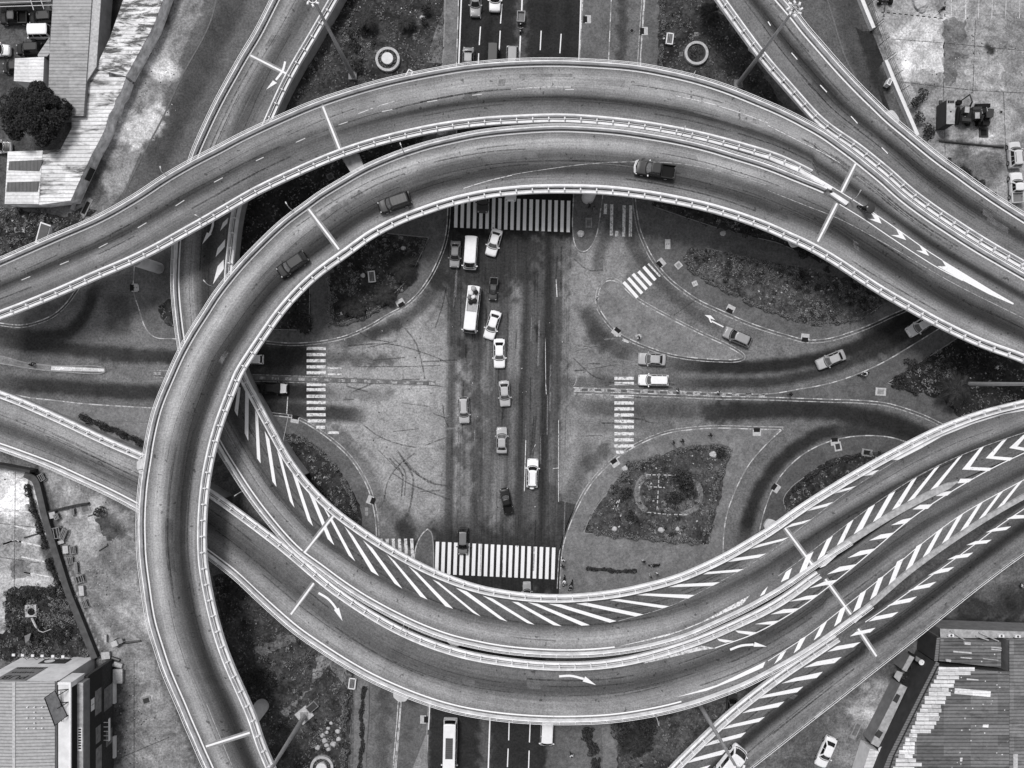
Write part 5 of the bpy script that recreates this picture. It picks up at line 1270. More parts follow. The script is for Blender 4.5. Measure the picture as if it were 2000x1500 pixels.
# ---------------------------------------------------------------- plants
def hedge(pts, w, h, label, mat='hedge', z=KERB, dens=120, group='clipped hedges along the garden beds'):
    q = wpath(pts, z, 4.0); mb = MB(); nr = normals(q); s = arclen(q)
    n = int(s[-1] * w * dens)
    for _ in range(n):
        u = rnd.uniform(0, s[-1]); o = rnd.uniform(-1, 1)
        lump = .75 + .3 * math.sin(u * 2.1 + o) + .15 * math.sin(u * 5.3)
        x = np.interp(u, s, q[:, 0]) + np.interp(u, s, nr[:, 0]) * o * w / 2 * lump; y = np.interp(u, s, q[:, 1]) + np.interp(u, s, nr[:, 1]) * o * w / 2 * lump
        leaf_quad(mb, (x, y, z + h * lump * math.sqrt(max(0, 1 - o * o * .8)) * rnd.uniform(.5, 1.05)), .12)
    c = tuple(q[len(q) // 2]); r0 = thing('hedge', label, 'hedge', (c[0], c[1], z), 0, group)
    mb.build('foliage', M[mat], r0, root=r0)
    mb = MB()
    prof = [(-w * .2, -.0), (w * .2, 0), (w * .1, h * .35), (-w * .1, h * .35)]
    q3 = np.concatenate([q[:, :2], np.full((len(q), 1), z)], 1)
    loftpath(mb, q3, prof); mb.build('stems', M['greyd'], r0, root=r0)
hedge([(1222, 908), (1240, 903), (1262, 900), (1288, 888)], .9, .8, 'short clipped hedge at the upper left rim of the square garden')
hedge([(1316, 882), (1350, 874), (1400, 872), (1418, 872)], .9, .8, 'clipped hedge along the top rim of the square garden')
hedge([(1422, 884), (1412, 912), (1404, 935), (1398, 955), (1390, 990), (1384, 1020), (1382, 1036)], .8, .8, 'long clipped hedge down the right rim of the square garden')
hedge([(1150, 1030), (1170, 1040), (1210, 1046), (1260, 1050), (1320, 1056), (1370, 1058)], .9, .7, 'long clipped hedge along the bottom rim of the square garden')
hedge([(1212, 938), (1220, 926), (1234, 914), (1250, 908)], 1.0, .8, 'clipped hedge climbing the left rim of the square garden')
hedge([(1144, 1110), (1180, 1112), (1215, 1116), (1243, 1113)], .7, .5, 'low dark hedge on the pavement below the square garden', 'shrub')
hedge([(1342, 520), (1365, 537), (1400, 558), (1440, 578)], .8, .6, 'clipped hedge along the lower left rim of the long flower bed')
hedge([(1450, 585), (1490, 602), (1530, 615), (1560, 628)], .8, .6, 'clipped hedge along the lower right rim of the long flower bed')
hedge([(1420, 498), (1460, 505), (1500, 516), (1560, 530)], .8, .6, 'clipped hedge along the top rim of the long flower bed')
hedge([(1585, 632), (1630, 630), (1680, 622)], .7, .6, 'clipped hedge at the bottom rim of the right part of the flower bed')
hedge([(1347, 490), (1356, 488), (1372, 492)], .9, .6, 'tuft of hedge at the pointed left end of the flower bed')
hedge([(648, 570), (648, 600), (650, 632)], .7, .7, 'clipped hedge down the left side of the dark lawn')
hedge([(660, 634), (700, 624), (740, 604)], .7, .6, 'clipped hedge along the bottom of the dark lawn')
hedge([(832, 468), (826, 482), (818, 494)], .9, .7, 'short hedge at the upper right tip of the dark lawn')
hedge([(590, 856), (615, 872), (640, 895), (660, 918)], .8, .7, 'clipped hedge on the upper part of the curved bed inside the lower left kerb')
hedge([(668, 935), (680, 955), (690, 978), (695, 1000)], .8, .7, 'clipped hedge on the lower part of the curved bed inside the lower left kerb')
hedge([(676, 1352), (673, 1385), (672, 1425)], 1.4, 1.0, 'broad clipped hedge beside the bench at the bottom')
hedge([(674, 1460), (671, 1490), (668, 1520)], 1.3, 1.0, 'broad clipped hedge running off the bottom edge')
hedge([(712, 1340), (706, 1400), (708, 1450), (700, 1510)], .8, .4, 'narrow overgrown strip of weeds along the bottom service road', 'shrub')
hedge([(1145, 1420), (1152, 1450), (1160, 1470)], 2.0, 1.0, 'dark overgrown hedge beside the paved strip below the bottom deck', 'shrub')
hedge([(1160, 1480), (1166, 1500), (1168, 1520)], 1.6, 1.0, 'ragged dark hedge at the bottom edge below the bottom deck', 'shrub')
hedge([(1293, 0), (1295, 30), (1296, 60)], .8, .6, 'short hedge at the top beside the narrow service road', 'hedge')
hedge([(1291, 95), (1291, 115), (1290, 135)], .7, .6, 'hedge stub between the bench and the top deck', 'hedge')
hedge([(160, 812), (190, 826), (230, 842), (285, 868)], 1.2, 1.2, 'dark shaggy hedge against the wall of the left ramp', 'shrub')
hedge([(1545, 960), (1580, 932), (1625, 904), (1680, 888)], .7, .6, 'clipped hedge around the shaded lower right bed', 'shrub')
hedge([(1745, 742), (1790, 714), (1815, 700)], .8, .7, 'clipped hedge along the upper kerb of the triangular island at right', 'shrub')
hedge([(1740, 752), (1770, 760), (1790, 768)], .7, .7, 'clipped hedge along the lower kerb of the triangular island at right', 'shrub')
hedge([(55, 945), (65, 985), (80, 1030), (92, 1070)], 1.1, .9, 'shaggy weeds along the concrete yard side of the slanting wall at left', 'shrub', z=0)
hedge([(95, 1090), (112, 1130), (128, 1165)], 1.1, .9, 'shaggy weeds along the lower part of the slanting wall at left', 'shrub', z=0)
hedge([(24, 1175), (60, 1160), (110, 1155)], 2.0, .8, 'weedy thicket round the pale slab at lower left', 'shrub', z=0)
hedge([(30, 1225), (80, 1232), (140, 1240)], 3.0, 1.0, 'dense dark thicket in front of the brick fronted building', 'shrub', z=0)
hedge([(1845, 320), (1890, 345), (1940, 390)], 2.0, .4, 'straggling weeds at the edge of the concrete yard', 'shrub', z=0)

def bush(px, py, r, h, label, mat='shrub', z=KERB, n=None, group='bushes in the grass'):
    x, y = W(px, py, z); t = thing('bush', label, 'bush', (x, y, z), 0, group)
    mb = MB()
    cl = [(rnd.uniform(-.6, .6) * r, rnd.uniform(-.6, .6) * r, rnd.uniform(.3, .8) * h) for _ in range(7)]
    for _ in range(n or int(170 * r * r + 40)):
        c = rnd.choice(cl); d_ = Vector((rnd.gauss(0, 1), rnd.gauss(0, 1), abs(rnd.gauss(0, 1)))).normalized() * r * .5
        leaf_quad(mb, (c[0] + d_.x, c[1] + d_.y, c[2] + d_.z * h / r * .4), .15)
    mb.build('foliage', M[mat], t)
    mb = MB(); mb.tube([(0, 0, 0), (.03, .02, h * .5)], [.07, .04], 6); mb.build('stem', M['bark'], t)
for px, py, r, h, lab in ((718, 56, 1.2, 1.3, 'dark bush near the leaning mast at the top'), (690, 72, .9, 1.0, 'dark bush beside the white stone in the top grass'), (692, 92, 1.0, .9, 'low dark bush under the white stone in the top grass'),
                          (700, 128, 1.2, 1.2, 'dark bush at the foot of the top left mast'), (834, 22, .9, 1.5, 'dark bush close to the top road kerb'), (829, 44, .7, 1.0, 'small dark bush below the white box near the top road'),
                          (1330, 935, 1.9, 2.2, 'large dark bush in the middle of the square garden'), (1310, 975, 1.4, 1.6, 'dark bush below the large one in the square garden'), (1340, 955, 1.3, 1.4, 'dark bush right of centre in the square garden'),
                          (1222, 965, 1.1, 1.1, 'low dark bush on the left of the square garden'), (1232, 1005, 1.0, 1.1, 'low dark bush at the lower left of the square garden'), (1405, 885, .9, 1.0, 'pale topped bush at the upper right corner of the square garden'),
                          (1775, 712, .9, 1.0, 'dark round bush left of the palm'), (1845, 710, 1.0, 1.0, 'dark round bush above the palm'), (1890, 700, .9, 1.0, 'dark round bush near the white post at right'), (1930, 712, 1.2, 1.1, 'dark bush at the far right bed'),
                          (1880, 725, 1.1, 1.0, 'dark bush right of the palm crown'), (1565, 534, .55, .7, 'small round black bush beside the flower bed'), (1613, 527, .5, .7, 'small round black bush on the pavement under the loop'), (1593, 562, .55, .7, 'small round dark bush on the footpath through the bed'),
                          (1669, 560, .6, .8, 'small round dark bush under the loop edge'), (1570, 496, 1.1, 1.0, 'dark bush beside the pier head under the loop'), (1455, 452, 1.0, .9, 'dark bush on the strip below the loop'),
                          (1230, 1430, 3.0, 2.0, 'wide dark bush under the edge of the bottom deck'), (1262, 1412, 1.4, 1.4, 'dark bush right of the wide one under the bottom deck'), (1795, 190, .9, 1.6, 'spiky bush behind the yard wall'), (1783, 205, 1.0, 1.8, 'leafy bush leaning on the yard wall'),
                          (1790, 232, .9, 1.4, 'leafy bush at the bottom of the yard wall'), (197, 998, .9, .8, 'dark weed clump on the dirt below the left ramp'), (1815, 258, 1.3, .8, 'dark heap of brush at the yard corner'),
                          (1760, 1330, 1.5, 1.4, 'dark bush beside the narrow shed at lower right'), (1780, 1300, 1.2, 1.2, 'dark bush between the shed and the big roof'), (600, 616, 1.4, 1.6, 'dark bush at the edge of the small left lawn'),
                          (985, 1560, 1.0, 1.0, 'bush past the bottom edge'), (500, 1330, 2.0, 1.4, 'dark bush in the shade beside the loop at lower left'), (520, 1320, 1.6, 1.2, 'second dark bush in the shade at lower left')):
    if py < 1540: bush(px, py, r, h, lab)

def palm(px, py, r, h, label, nf=14, z=KERB, mat='palm'):
    x, y = W(px, py, z); t = thing('palm_tree', label, 'palm tree', (x, y, z), rnd.uniform(0, 6), 'palms on the islands')
    mb = MB(); mb.tube([(0, 0, 0), (.05, .03, h * .5), (0, 0, h)], [.2, .15, .13], 8); mb.build('trunk', M['bark'], t)
    for k in range(nf):
        a = 2 * math.pi * k / nf + rnd.uniform(-.2, .2); L = r * rnd.uniform(.8, 1.1); lift = rnd.uniform(.1, .55)
        mb = MB(); P = []
        for i in range(9):
            u = i / 8; P.append(Vector((math.cos(a) * L * u, math.sin(a) * L * u, h + L * (lift * u - .75 * u * u))))
        mb.tube(P, [.035 * (1 - i / 10) for i in range(9)], 4)
        side = Vector((-math.sin(a), math.cos(a), 0)); fw = Vector((math.cos(a), math.sin(a), 0))
        for i in range(1, 26):
            u = i / 26; j = min(7, int(u * 8)); p = P[j].lerp(P[j + 1], u * 8 - j); ll = L * .26 * math.sin(math.pi * min(1, u * .9 + .12)) + .06
            for s in (-1, 1):
                tip = p + side * s * ll + fw * ll * .6 + Vector((0, 0, -.25 * ll)); w = fw * .06
                mb.add([p - w, p + w, tip], [(0, 1, 2)])
        mb.build('frond', M[mat], t)
palm(1846, 760, 3.0, 3.2, 'big dark palm on the triangular island at right', 16)
palm(790, 525, 2.6, 1.8, 'palm at the right corner of the dark lawn')
palm(752, 578, 2.0, 1.5, 'palm at the lower right edge of the dark lawn')
palm(682, 598, 1.8, 1.3, 'small palm at the lower left of the dark lawn')
palm(700, 606, 1.4, 1.1, 'smallest palm at the foot of the dark lawn')
palm(1378, 40, 1.9, 2.6, 'dark palm right of the top road')
palm(721, 52, 1.4, 2.0, 'dark palm in the top grass left of the planted ring', 10)
palm(795, 50, 1.5, 1.4, 'palm between the sculpture blocks in the top grass', 10)
palm(1240, 1442, 2.8, 2.0, 'dark palm under the edge of the bottom deck')
palm(598, 640, 1.3, 1.0, 'small palm by the white stone on the left lawn', 9)
palm(470, 0 + 1120 + 40, .8, .6, 'tiny palm in the shade beside the loop', 8)

def tree(px, py, r, h, label, z=0):
    x, y = W(px, py, h * .7); t = thing('broadleaf_tree', label, 'tree', (x, y, z))
    mb = MB(); mb.tube([(0, 0, 0), (.1, 0, h * .3), (0, .1, h * .55)], [.4, .3, .2], 10)
    clumps = []
    for k in range(80):
        a = rnd.uniform(0, 6.28); e = rnd.random() ** .55
        e *= .86 + .16 * math.sin(2 * a + .6) * math.sin(3 * a) + .10 * math.sin(5 * a + 1)
        clumps.append((math.cos(a) * r * e * .9, math.sin(a) * r * e * .9, h * (.5 + .42 * math.sqrt(max(0, 1 - e * e)) * rnd.uniform(.7, 1.1)), rnd.uniform(.55, 1.15)))
    for c in clumps[:12]: mb.tube([(0, .05, h * .4), (c[0] * .5, c[1] * .5, h * .52), (c[0] * .9, c[1] * .9, c[2] - .2)], [.16, .1, .04], 6)
    mb.build('trunk', M['bark'], t)
    mb = MB()
    for c in clumps:
        for _ in range(260):
            d_ = Vector((rnd.gauss(0, 1), rnd.gauss(0, 1), rnd.gauss(0, 1))).normalized() * c[3] * rnd.uniform(.7, 1.05)
            leaf_quad(mb, (c[0] + d_.x, c[1] + d_.y, c[2] + d_.z * .8), .17)
    mb.build('crown', M['leaf'], t)
tree(64, 222, 5.5, 7.0, 'big dark round tree standing over the white corrugated roofs')

# grass: stems and tufts nobody could count
for poly, z, dens in LAWNS:
    P = np.array(poly, float); lo, hi = P.min(0), P.max(0)
    area = abs(sum(P[i][0] * P[(i + 1) % len(P)][1] - P[(i + 1) % len(P)][0] * P[i][1] for i in range(len(P)))) / 2 / PXM ** 2
    n = int(area * 7 * dens * (hi - lo).prod() / PXM ** 2 / max(area, 1))
    xs = nrs.uniform(lo[0], hi[0], n); ys = nrs.uniform(lo[1], hi[1], n)
    dn = np.sin(xs * .11 + np.sin(ys * .07) * 2) + np.sin(ys * .13 + np.sin(xs * .09) * 2)
    m = inside(P, xs, ys) & (dn > nrs.uniform(-2, 1.2, n)); mb = MB()
    for a, b in zip(xs[m], ys[m]):
        x, y = W(a, b, z); an = rnd.uniform(0, 6.28); s = rnd.uniform(.08, .24); c, q = math.cos(an) * s, math.sin(an) * s
        hh = z + rnd.uniform(.05, .22)
        mb.add([(x - c, y - q, z + .01), (x + c * .3 - q * .5, y + q * .3 + c * .5, hh * .6 + z * .4), (x + c, y + q, hh), (x + c * .2 + q * .5, y + q * .2 - c * .5, hh * .7 + z * .3)], [(0, 1, 2, 3)])
    if mb.v: tag(mb.build('grass', M['grass'], center=True), kind='stuff')
# low planting that reads as one mass in each bed
for poly, n, lo_, hi_ in ((LAWNS[2][0], 300, .15, .45), (LAWNS[7][0], 150, .12, .4), (LAWNS[0][0], 170, .12, .45), (LAWNS[6][0], 130, .15, .6), (LAWNS[9][0], 90, .15, .45), (LAWNS[8][0], 90, .15, .4), (LAWNS[5][0], 110, .12, .4), (LAWNS[3][0], 120, .12, .4), (LAWNS[10][0], 170, .15, .5), (LAWNS[11][0], 50, .15, .5), (LAWNS[12][0], 160, .15, .5), (LAWNS[13][0], 220, .2, .55), (LAWNS[4][0], 60, .12, .4)):
    P = np.array(poly, float); lo, hi = P.min(0), P.max(0); mb = MB(); c = 0; cen = [(rnd.uniform(lo[0], hi[0]), rnd.uniform(lo[1], hi[1])) for _ in range(9)]
    for _ in range(n * 8):
        if c >= n: break
        q = rnd.choice(cen); a, b = (rnd.gauss(q[0], 26), rnd.gauss(q[1], 22)) if rnd.random() < .65 else (rnd.uniform(lo[0], hi[0]), rnd.uniform(lo[1], hi[1]))
        if not inside(P, np.array([a]), np.array([b]))[0]: continue
        c += 1; x, y = W(a, b); r = rnd.uniform(lo_, hi_) * 1.25; mi = rnd.choice((0, 0, 1, 1, 2, 2))
        for _k in range(int(14 + r * 40)):
            v_ = Vector((rnd.gauss(0, 1), rnd.gauss(0, 1), abs(rnd.gauss(0, 1)))).normalized() * r * rnd.uniform(.5, 1.1)
            k0 = len(mb.f); leaf_quad(mb, (x + v_.x, y + v_.y, KERB + .05 + v_.z * .9), .11); mb.m[k0:] = [mi] * (len(mb.f) - k0)
    if mb.v: tag(mb.build('low_planting', [M['shrub'], M['hedge'], M['shrub_pale']], center=True), kind='stuff')
# pale litter and pebbles on the lawns and verges
mb = MB()
for poly, k in ((LAWNS[0][0], 46), (LAWNS[2][0], 150), (LAWNS[7][0], 90), (LAWNS[5][0], 60), (LAWNS[4][0], 30), (LAWNS[6][0], 40), (LAWNS[8][0], 24), (LAWNS[9][0], 20), (LAWNS[10][0], 40), (LAWNS[11][0], 14), (LAWNS[12][0], 40), (LAWNS[3][0], 30)):
    P = np.array(poly, float); lo, hi = P.min(0), P.max(0)
    for _ in range(k):
        a, b = rnd.uniform(lo[0], hi[0]), rnd.uniform(lo[1], hi[1])
        if inside(P, np.array([a]), np.array([b]))[0]:
            x, y = W(a, b); s = rnd.choice((.07, .09, .12, .18)); mb.box((x, y, KERB + .08), (s * rnd.uniform(.7, 2), s, .08), rnd.uniform(0, 3))
tag(mb.build('litter', M['hatch_light'], center=True), kind='stuff')
mb = MB()
for _ in range(420):
    a, b = rnd.choice(((rnd.gauss(300, 26), rnd.gauss(150, 70)), (rnd.gauss(1860, 80), rnd.gauss(120, 70)), (rnd.gauss(200, 30), rnd.gauss(1120, 90)), (rnd.gauss(260, 20), rnd.gauss(1400, 60)), (rnd.uniform(650, 1160), rnd.uniform(560, 1020))))
    x, y = W(a, b); s = rnd.choice((.06, .08, .12)); mb.box((x, y, .04), (s * 1.4, s, .05), rnd.uniform(0, 3), mi=rnd.choice((0, 1)))
tag(mb.build('litter', [M['hatch_light'], M['hatch_dark']], center=True), kind='stuff')

# loose rocks, each a thing
def rock(px, py, s, label, mat='hatch_light', z=KERB, group='pale boulders in the grass'):
    x, y = W(px, py, z); mb = MB(); n = 9
    rings = []
    for zz, k in ((0, 1), (s * .45, .95), (s * .75, .55)):
        rings.append([(x + s * k * math.cos(6.283 * i / n) * rnd.uniform(.75, 1.15), y + s * k * math.sin(6.283 * i / n) * rnd.uniform(.65, 1.0), z + zz) for i in range(n)])
    mb.loft(rings); return tag(mb.build('boulder', M[mat], center=True), label, 'boulder', group)
ROCKW = ['topmost', 'second from the top', 'third from the top', 'fourth from the top', 'fifth from the top', 'sixth from the top', 'seventh from the top', 'eighth from the top', 'ninth from the top', 'tenth from the top', 'lowest']
for k, (px, py, s) in enumerate(((647, 1412, .3), (641, 1422, .32), (639, 1430, .3), (660, 1428, .4), (630, 1436, .42), (661, 1443, .4), (634, 1446, .5), (638, 1455, .4), (652, 1452, .5), (621, 1459, .5), (642, 1463, .34))):
    rock(px, py, s, 'pale boulder in the rock ring near the bottom edge, ' + ROCKW[k])
for px, py, s, lab in ((692, 70, .6, 'white boulder in the grass left of the planted ring'), (1200, 1033, .45, 'white boulder at the bottom rim of the square garden, leftmost'), (1291, 1035, .5, 'white ring shaped boulder at the bottom rim of the square garden, centre'), (1323, 1033, .4, 'white boulder at the bottom rim of the square garden, rightmost'),
                       (1393, 888, .6, 'pale boulder in the top right corner of the square garden'), (1221, 915, .5, 'pale boulder on the left kerb of the square garden'), (1247, 658, .55, 'heap of pale rubbish sacks on the teardrop island'), (600, 644, .4, 'white stone at the corner of the small left lawn'),
                       (709, 538, .4, 'pale stone left of the bench on the dark lawn'), (788, 485, .4, 'oblong pale stone at the top of the dark lawn'), (668, 612, .35, 'pale flat stone at the foot of the dark lawn'), (1412, 456, .5, 'pale stone on the strip below the loop'), (825, 35, .4, 'white box in the grass near the top road'), (1134, 457, .6, 'pale rubble heap on the small island by the crosswalk')):
    rock(px, py, s, lab)
# ---------------------------------------------------------------- buildings
def wp(pts, z): return [W(x, y, z) for x, y in pts]
def roof_building(name, label, parts, cat='shed'):
    """parts: list of (part name, roof outline in pixels at its height, z0, z1, material, wall material)"""
    c = W(*np.mean(np.array(parts[0][1], float), 0), parts[0][3])
    t = thing(name, label, cat, (c[0], c[1], 0))
    for pn, poly, z0, z1, rm, wm in parts:
        q = wp(poly, z1)
        if wm:
            cx = sum(p[0] for p in q) / len(q); cy = sum(p[1] for p in q) / len(q)
            mb = MB(); mb.prism([(cx + (p[0] - cx) * .985, cy + (p[1] - cy) * .985) for p in q], z0, z1 - .12); mb.build('wall', M[wm], t, root=t)
        mb = MB(); mb.prism(q, z1 - .10, z1); mb.build(pn, M[rm], t, root=t)
    return t
M['roof_grey'] = ribbed('grey corrugated roof', 168, 1, .5, .5, stain=.3, sheet=2.0)
M['roof_white'] = ribbed('white corrugated roof', 232, 1, .6, .5, stain=.9, stain_scale=.16, sheet=1.4, stain_lo=.46)
M['roof_white_clean'] = ribbed('clean white corrugated roof', 232, 1, .5, .7, stain=.2, sheet=1.6)
M['roof_stained'] = ribbed('stained white roof', 235, 1, .6, .62, stain=.92, stain_scale=.42, sheet=1.7, stain_lo=.44)
M['roof_bw'] = ribbed('pub roof sheets', 172, 1, .46, .38, stain=.12)
M['roof_dark'] = ribbed('dark grey corrugated roof', 118, 1, .52, .3, vary=.38, dots=.9, stain=.4, sheet=1.5)
M['roof_mid'] = ribbed('mid grey corrugated roof', 128, 1, .5, .36, vary=.3, stain=.3, sheet=2.0)
M['roof_pale_ribs'] = ribbed('pale gutter ribs', 120, 1, .36, .4)
M['facade'] = plain('stained shed front', 222, .9, .2, .45, .9)
M['skylight'] = ribbed('dirty skylight sheets', 92, 0, .55, .6, stain=.2)
M['brick'] = ribbed('dark brick wall', 44, 2, .22, .6, rough=.9)
M['brick_b'] = plain('brown brick', 58, 0.9, 0.2, 0.35, 4.0)
M['pane'] = plain('window pane', 118, 0.15, 0.6, 0.35, 1.5)

t = roof_building('long_shed', 'long shed with a pale grey corrugated roof beside the car park', [
    ('roof', [(107, -60), (183, -60), (168, 160), (163, 226), (93, 226), (97, 100)], 0, 3.4, 'roof_grey', 'grey'),
    ('roof_strip', [(183.6, -60), (201, -60), (188, 130), (168.6, 160)], 0, 3.2, 'hatch_light', 'grey')])
t = roof_building('stained_shed', 'narrow shed with a white roof covered in dark streaky stains', [
    ('roof', [(258, -50), (336, -50), (300, 50), (246, 149), (186, 134), (214, 75)], 0, 2.7, 'roof_stained', 'facade')])
t = roof_building('white_shed', 'big shed with white corrugated sheets, some blackened, in the shadow of the dark tree', [
    ('roof', [(169, 163), (184, 138), (213, 137), (213, 150), (246, 151), (236, 180), (228, 190), (222, 210), (212, 225), (206, 250), (194, 275), (180, 300), (166, 330), (152, 360), (138, 392), (76, 400), (84, 294), (118, 292), (140, 250), (140, 228), (164, 228)], 0, 2.6, 'roof_white', 'facade'),
    ('skylight', [(84, 312), (76, 334), (16, 332), (18, 315)], 2.0, 2.73, 'skylight', None), ('skylight', [(77, 354), (73, 374), (12, 374), (14, 356)], 2.0, 2.73, 'skylight', None),
    ('roof_sheet', [(15, 296), (83.4, 294), (75.4, 398), (9, 398)], 0, 2.65, 'roof_white_clean', 'facade')])
# front wall of the sheds, facing the verge
mb = MB()
for p in ([(300, 52), (313, 63), (302, 84), (290, 104)], [(290, 104), (302, 84), (276, 134), (262, 152), (250, 150), (277, 128)], [(250, 150), (262, 152), (235, 200), (222, 240), (212, 235), (233, 190)], [(212, 235), (222, 240), (205, 270), (185, 318), (172, 318), (190, 280)], [(172, 318), (185, 318), (160, 362), (140, 400), (128, 402), (152, 360)]):
    pass
q = wpath([(313, 63), (300, 86), (278, 130), (260, 158), (232, 205), (221, 245), (205, 275), (182, 325), (160, 365), (143, 410)], 0, 5)
loftpath(mb, np.concatenate([q, np.zeros((len(q), 1))], 1), [(-.12, 0), (.12, 0), (.12, .5), (-.12, .5)])
t = thing('yard_wall', 'low pale plinth wall along the front of the stained white sheds', 'wall', (q[4][0], q[4][1], 0)); mb.build('wall', M['cream'], t, root=t)
mb = MB(); loftpath(mb, np.concatenate([q, np.full((len(q), 1), .5)], 1), [(-.15, .0), (.15, .0), (.15, .06), (-.15, .06)]); mb.build('coping', M['ledge'], t, root=t)
mb = MB()
for px, py in ((215, 222), (192, 285), (178, 340), (152, 370)):
    x, y = W(px, py, .8); mb.box((x - .3, y, 1.0), (.7, 2.0, 1.2), -.45)
mb.build('opening', M['greyd'], t, root=t)
t = roof_building('white_hut', 'small hut with a white ribbed roof between the parked cars and the tree', [('roof', [(29, 114), (86, 111), (84, 162), (27, 158)], 0, 3.2, 'roof_white_clean', 'cream'), ('lean_to_roof', [(74, 106), (97, 72), (97, 104), (92, 110), (74, 110.4)], 0, 3.0, 'roof_grey', 'grey')])
# dark canopy frame at the top left corner
t = roof_building('car_port', 'dark car port frame at the top left corner over the parked pickup', [('roof', [(-30, -30), (62, -30), (60, 6), (-30, 10)], 2.2, 2.4, 'steel_dark', None)])
mb = MB()
for a, b in (((-30, 14), (104, 10)), ((-30, 6), (100, 2)), ((60, 0), (66, 20)), ((80, 0), (86, 18))):
    p, q2 = W(*a, 2.4), W(*b, 2.4); mb.tube([(p[0], p[1], 2.4), (q2[0], q2[1], 2.4)], .07, 6)
mb.build('frame', M['steel'], t, root=t)
for px in (-10, 30, 58, 98):
    mb = MB(); x, y = W(px, 12, 0); mb.tube([(x, y, 0), (x, y, 2.35)], .07, 6); mb.build('post', M['steel'], t, root=t)

# pub building, lower left
gx1 = W(185, 1283)[0]; gx0 = W(44, 1283)[0]; gy1 = W(185, 1283)[1]; gy0 = W(0, 1640)[1]; ge = W(222, 1290)[0]
t = thing('pub_building', 'pub building with a pale sign wall and grey ribbed roof, lower left corner', 'building', ((gx0 + gx1) / 2, gy1 - 8, 0))
bx = lambda mb, x0, x1, y0, y1, z0, z1: mb.box(((x0 + x1) / 2, (y0 + y1) / 2, (z0 + z1) / 2), (x1 - x0, y1 - y0, z1 - z0))
gxw = gx0 - 14
mb = MB(); bx(mb, gx0, gx1, gy0, gy1, 0, 9.7); mb.build('wall', M['cream'], t, root=t)
rx = W(108, 1336, 10)[0]
ridge = W(27, 1400, 10.3)[0]
mb = MB(); mb.loft([[(gxw, y, 9.2), (gxw, y, 9.3), (ridge, y, 10.25), (rx - .1, y, 9.95), (rx - .1, y, 9.85)] for y in (gy0, gy1 + .1)]); mb.build('roof', M['roof_bw'], t, root=t)
mb = MB(); bx(mb, ridge - .2, ridge + .2, gy0, gy1 + .15, 10.2, 10.34); mb.build('ridge_cap', M['hatch_light'], t, root=t)
px0, px1 = W(113, 1340, 10.4)[0], W(139, 1340, 10.4)[0]
py1 = W(120, 1333, 10.4)[1]
mb = MB(); bx(mb, rx, px0, gy0, py1 - .1, 9.4, 9.75); mb.build('gutter', M['greyd'], t, root=t)
mb = MB(); bx(mb, px0, px1, gy0, py1, 6.9, 10.3); mb.build('parapet_wall', M['cream'], t, root=t)
mb = MB(); bx(mb, px1 - .28, px1, gy0, py1 + .05, 10.3, 10.5); bx(mb, px0, px1 - .3, py1 - .3, py1 + .05, 10.3, 10.46); mb.build('coping', M['white'], t, root=t)
# lower east block
ly1 = W(222, 1300, 6.7)[1]
ly1 = W(0, 1300, 3)[1]
mb = MB(); bx(mb, px1 + .02, ge, gy0, ly1, 0, 7.15); mb.build('side_block', M['brick_b'], t, root=t)
fx1 = px1 + .85
mb = MB(); bx(mb, px1 + .005, px1 + .03, gy0, ly1 - .4, 8.95, 10.25); mb.build('recess_shade', M['hatch_dark'], t, root=t)  # flat dark strip on the wall, painting the shade of a recess
mb = MB(); bx(mb, px1 + .03, fx1, gy0, ly1 - .3, 7.2, 8.9); mb.build('fascia_box', M['grey'], t, root=t)
mb = MB(); bx(mb, px1 + .03, fx1 + .06, gy0, ly1 - .25, 8.9, 8.98); bx(mb, fx1 - .1, fx1 + .06, gy0, ly1 - .25, 8.98, 9.08); mb.build('fascia_top', M['ledge'], t, root=t)
mb = MB(); bx(mb, ge - .02, ge + .06, gy0, ly1 - .2, 3.4, 6.9); mb.build('brick_facing', M['brick'], t, root=t)
def east_win(pyc, z0, z1, h, name='window', mat='pane'):
    y = W(0, pyc, (z0 + z1) / 2)[1]
    mb = MB(); bx(mb, ge + .062, ge + .10, y - h / 2, y + h / 2, z0, z1); return mb.build(name, M[mat], t, root=t)
for pyc, z0, z1, h in ((1370, 3.7, 5.4, 3.6), (1362, .6, 2.9, 3.4), (1434, 3.9, 5.2, 2.4), (1482, 3.6, 5.2, 3.6), (1440, .6, 2.4, 2.2)): east_win(pyc, z0, z1, h)
east_win(1376, 5.6, 6.5, 1.7, 'notice_board', 'white')
o = east_win(1376, 5.7, 6.4, .1, 'notice_board', 'greyd')
mb = MB(); y0_, y1_ = W(0, 1440, 2)[1], W(0, 1397, 2)[1]; bx(mb, ge + .9, ge + 1.0, y0_, y1_, 2.9, 3.3)
for k in range(5): bx(mb, ge + .1, ge + .9, y0_ + k * (y1_ - y0_) / 5, y0_ + k * (y1_ - y0_) / 5 + .08, 3.0, 3.08)
mb.build('balcony_rail', M['white'], t, root=t)
mb = MB(); bx(mb, ge + .1, ge + .45, W(0, 1372)[1], W(0, 1330)[1], .0, .5); bx(mb, ge + .1, ge + .45, W(0, 1478)[1], W(0, 1436)[1], 0, .5); mb.build('plinth', M['cream'], t, root=t)
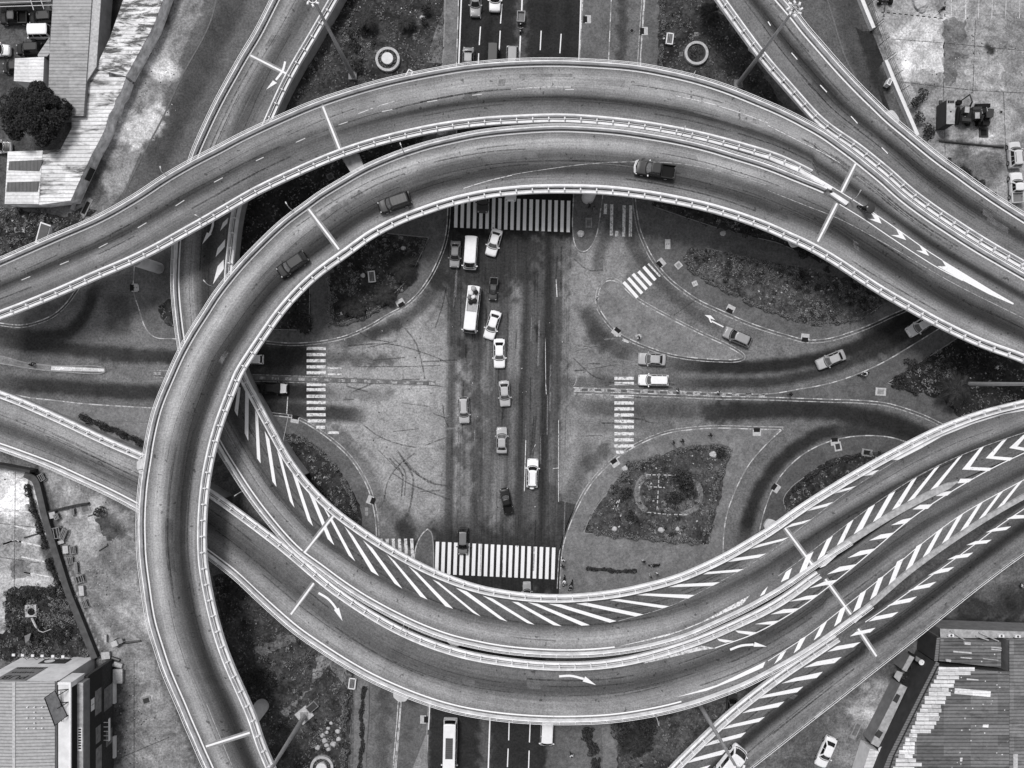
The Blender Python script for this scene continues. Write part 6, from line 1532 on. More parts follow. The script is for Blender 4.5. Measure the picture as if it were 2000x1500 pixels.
# banner on the sign wall (text faces north) and the dark poster
def text_mesh(body, size, mat, parent, name, M4, root):
    cu = bpy.data.curves.new(name, 'FONT'); cu.body = body; cu.size = size; cu.align_x = 'CENTER'; cu.align_y = 'CENTER'; cu.extrude = .01; cu.resolution_u = 3
    to = bpy.data.objects.new(name + '_t', cu); COL.objects.link(to)
    dg = bpy.context.evaluated_depsgraph_get(); me = bpy.data.meshes.new_from_object(to.evaluated_get(dg))
    bpy.data.objects.remove(to)
    vs = np.array([v.co[:] for v in me.vertices]); fs = [tuple(p.vertices) for p in me.polygons]
    mb = MB(); mb.add([M4(*v) for v in vs], fs); bpy.data.meshes.remove(me)
    return mb.build(name, mat, parent, root=root)
sx0, sx1 = W(70, 1283)[0], W(127, 1283)[0]
mb = MB(); mb.box(((sx0 + sx1) / 2, gy1 + .05, 7.0), (sx1 - sx0, .06, 5.2)); sg = mb.build('banner', M['grey'], t, root=t)
scx = (sx0 + sx1) / 2
text_mesh('PUB', 2.0, M['hatch_dark'], sg, 'lettering', lambda x, y, z: (scx - x, gy1 + .09 + z, 8.35 + y * 1.0), t)
mb = MB()
for zc, n_, ww in ((6.6, 9, .2), (4.95, 11, .22)):
    for k in range(n_): mb.box((scx + (k - n_ / 2 + .5) * .36, gy1 + .095, zc), (ww, .02, .34 + .12 * (k % 2)))
mb.build('small_lettering', M['hatch_dark'], sg, root=t)
dx0, dx1 = W(97, 1283)[0], W(148, 1283)[0]
mb = MB(); mb.box(((dx0 + dx1) / 2, gy1 + .05, 2.0), (dx1 - dx0, .06, 1.8)); ps = mb.build('poster', M['greyd'], t, root=t)
mb = MB(); mb.loft([[(dx0 + 1.2 + .75 * math.cos(6.283 * k / 20), yy, 2.0 + .6 * math.sin(6.283 * k / 20)) for k in range(20)] for yy in (gy1 + .08, gy1 + .11)]); mb.build('poster_oval', M['white'], ps, root=t)
# slanted roof sign on a frame
Z0, Z1 = 10.4, 13.0
tl, tr, bl, br = W(87, 1363, Z1), W(107, 1417, Z1), W(107, 1349, Z0), W(131, 1398, Z0)
mb = MB(); P3 = lambda p, z: (p[0], p[1], z)
mb.add([P3(tl, Z1), P3(tr, Z1), P3(br, Z0), P3(bl, Z0)], [(0, 1, 2, 3)]); mb.add([(a + .03, b, c - .06) for a, b, c in (P3(tl, Z1), P3(tr, Z1), P3(br, Z0), P3(bl, Z0))], [(3, 2, 1, 0)])
rs = mb.build('roof_sign', M['ledge'], t, root=t)
mb = MB()
def bil(u, v): return tuple((1 - v) * ((1 - u) * a + u * b) + v * ((1 - u) * c + u * d_) for a, b, c, d_ in zip(P3(tl, Z1 + .03), P3(tr, Z1 + .03), P3(bl, Z0 + .03), P3(br, Z0 + .03)))
for v0, v1, off in ((.16, .40, 0), (.5, .74, .12)):
    for k in range(9):
        u0 = .08 + off * .3 + k * .09; mb.add([bil(u0, v0), bil(u0 + .055, v0), bil(u0 + .055, v1), bil(u0, v1)], [(0, 1, 2, 3)])
mb.build('lettering', M['hatch_dark'], rs, root=t)
mb = MB()
for py in (1346, 1371, 1397):
    a = W(134, py, 10.45); b = W(113, py + 12, 11.4); c = W(112, py + 2, 10.45)
    mb.tube([P3(a, 10.45), P3(b, 11.6)], .06, 5); mb.tube([P3(a, 10.5), P3(c, 10.5)], .06, 5)
mb.tube([P3(W(119, 1350, 10.6), 10.6), P3(W(121, 1410, 10.6), 10.6)], .06, 5); mb.tube([P3(tl, Z1), P3(tr, Z1)], .07, 5); mb.tube([P3(bl, Z0), P3(br, Z0)], .07, 5); mb.tube([P3(tl, Z1), P3(bl, Z0)], .05, 5); mb.tube([P3(tr, Z1), P3(br, Z0)], .05, 5)
mb.build('sign_frame', M['black'], t, root=t)
# white sign on the fascia
fxm = (px1 + fx1) / 2; fy = W(0, 1444, 9)[1]
mb = MB(); mb.box((fxm, fy, 9.0), (.6, 3.3, .05)); fs_ = mb.build('fascia_sign', M['white'], t, root=t)
mb = MB()
for k in range(8): mb.box((fxm, fy + 1.4 - k * .38, 9.035), (.4, .22, .02))
mb.build('lettering', M['hatch_dark'], fs_, root=t)
# skylight clips along the roof
mb = MB()
for i, a in enumerate((55, 69, 84)):
    for j, b in enumerate((1380, 1390, 1401, 1411, 1421)):
        if (i + j) % 2 == 0 or i == 1:
            x, y = W(a, b, 10.1); mb.box((x, y, 10.3), (.14, .14, .22))
mb.build('roof_vent', M['white'], t, root=t)
# row of floodlights in front of the pub
for k, px in enumerate((62, 79, 98, 116, 136, 155)):
    x, y = W(px, 1272 + k * .6, 0); f = thing('floodlight', 'small floodlight on a thin pole in front of the sign wall, ' + ('first', 'second', 'third', 'fourth', 'fifth', 'sixth')[k] + ' from the left', 'floodlight', (x, y, 0), 0, 'floodlights lighting the sign wall')
    mb = MB(); mb.tube([(0, 0, 0), (0, 0, 3.4), (.0, .8, 4.3)], .04, 5); mb.build('pole', M['steel_dark'], f)
    mb = MB(); mb.box((0, .95, 4.3), (.42, .34, .16)); mb.build('lamp_head', M['white'], f)

# slanting garden wall on the left, junk along it
q = wpath([(55, 925), (74, 935), (84, 965), (92, 1000), (105, 1045), (122, 1100), (138, 1150), (158, 1200), (176, 1245), (191, 1282)], 0, 5)
t = thing('boundary_wall', 'long dark flat topped wall slanting between the two yards at left', 'wall', (q[5][0], q[5][1], 0))
mb = MB(); loftpath(mb, np.concatenate([q, np.zeros((len(q), 1))], 1), [(-.42, 0), (.42, 0), (.42, .9), (-.42, .9)]); mb.build('wall', M['greyd'], t, root=t)
mb = MB(); loftpath(mb, np.concatenate([q, np.full((len(q), 1), .9)], 1), [(-.48, 0), (.48, 0), (.48, .07), (-.48, .07)]); mb.build('coping', plain('grimy coping', 82, .9, .2, .3, 1.0), t, root=t)
q = wpath([(-60, 902), (0, 905), (40, 912), (74, 918)], 0, 5)
t = thing('boundary_wall', 'short dark wall running off the left edge below the ramp', 'wall', (q[2][0], q[2][1], 0))
mb = MB(); loftpath(mb, np.concatenate([q, np.zeros((len(q), 1))], 1), [(-.2, 0), (.2, 0), (.2, 2.0), (-.2, 2.0)]); mb.build('wall', M['greyd'], t, root=t)
q = wpath([(92, 1000), (120, 993), (150, 986), (176, 982)], 0, 5)
t = thing('brick_wall', 'low broken brick wall across the dirt strip at left', 'wall', (q[2][0], q[2][1], 0))
mb = MB(); loftpath(mb, np.concatenate([q, np.zeros((len(q), 1))], 1), [(-.12, 0), (.12, 0), (.1, .7), (-.1, .7)]); mb.build('wall', M['brick_b'], t, root=t)
# scrap heap: stacks of crates, frames and boards
def crate(px, py, w, d_, h, rz, label, open_=True):
    h *= .6; w *= .85
    x, y = W(px, py, 0); c = thing('wooden_crate' if not open_ else 'crate_stack', label, 'crate', (x, y, 0), rz, 'scrap along the boundary wall')
    mb = MB()
    if open_:
        for a, b, e, g in ((0, d_ / 2, w, .09), (0, -d_ / 2, w, .09), (w / 2, 0, .09, d_), (-w / 2, 0, .09, d_)): mb.box((a, b, h), (e, g, .09))
        for sx in (-1, 1):
            for sy in (-1, 1): mb.box((sx * w / 2, sy * d_ / 2, h / 2), (.1, .1, h))
        mb.build('frame', M['kerb_l'], c)
        mb = MB(); mb.box((0, 0, h * .4), (w * .9, d_ * .9, .05)); mb.build('shelf', M['greyd'], c)
        mb = MB()
        for k in range(3): mb.box(((k - 1) * w * .3, 0, h + .07), (.09, d_, .05))
        mb.build('slat', M['kerb_l'], c)
    else:
        mb.box((0, 0, h / 2), (w, d_, h)); mb.build('box', M['kerb_l'], c)
        mb = MB(); mb.box((0, 0, h + .04), (w * 1.06, d_ * 1.06, .07)); mb.build('lid', M['hatch_light'], c)
    return c
crate(84, 932, 1.1, 1.0, .9, .5, 'open box standing by the top corner of the slanting wall')
crate(106, 1005, 1.0, .9, .8, .2, 'pale closed box, topmost of the scrap along the slanting wall', False)
crate(114, 1008, .8, .8, 1.0, .4, 'grey frame beside the topmost pale box by the slanting wall')
crate(145, 999, .6, .9, .9, .1, 'dark lone frame standing by the broken brick wall')
crate(112, 1040, 1.9, 1.6, 1.4, .2, 'largest slatted frame leaning by the slanting wall')
crate(128, 1042, .9, 1.6, 1.2, -.4, 'tilted frame right of the largest slatted frame')
crate(118, 1059, 1.6, .5, .5, .3, 'low pale board stack below the largest slatted frame', False)
crate(132, 1072, .9, 1.1, .9, .1, 'pale box halfway down the scrap row', False)
crate(145, 1073, 1.0, 1.1, .8, .1, 'square white frame halfway down the scrap row')
crate(139, 1094, 1.1, 1.0, .8, .1, 'square white rimmed bin frame below the white frame')
crate(152, 1107, .5, 1.6, .9, .1, 'tall narrow frame below the square bin frame')
crate(158, 1130, 1.6, 1.0, .9, .3, 'broad scrap frame near the wall bend')
crate(163, 1152, .8, 1.4, .9, .1, 'pale narrow crate below the broad scrap frame', False)
crate(168, 1178, 1.0, 1.0, .9, .3, 'dark scrap frame above the wall foot')
crate(210, 1278, 1.4, 1.0, .9, .1, 'grey shed box beside the foot of the slanting wall', False)
crate(209, 1245, .35, 1.0, .7, 0, 'small upright white board near the foot of the slanting wall', False)
crate(234, 1318, 1.6, 2.0, 1.0, 0, 'pale kiosk box with a lid beside the brick side of the pub', False)
crate(233, 1296, 1.4, .5, .6, -.3, 'pale plank stack above the kiosk box', False)
# pale pipe and slab in the thicket
x, y = W(63, 1192, 0); t = thing('concrete_pit', 'pale square slab with a round hole in the dark thicket', 'pit', (x, y, 0), .05)
mb = MB(); mb.box((0, 0, .2), (1.7, 1.8, .4)); mb.build('slab', M['hatch_light'], t); mb = MB(); mb.cyl((0.1, -.1), .55, .55, .3, .44, 20); mb.build('hole', M['black'], t)
mb = MB(); mb.tube([P3(W(62, 1207, .9), .9), P3(W(69, 1222, .9), .9), P3(W(76, 1232, .9), .9), P3(W(84, 1235, .9), .9), P3(W(100, 1229, .9), .8)], [.16, .16, .07, .06, .05], 6)
tag(mb.build('bent_pipe', M['hatch_light'], center=True), 'bent white pipe sticking out of the dark thicket', 'pipe')
mb = MB(); mb.prism(wp([(48, 1242), (61, 1236), (57, 1250), (50, 1256)], .9), .8, .95); tag(mb.build('board', M['grey'], center=True), 'grey board lying on the thicket above the floodlights', 'board')

# big roofs, lower right
t = roof_building('market_hall', 'large hall with a dark ribbed roof patched with white sheets, lower right corner', [
    ('roof', [(1834, 1301), (1872, 1306), (1971, 1312), (1971, 1560), (1720, 1560), (1746, 1480), (1790, 1390)], 0, 6.0, 'roof_dark', 'greyd'),
    ('side_roof', [(1971.5, 1250), (2080, 1240), (2080, 1560), (1971.5, 1560)], 0, 5.6, 'roof_mid', 'grey'),
    ('gutter_strip', [(1829, 1292), (1835, 1296), (1744, 1480), (1712, 1560), (1703, 1560), (1736, 1476)], 0, 5.5, 'roof_pale_ribs', 'greyd')])
yr = [1302, 1316, 1318, 1330, 1350, 1366, 1390, 1411, 1420, 1431, 1440, 1460, 1471, 1482, 1494, 1512]; xr = [1904, 1900, 1874, 1862, 1858, 1846, 1836, 1826, 1820, 1812, 1788, 1786, 1780, 1790, 1797, 1760]
y_ = 1303.0
while y_ < 1506:
    x0_ = np.interp(y_ + 4, [1301, 1480, 1510], [1836, 1750, 1738]) + rnd.uniform(0, 5); x1_ = np.interp(y_ + 4, yr, xr) + rnd.uniform(-7, 6)
    cut = x0_ + (x1_ - x0_) * rnd.uniform(.35, .65)
    for a_, b_ in ((x0_, cut), (cut + .4, x1_)):
        mb = MB(); mb.prism(wp([(a_, y_), (b_, y_ + .5), (b_, y_ + 7.4), (a_, y_ + 7.0)], 6.03), 5.99, 6.05); mb.build('white_sheet', M['roof_white_clean'] if rnd.random() < .8 else M['hatch_light'], t, root=t)
    y_ += 8.1
for p in ([(1865, 1344), (1935, 1350), (1934, 1361), (1864, 1355)], [(1888, 1325), (1911, 1327), (1911, 1329), (1888, 1328)], [(1920, 1415), (1931, 1415), (1930, 1421), (1919, 1420)], [(1875, 1480), (1880, 1480), (1879, 1487), (1875, 1487)]):
    mb = MB(); mb.prism(wp(p, 6.02), 5.98, 6.05); mb.build('white_sheet', M['roof_white_clean'], t, root=t)
for k in range(14):
    px, py = rnd.uniform(1800, 1960), rnd.uniform(1330, 1490); x, y = W(px, py, 6.05); mb = MB(); mb.box((x, y, 6.08), (.22, .18, .06)); 
    if k < 8: mb.build('roof_patch', M['hatch_light'], t, root=t)
for p in ([(1960, 1472), (1970, 1472), (1968, 1500), (1960, 1500)], [(1979, 1473), (1988, 1473), (1987, 1505), (1979, 1505)]):
    mb = MB(); mb.prism(wp(p, 5.62), 5.6, 5.66); mb.build('skylight', M['hatch_light'], t, root=t)
t = roof_building('market_annex', 'low annex with a few pale roof strips, behind the big hall at lower right', [
    ('roof', [(1837, 1248), (1955, 1254), (1955, 1304), (1834, 1291)], 0, 5.2, 'roof_dark', 'grey'), ('side_gutter', [(1830, 1246), (1836.5, 1246), (1832, 1291), (1825, 1291)], 0, 5.0, 'roof_pale_ribs', 'greyd'),
    ('back_roof', [(1836, 1228), (2060, 1236), (2060, 1246), (1837, 1246)], 0, 4.6, 'ledge', 'grey')])
for p in ([(1862, 1271), (1898, 1274), (1898, 1277), (1862, 1274)], [(1936, 1263), (1956, 1265), (1956, 1267), (1936, 1265)], [(1936, 1267), (1956, 1269), (1956, 1271), (1936, 1269)], [(1876, 1283), (1898, 1285), (1898, 1287), (1876, 1285)], [(1920, 1286), (1950, 1289), (1950, 1290), (1920, 1287)]):
    mb = MB(); mb.prism(wp(p, 5.25), 5.2, 5.26); mb.build('pale_sheet', M['hatch_light'], t, root=t)
for p in ([(1884, 1254), (1896, 1255), (1896, 1260), (1884, 1259)], [(1848, 1288), (1858, 1289), (1857, 1293), (1848, 1292)]):
    mb = MB(); mb.prism(wp(p, 5.5), 5.2, 5.5); mb.build('vent_box', M['hatch_light'], t, root=t)
for k, px in enumerate((1856, 1954, 1986)):
    x, y = W(px, 1240 + k, 4.9); c = thing('air_conditioner', 'pale air conditioner box on the annex ledge, ' + ('leftmost', 'middle one', 'rightmost')[k] + ' of three', 'air conditioner', (x, y, 4.6), 0, 'air conditioners on the annex')
    mb = MB(); mb.box((0, 0, .3), (.8, .4, .55)); mb.build('case', M['white'], c); mb = MB(); mb.cyl((0, 0), .16, .16, .58, .6, 14); mb.build('fan', M['greyd'], c)
mb = MB()
for a, b in (((1856, 1232), (1884, 1250)), ((1912, 1235), (1950, 1252)), ((1906, 1242), (1930, 1250))):
    p, q2 = W(*a, 4.9), W(*b, 5.0); mb.tube([P3(p, 4.9), P3(q2, 5.1)], .09, 5)
t2 = thing('roof_struts', 'pale slanting struts on the back ledge of the annex', 'struts', P3(W(1900, 1240, 4.8), 4.6)); mb.build('strut', M['ledge'], t2, root=t2)
t = roof_building('narrow_shed', 'narrow flat roofed concrete shed between the dirt yard and the big hall', [
    ('roof', [(1759, 1336), (1772, 1342), (1726, 1440), (1716, 1460), (1701, 1452), (1735, 1385)], 0, 2.6, 'ledge', 'grey')])
for p in ([(1752, 1355), (1759, 1359), (1752, 1374), (1744, 1369)], [(1716, 1425), (1725, 1431), (1718, 1443), (1709, 1437)]):
    mb = MB(); mb.prism(wp(p, 2.7), 2.55, 2.66); mb.build('hatch', M['greyd'], t, root=t)
q = wpath([(1799, 1296), (1780, 1330), (1752, 1385), (1722, 1450), (1715, 1466)], 0, 5)
t = thing('garden_wall', 'thin pale wall between the narrow shed and the big hall', 'wall', (q[3][0], q[3][1], 0))
mb = MB(); loftpath(mb, np.concatenate([q, np.zeros((len(q), 1))], 1), [(-.1, 0), (.1, 0), (.1, 2.8), (-.1, 2.8)]); mb.build('wall', M['ledge'], t, root=t)
t = roof_building('small_shed', 'small shed with a dark opening at the upper end of the narrow shed', [('roof', [(1777, 1280), (1786, 1284), (1770, 1312), (1762, 1308)], 0, 2.6, 'ledge', 'grey'), ('side_roof', [(1789, 1281), (1800, 1288), (1797, 1296), (1788, 1290)], 0, 2.4, 'grey', 'greyd'), ('door_hood', [(1752, 1310), (1764, 1314), (1756, 1332), (1746, 1322)], 1.6, 1.9, 'ledge', None)])
t = roof_building('corner_hut', 'hut with a white ribbed roof at the lower end of the narrow shed', [('roof', [(1699, 1462), (1736, 1474), (1722, 1530), (1678, 1530)], 0, 3.0, 'roof_white_clean', 'cream')])
for px, py, lab in ((1799, 1293, 'white satellite dish on a pole at the upper end of the thin wall'), (1720, 1463, 'white satellite dish by the corner hut')):
    x, y = W(px, py, 3); c = thing('satellite_dish', lab, 'satellite dish', (x, y, 0)); mb = MB(); mb.tube([(0, 0, 0), (0, 0, 3.0)], .05, 6); mb.build('pole', M['steel'], c)
    mb = MB(); mb.loft([[(r * math.cos(6.283 * k / 20), r * math.sin(6.283 * k / 20), h) for k in range(20)] for r, h in ((.05, 3.0), (.28, 3.04), (.42, 3.12), (.42, 3.15), (.26, 3.08), (.03, 3.05))]); mb.build('dish', M['white'], c)
    mb = MB(); mb.tube([(.2, 0, 3.1), (0, 0, 3.4)], .03, 5); mb.build('feed_arm', M['steel'], c)
# yard wall and gate, upper right
def wallrun(pts, w, h, label, mat='cream'):
    q = wpath(pts, 0, 5); t = thing('yard_wall', label, 'wall', (q[len(q) // 2][0], q[len(q) // 2][1], 0), 0)
    mb = MB(); loftpath(mb, np.concatenate([q, np.zeros((len(q), 1))], 1), [(-w / 2, 0), (w / 2, 0), (w / 2, h), (-w / 2, h)]); mb.build('wall', M[mat], t, root=t)
    mb = MB(); loftpath(mb, np.concatenate([q, np.full((len(q), 1), h)], 1), [(-w / 2 - .05, 0), (w / 2 + .05, 0), (w / 2 + .05, .08), (-w / 2 - .05, .08)]); mb.build('coping', M['white'], t, root=t)
    return t
wallrun([(1656, -60), (1676, -2), (1701, 60)], .45, .9, 'white topped wall from the top edge to the open gate of the concrete yard')
wallrun([(1725, 122), (1742, 165), (1762, 212), (1786, 268)], .45, .9, 'white topped wall from the gate down to the diagonal flyover')
def fence(pts, label, h=3.6, n=6):
    q = wpath(pts, 0, 6); t = thing('wire_fence', label, 'fence', (q[0][0], q[0][1], 0))
    s = arclen(q)
    mb = MB()
    for hh in (1.2, 1.6, 2.0, 2.4): mb.tube([(a, b, hh) for a, b in q], .025, 4)
    mb.build('wires', M['steel_dark'], t, root=t)
    for k in range(n + 1):
        x = np.interp(s[-1] * k / n, s, q[:, 0]); y = np.interp(s[-1] * k / n, s, q[:, 1])
        mb = MB(); mb.tube([(x, y, 0), (x, y, 1.4), (x + .5, y + .3, 2.5)], .05, 5); mb.build('post', M['steel_dark'], t, root=t)
fence([(1660, -60), (1680, -5), (1704, 56)], 'wire fence on leaning posts above the wall near the top edge', n=3)
fence([(1705, 60), (1727, 120)], 'dark wire gate fence across the yard entrance', n=2)
fence([(1729, 124), (1746, 165), (1766, 212)], 'wire fence on leaning posts above the wall beside the shrubs', n=3)
x, y = W(1737, 160, 1.2); t = thing('meter_box', 'white meter box on the outer face of the yard wall', 'meter box', (x, y, .2), -.45); mb = MB(); mb.box((0, 0, .6), (.6, 1.0, 1.1)); mb.build('case', M['white'], t); mb = MB(); mb.box((-.02, 0, 1.17), (.35, .7, .05)); mb.build('lid', M['kerb_l'], t)
# tanks and pillars
mb = MB(); mb.prism(wp([(79, 433), (99, 440), (88, 478), (68, 474)], 1.2), 0, 1.2)
t = thing('water_tank', 'grey tank with a slatted lid at the far left grass beside the flyover', 'tank', P3(W(84, 455, 0), 0)); mb.build('wall', M['white'], t, root=t)
mb = MB(); mb.prism(wp([(80, 436), (97, 442), (86.5, 475), (71, 471)], 1.3), 1.2, 1.28); mb.build('lid', ribbed('tank slats', 88, 0, .2, .5), t, root=t)
# ---------------------------------------------------------------- vehicles
KIND = {  # hood station, cabin base front/rear, cabin top front/rear (fractions of length from centre), body height, roof height, default width
    'sedan': dict(bf=.215, br=-.375, tf=.07, tr=-.235, zb=.90, zr=1.44, w=1.76, trunk=.93, hood=.80),
    'hatch': dict(bf=.25, br=-.468, tf=.10, tr=-.36, zb=.93, zr=1.52, w=1.74, trunk=.95, hood=.84),
    'suv':   dict(bf=.23, br=-.478, tf=.105, tr=-.415, zb=1.06, zr=1.76, w=1.86, trunk=1.06, hood=.98),
    'pickup': dict(bf=.22, br=-.16, tf=.105, tr=-.12, zb=1.04, zr=1.74, w=1.82, trunk=.70, hood=.98),
    'van':   dict(bf=.46, br=-.495, tf=.33, tr=-.475, zb=1.15, zr=2.05, w=1.84, trunk=1.15, hood=1.05),
    'bus':   dict(bf=.492, br=-.497, tf=.44, tr=-.485, zb=1.3, zr=2.7, w=2.05, trunk=1.3, hood=1.25),
}
def ring(xf, xr, hw, bf, br, z):
    P = []
    for k in range(7):
        y = -hw + 2 * hw * k / 6; P.append((xf + bf * (1 - (y / hw) ** 2) - bf * .5 * abs(y / hw) ** 6, y, z))
    for k in range(7):
        y = hw - 2 * hw * k / 6; P.append((xr - br * (1 - (y / hw) ** 2) + br * .5 * abs(y / hw) ** 6, y, z))
    return P

def vehicle(kind, front, rear, tone, label, z=0.0, deck=None, width=None, name=None, cat=None, glass='glass', extra=(), group=None, roof=None, hood=None):
    K = KIND[kind]
    if deck is not None:
        a = on_deck(deck, *front, .9); b = on_deck(deck, *rear, .9); zc = (a[2] + b[2]) / 2 - .9 + .015
    else:
        a = W(*front, z + .9); b = W(*rear, z + .9); zc = z + .012
    L = math.hypot(a[0] - b[0], a[1] - b[1]); ang = math.atan2(a[1] - b[1], a[0] - b[0])
    w = (width or K['w']); hw = w / 2
    nm = name or {'sedan': 'sedan', 'hatch': 'hatchback', 'suv': 'suv', 'pickup': 'pickup_truck', 'van': 'van', 'bus': 'minibus'}[kind]
    ct = cat or {'sedan': 'car', 'hatch': 'car', 'suv': 'car', 'pickup': 'pickup truck', 'van': 'van', 'bus': 'minibus'}[kind]
    t = thing(nm, label, ct, ((a[0] + b[0]) / 2, (a[1] + b[1]) / 2, zc), ang, group)
    paint = car_paint(tone); rpaint = car_paint(roof) if roof else paint
    zb, zr = K['zb'], K['zr']
    hd = K['hood']; tk = K['trunk']
    if kind in ('van', 'bus'):
        st = [(.5, .80, .30, hd * .55), (.492, .93, .25, hd * .86), (.47, .98, .22, hd), (K['bf'] - .03, 1, .2, zb), (0, 1, .2, zb), (-.47, 1, .2, zb), (-.495, .97, .25, tk * .95), (-.5, .92, .3, tk * .6)]
    else:
        st = [(.5, .70, .32, hd * .62), (.492, .84, .27, hd * .74), (.47, .93, .23, hd * .87), (.42, .975, .2, hd * .95), (K['bf'] + .05, 1, .19, hd), (K['bf'] - .02, 1, .19, zb), (0, 1, .19, zb), (K['br'] + .05, .995, .19, zb),
              (K['br'] - .01, .985, .2, tk), (-.46, .955, .23, tk * .97), (-.488, .90, .28, tk * .86), (-.5, .80, .34, tk * .66)] if kind != 'pickup' else \
             [(.5, .72, .35, hd * .66), (.492, .86, .3, hd * .78), (.47, .95, .26, hd * .9), (.42, .985, .24, hd * .97), (K['bf'] + .04, 1, .23, hd), (K['bf'] - .02, 1, .23, zb), (-.1, 1, .23, zb), (K['br'], 1, .23, zb), (K['br'] - .012, 1, .23, .66), (-.47, 1, .23, .66), (-.49, .98, .28, .66), (-.495, .96, .34, .6)]
    rings = []
    for fx, fw, z0, z1 in st:
        y = hw * fw; x = fx * L; c = .05
        sh = z0 + (z1 - z0) * .55
        rings.append([(x, -y * .9, z0), (x, -y, z0 + .12), (x, -y, sh), (x, -y * .975, z1 - .09), (x, -y * .90, z1 - .015), (x, -y * .45, z1 + c * .7), (x, 0, z1 + c), (x, y * .45, z1 + c * .7), (x, y * .90, z1 - .015), (x, y * .975, z1 - .09), (x, y, sh), (x, y, z0 + .12), (x, y * .9, z0)])
    mb = MB(); mb.loft(rings[::-1]); mb.build('body', paint, t, smooth=True).data.set_sharp_from_angle(angle=R(38))
    # bonnet seam panel
    if kind not in ('van', 'bus'):
        mb = MB(); x0, x1 = (K['bf'] + .035) * L, .455 * L
        g = []
        for i in range(6):
            x = x0 + (x1 - x0) * i / 5; u = i / 5; yy = hw * (.84 - .14 * u ** 2); zt = np.interp(x / L, [s[0] for s in st[::-1]], [s[3] for s in st[::-1]])
            g.append([(x, -yy, zt + .012), (x, -yy * .5, zt + .049), (x, 0, zt + .062), (x, yy * .5, zt + .049), (x, yy, zt + .012)])
        mb.loft(g, closed=False, caps=False); o = mb.build('bonnet', car_paint(hood) if hood else paint, t, smooth=True)
        if o.data.polygons[0].normal.z < 0: o.data.flip_normals()
    # cabin
    hb, ht = hw * (.93 if kind not in ('van', 'bus') else .985), hw * (.64 if kind == 'sedan' else .69 if kind in ('hatch', 'suv', 'pickup') else .86)
    bfb = .16 if kind not in ('bus',) else .05
    base = ring(K['bf'] * L - bfb * .6, K['br'] * L, hb, bfb, .06, zb - .02); top = ring(K['tf'] * L - .05, K['tr'] * L, ht, .09, .05, zr - .06); crown = ring(K['tf'] * L - .18, K['tr'] * L + .14, ht * .86, .07, .04, zr)
    mb = MB(); n = len(base); mb.loft([base, top], caps=False); mb.build('cabin_frame', paint, t)
    mb = MB(); mb.loft([[(x, y, zz + .002) for x, y, zz in top], crown]); mb.build('roof', rpaint, t, smooth=False)
    B_, T_ = [Vector(p) for p in base], [Vector(p) for p in top]
    def pane(idx, s0, s1, t0, t1, nm_, m_, off):
        mb = MB(); k = len(idx) - 1; g = []
        for j in range(3):
            tt = t0 + (t1 - t0) * j / 2; row = []
            for i in range(k + 1):
                u = (s0 + (s1 - s0) * i / k) * k; a_ = min(int(u), k - 1); f = u - a_
                pb = B_[idx[a_]].lerp(B_[idx[a_ + 1]], f); pt = T_[idx[a_]].lerp(T_[idx[a_ + 1]], f)
                row.append(pb.lerp(pt, tt) + off)
            g.append(row)
        mb.loft(g, closed=False, caps=False); mb.build(nm_, M[m_], t)
    al = math.atan2(zr - zb, (K['bf'] - K['tf']) * L)
    pane(list(range(7)), .06, .94, .10, .94, 'windscreen', glass, Vector((math.sin(al), 0, math.cos(al))) * .012)
    ar = math.atan2(zr - zb, max(.05, (K['tr'] - K['br']) * L))
    pane(list(range(7, 14)), .09, .91, .14, .90, 'rear_window', 'glass', Vector((-math.sin(ar), 0, math.cos(ar))) * .012)
    mb = MB(); cw = []
    for k in range(7):
        p_ = B_[k]; cw.append([(p_.x + .03, p_.y * .96, zb + .045), (p_.x + .13, p_.y * .96, zb + .02 if kind not in ('van', 'bus') else zb - .05)])
    mb.loft(cw, closed=False, caps=False); o = mb.build('cowl', M['black'], t)
    if o.data.polygons[0].normal.z < 0: o.data.flip_normals()
    segs = {'sedan': ((.07, .50), (.53, .93)), 'hatch': ((.06, .42), (.45, .74), (.77, .94)), 'suv': ((.06, .38), (.41, .68), (.71, .94)), 'pickup': ((.08, .50), (.54, .92)), 'van': ((.04, .22), (.26, .60), (.63, .95)), 'bus': ((.03, .16), (.18, .38), (.40, .60), (.62, .82), (.84, .97))}[kind]
    for s0, s1 in segs:
        pane([6, 7], s0, s1, .12, .88, 'side_window', 'glass', Vector((0, .012, .006))); pane([13, 0], 1 - s1, 1 - s0, .12, .88, 'side_window', 'glass', Vector((0, -.012, .006)))
    # wheels
    for fx in (.31, -.30):
        for sy in (-1, 1):
            wr = .32 if kind in ('sedan', 'hatch') else .38
            def disc(y0, y1, r, nm_, m_, par):
                mb = MB(); mb.loft([[(fx * L + r * math.cos(6.283 * k / 18), y, wr + r * math.sin(6.283 * k / 18)) for k in range(18)] for y in (y0, y1)]); return mb.build(nm_, M[m_], par)
            wl_ = disc(sy * (hw - .2), sy * (hw + .025), wr, 'wheel', 'black', t); disc(sy * (hw + .02), sy * (hw + .04), wr * .6, 'rim', 'rim', wl_)
    for sy in (-1, 1):
        mb = MB(); mb.box((.462 * L, sy * hw * .68, hd * .86), (.20, .30, .10), sy * -.42, top=.7); mb.build('headlight', M['lamp_w'], t)
        mb = MB(); mb.box((-.487 * L, sy * hw * .74, max(tk, .85) * .84), (.14, .28, .16), sy * .25); mb.build('tail_light', M['lamp_r'], t)
        mx = (K['bf'] - .055) * L
        mb = MB(); mb.box((mx, sy * (hw + .10), zb + .06), (.15, .22, .16), sy * .3); mb.build('wing_mirror', paint if 'wm' not in extra else M['chrome'], t)
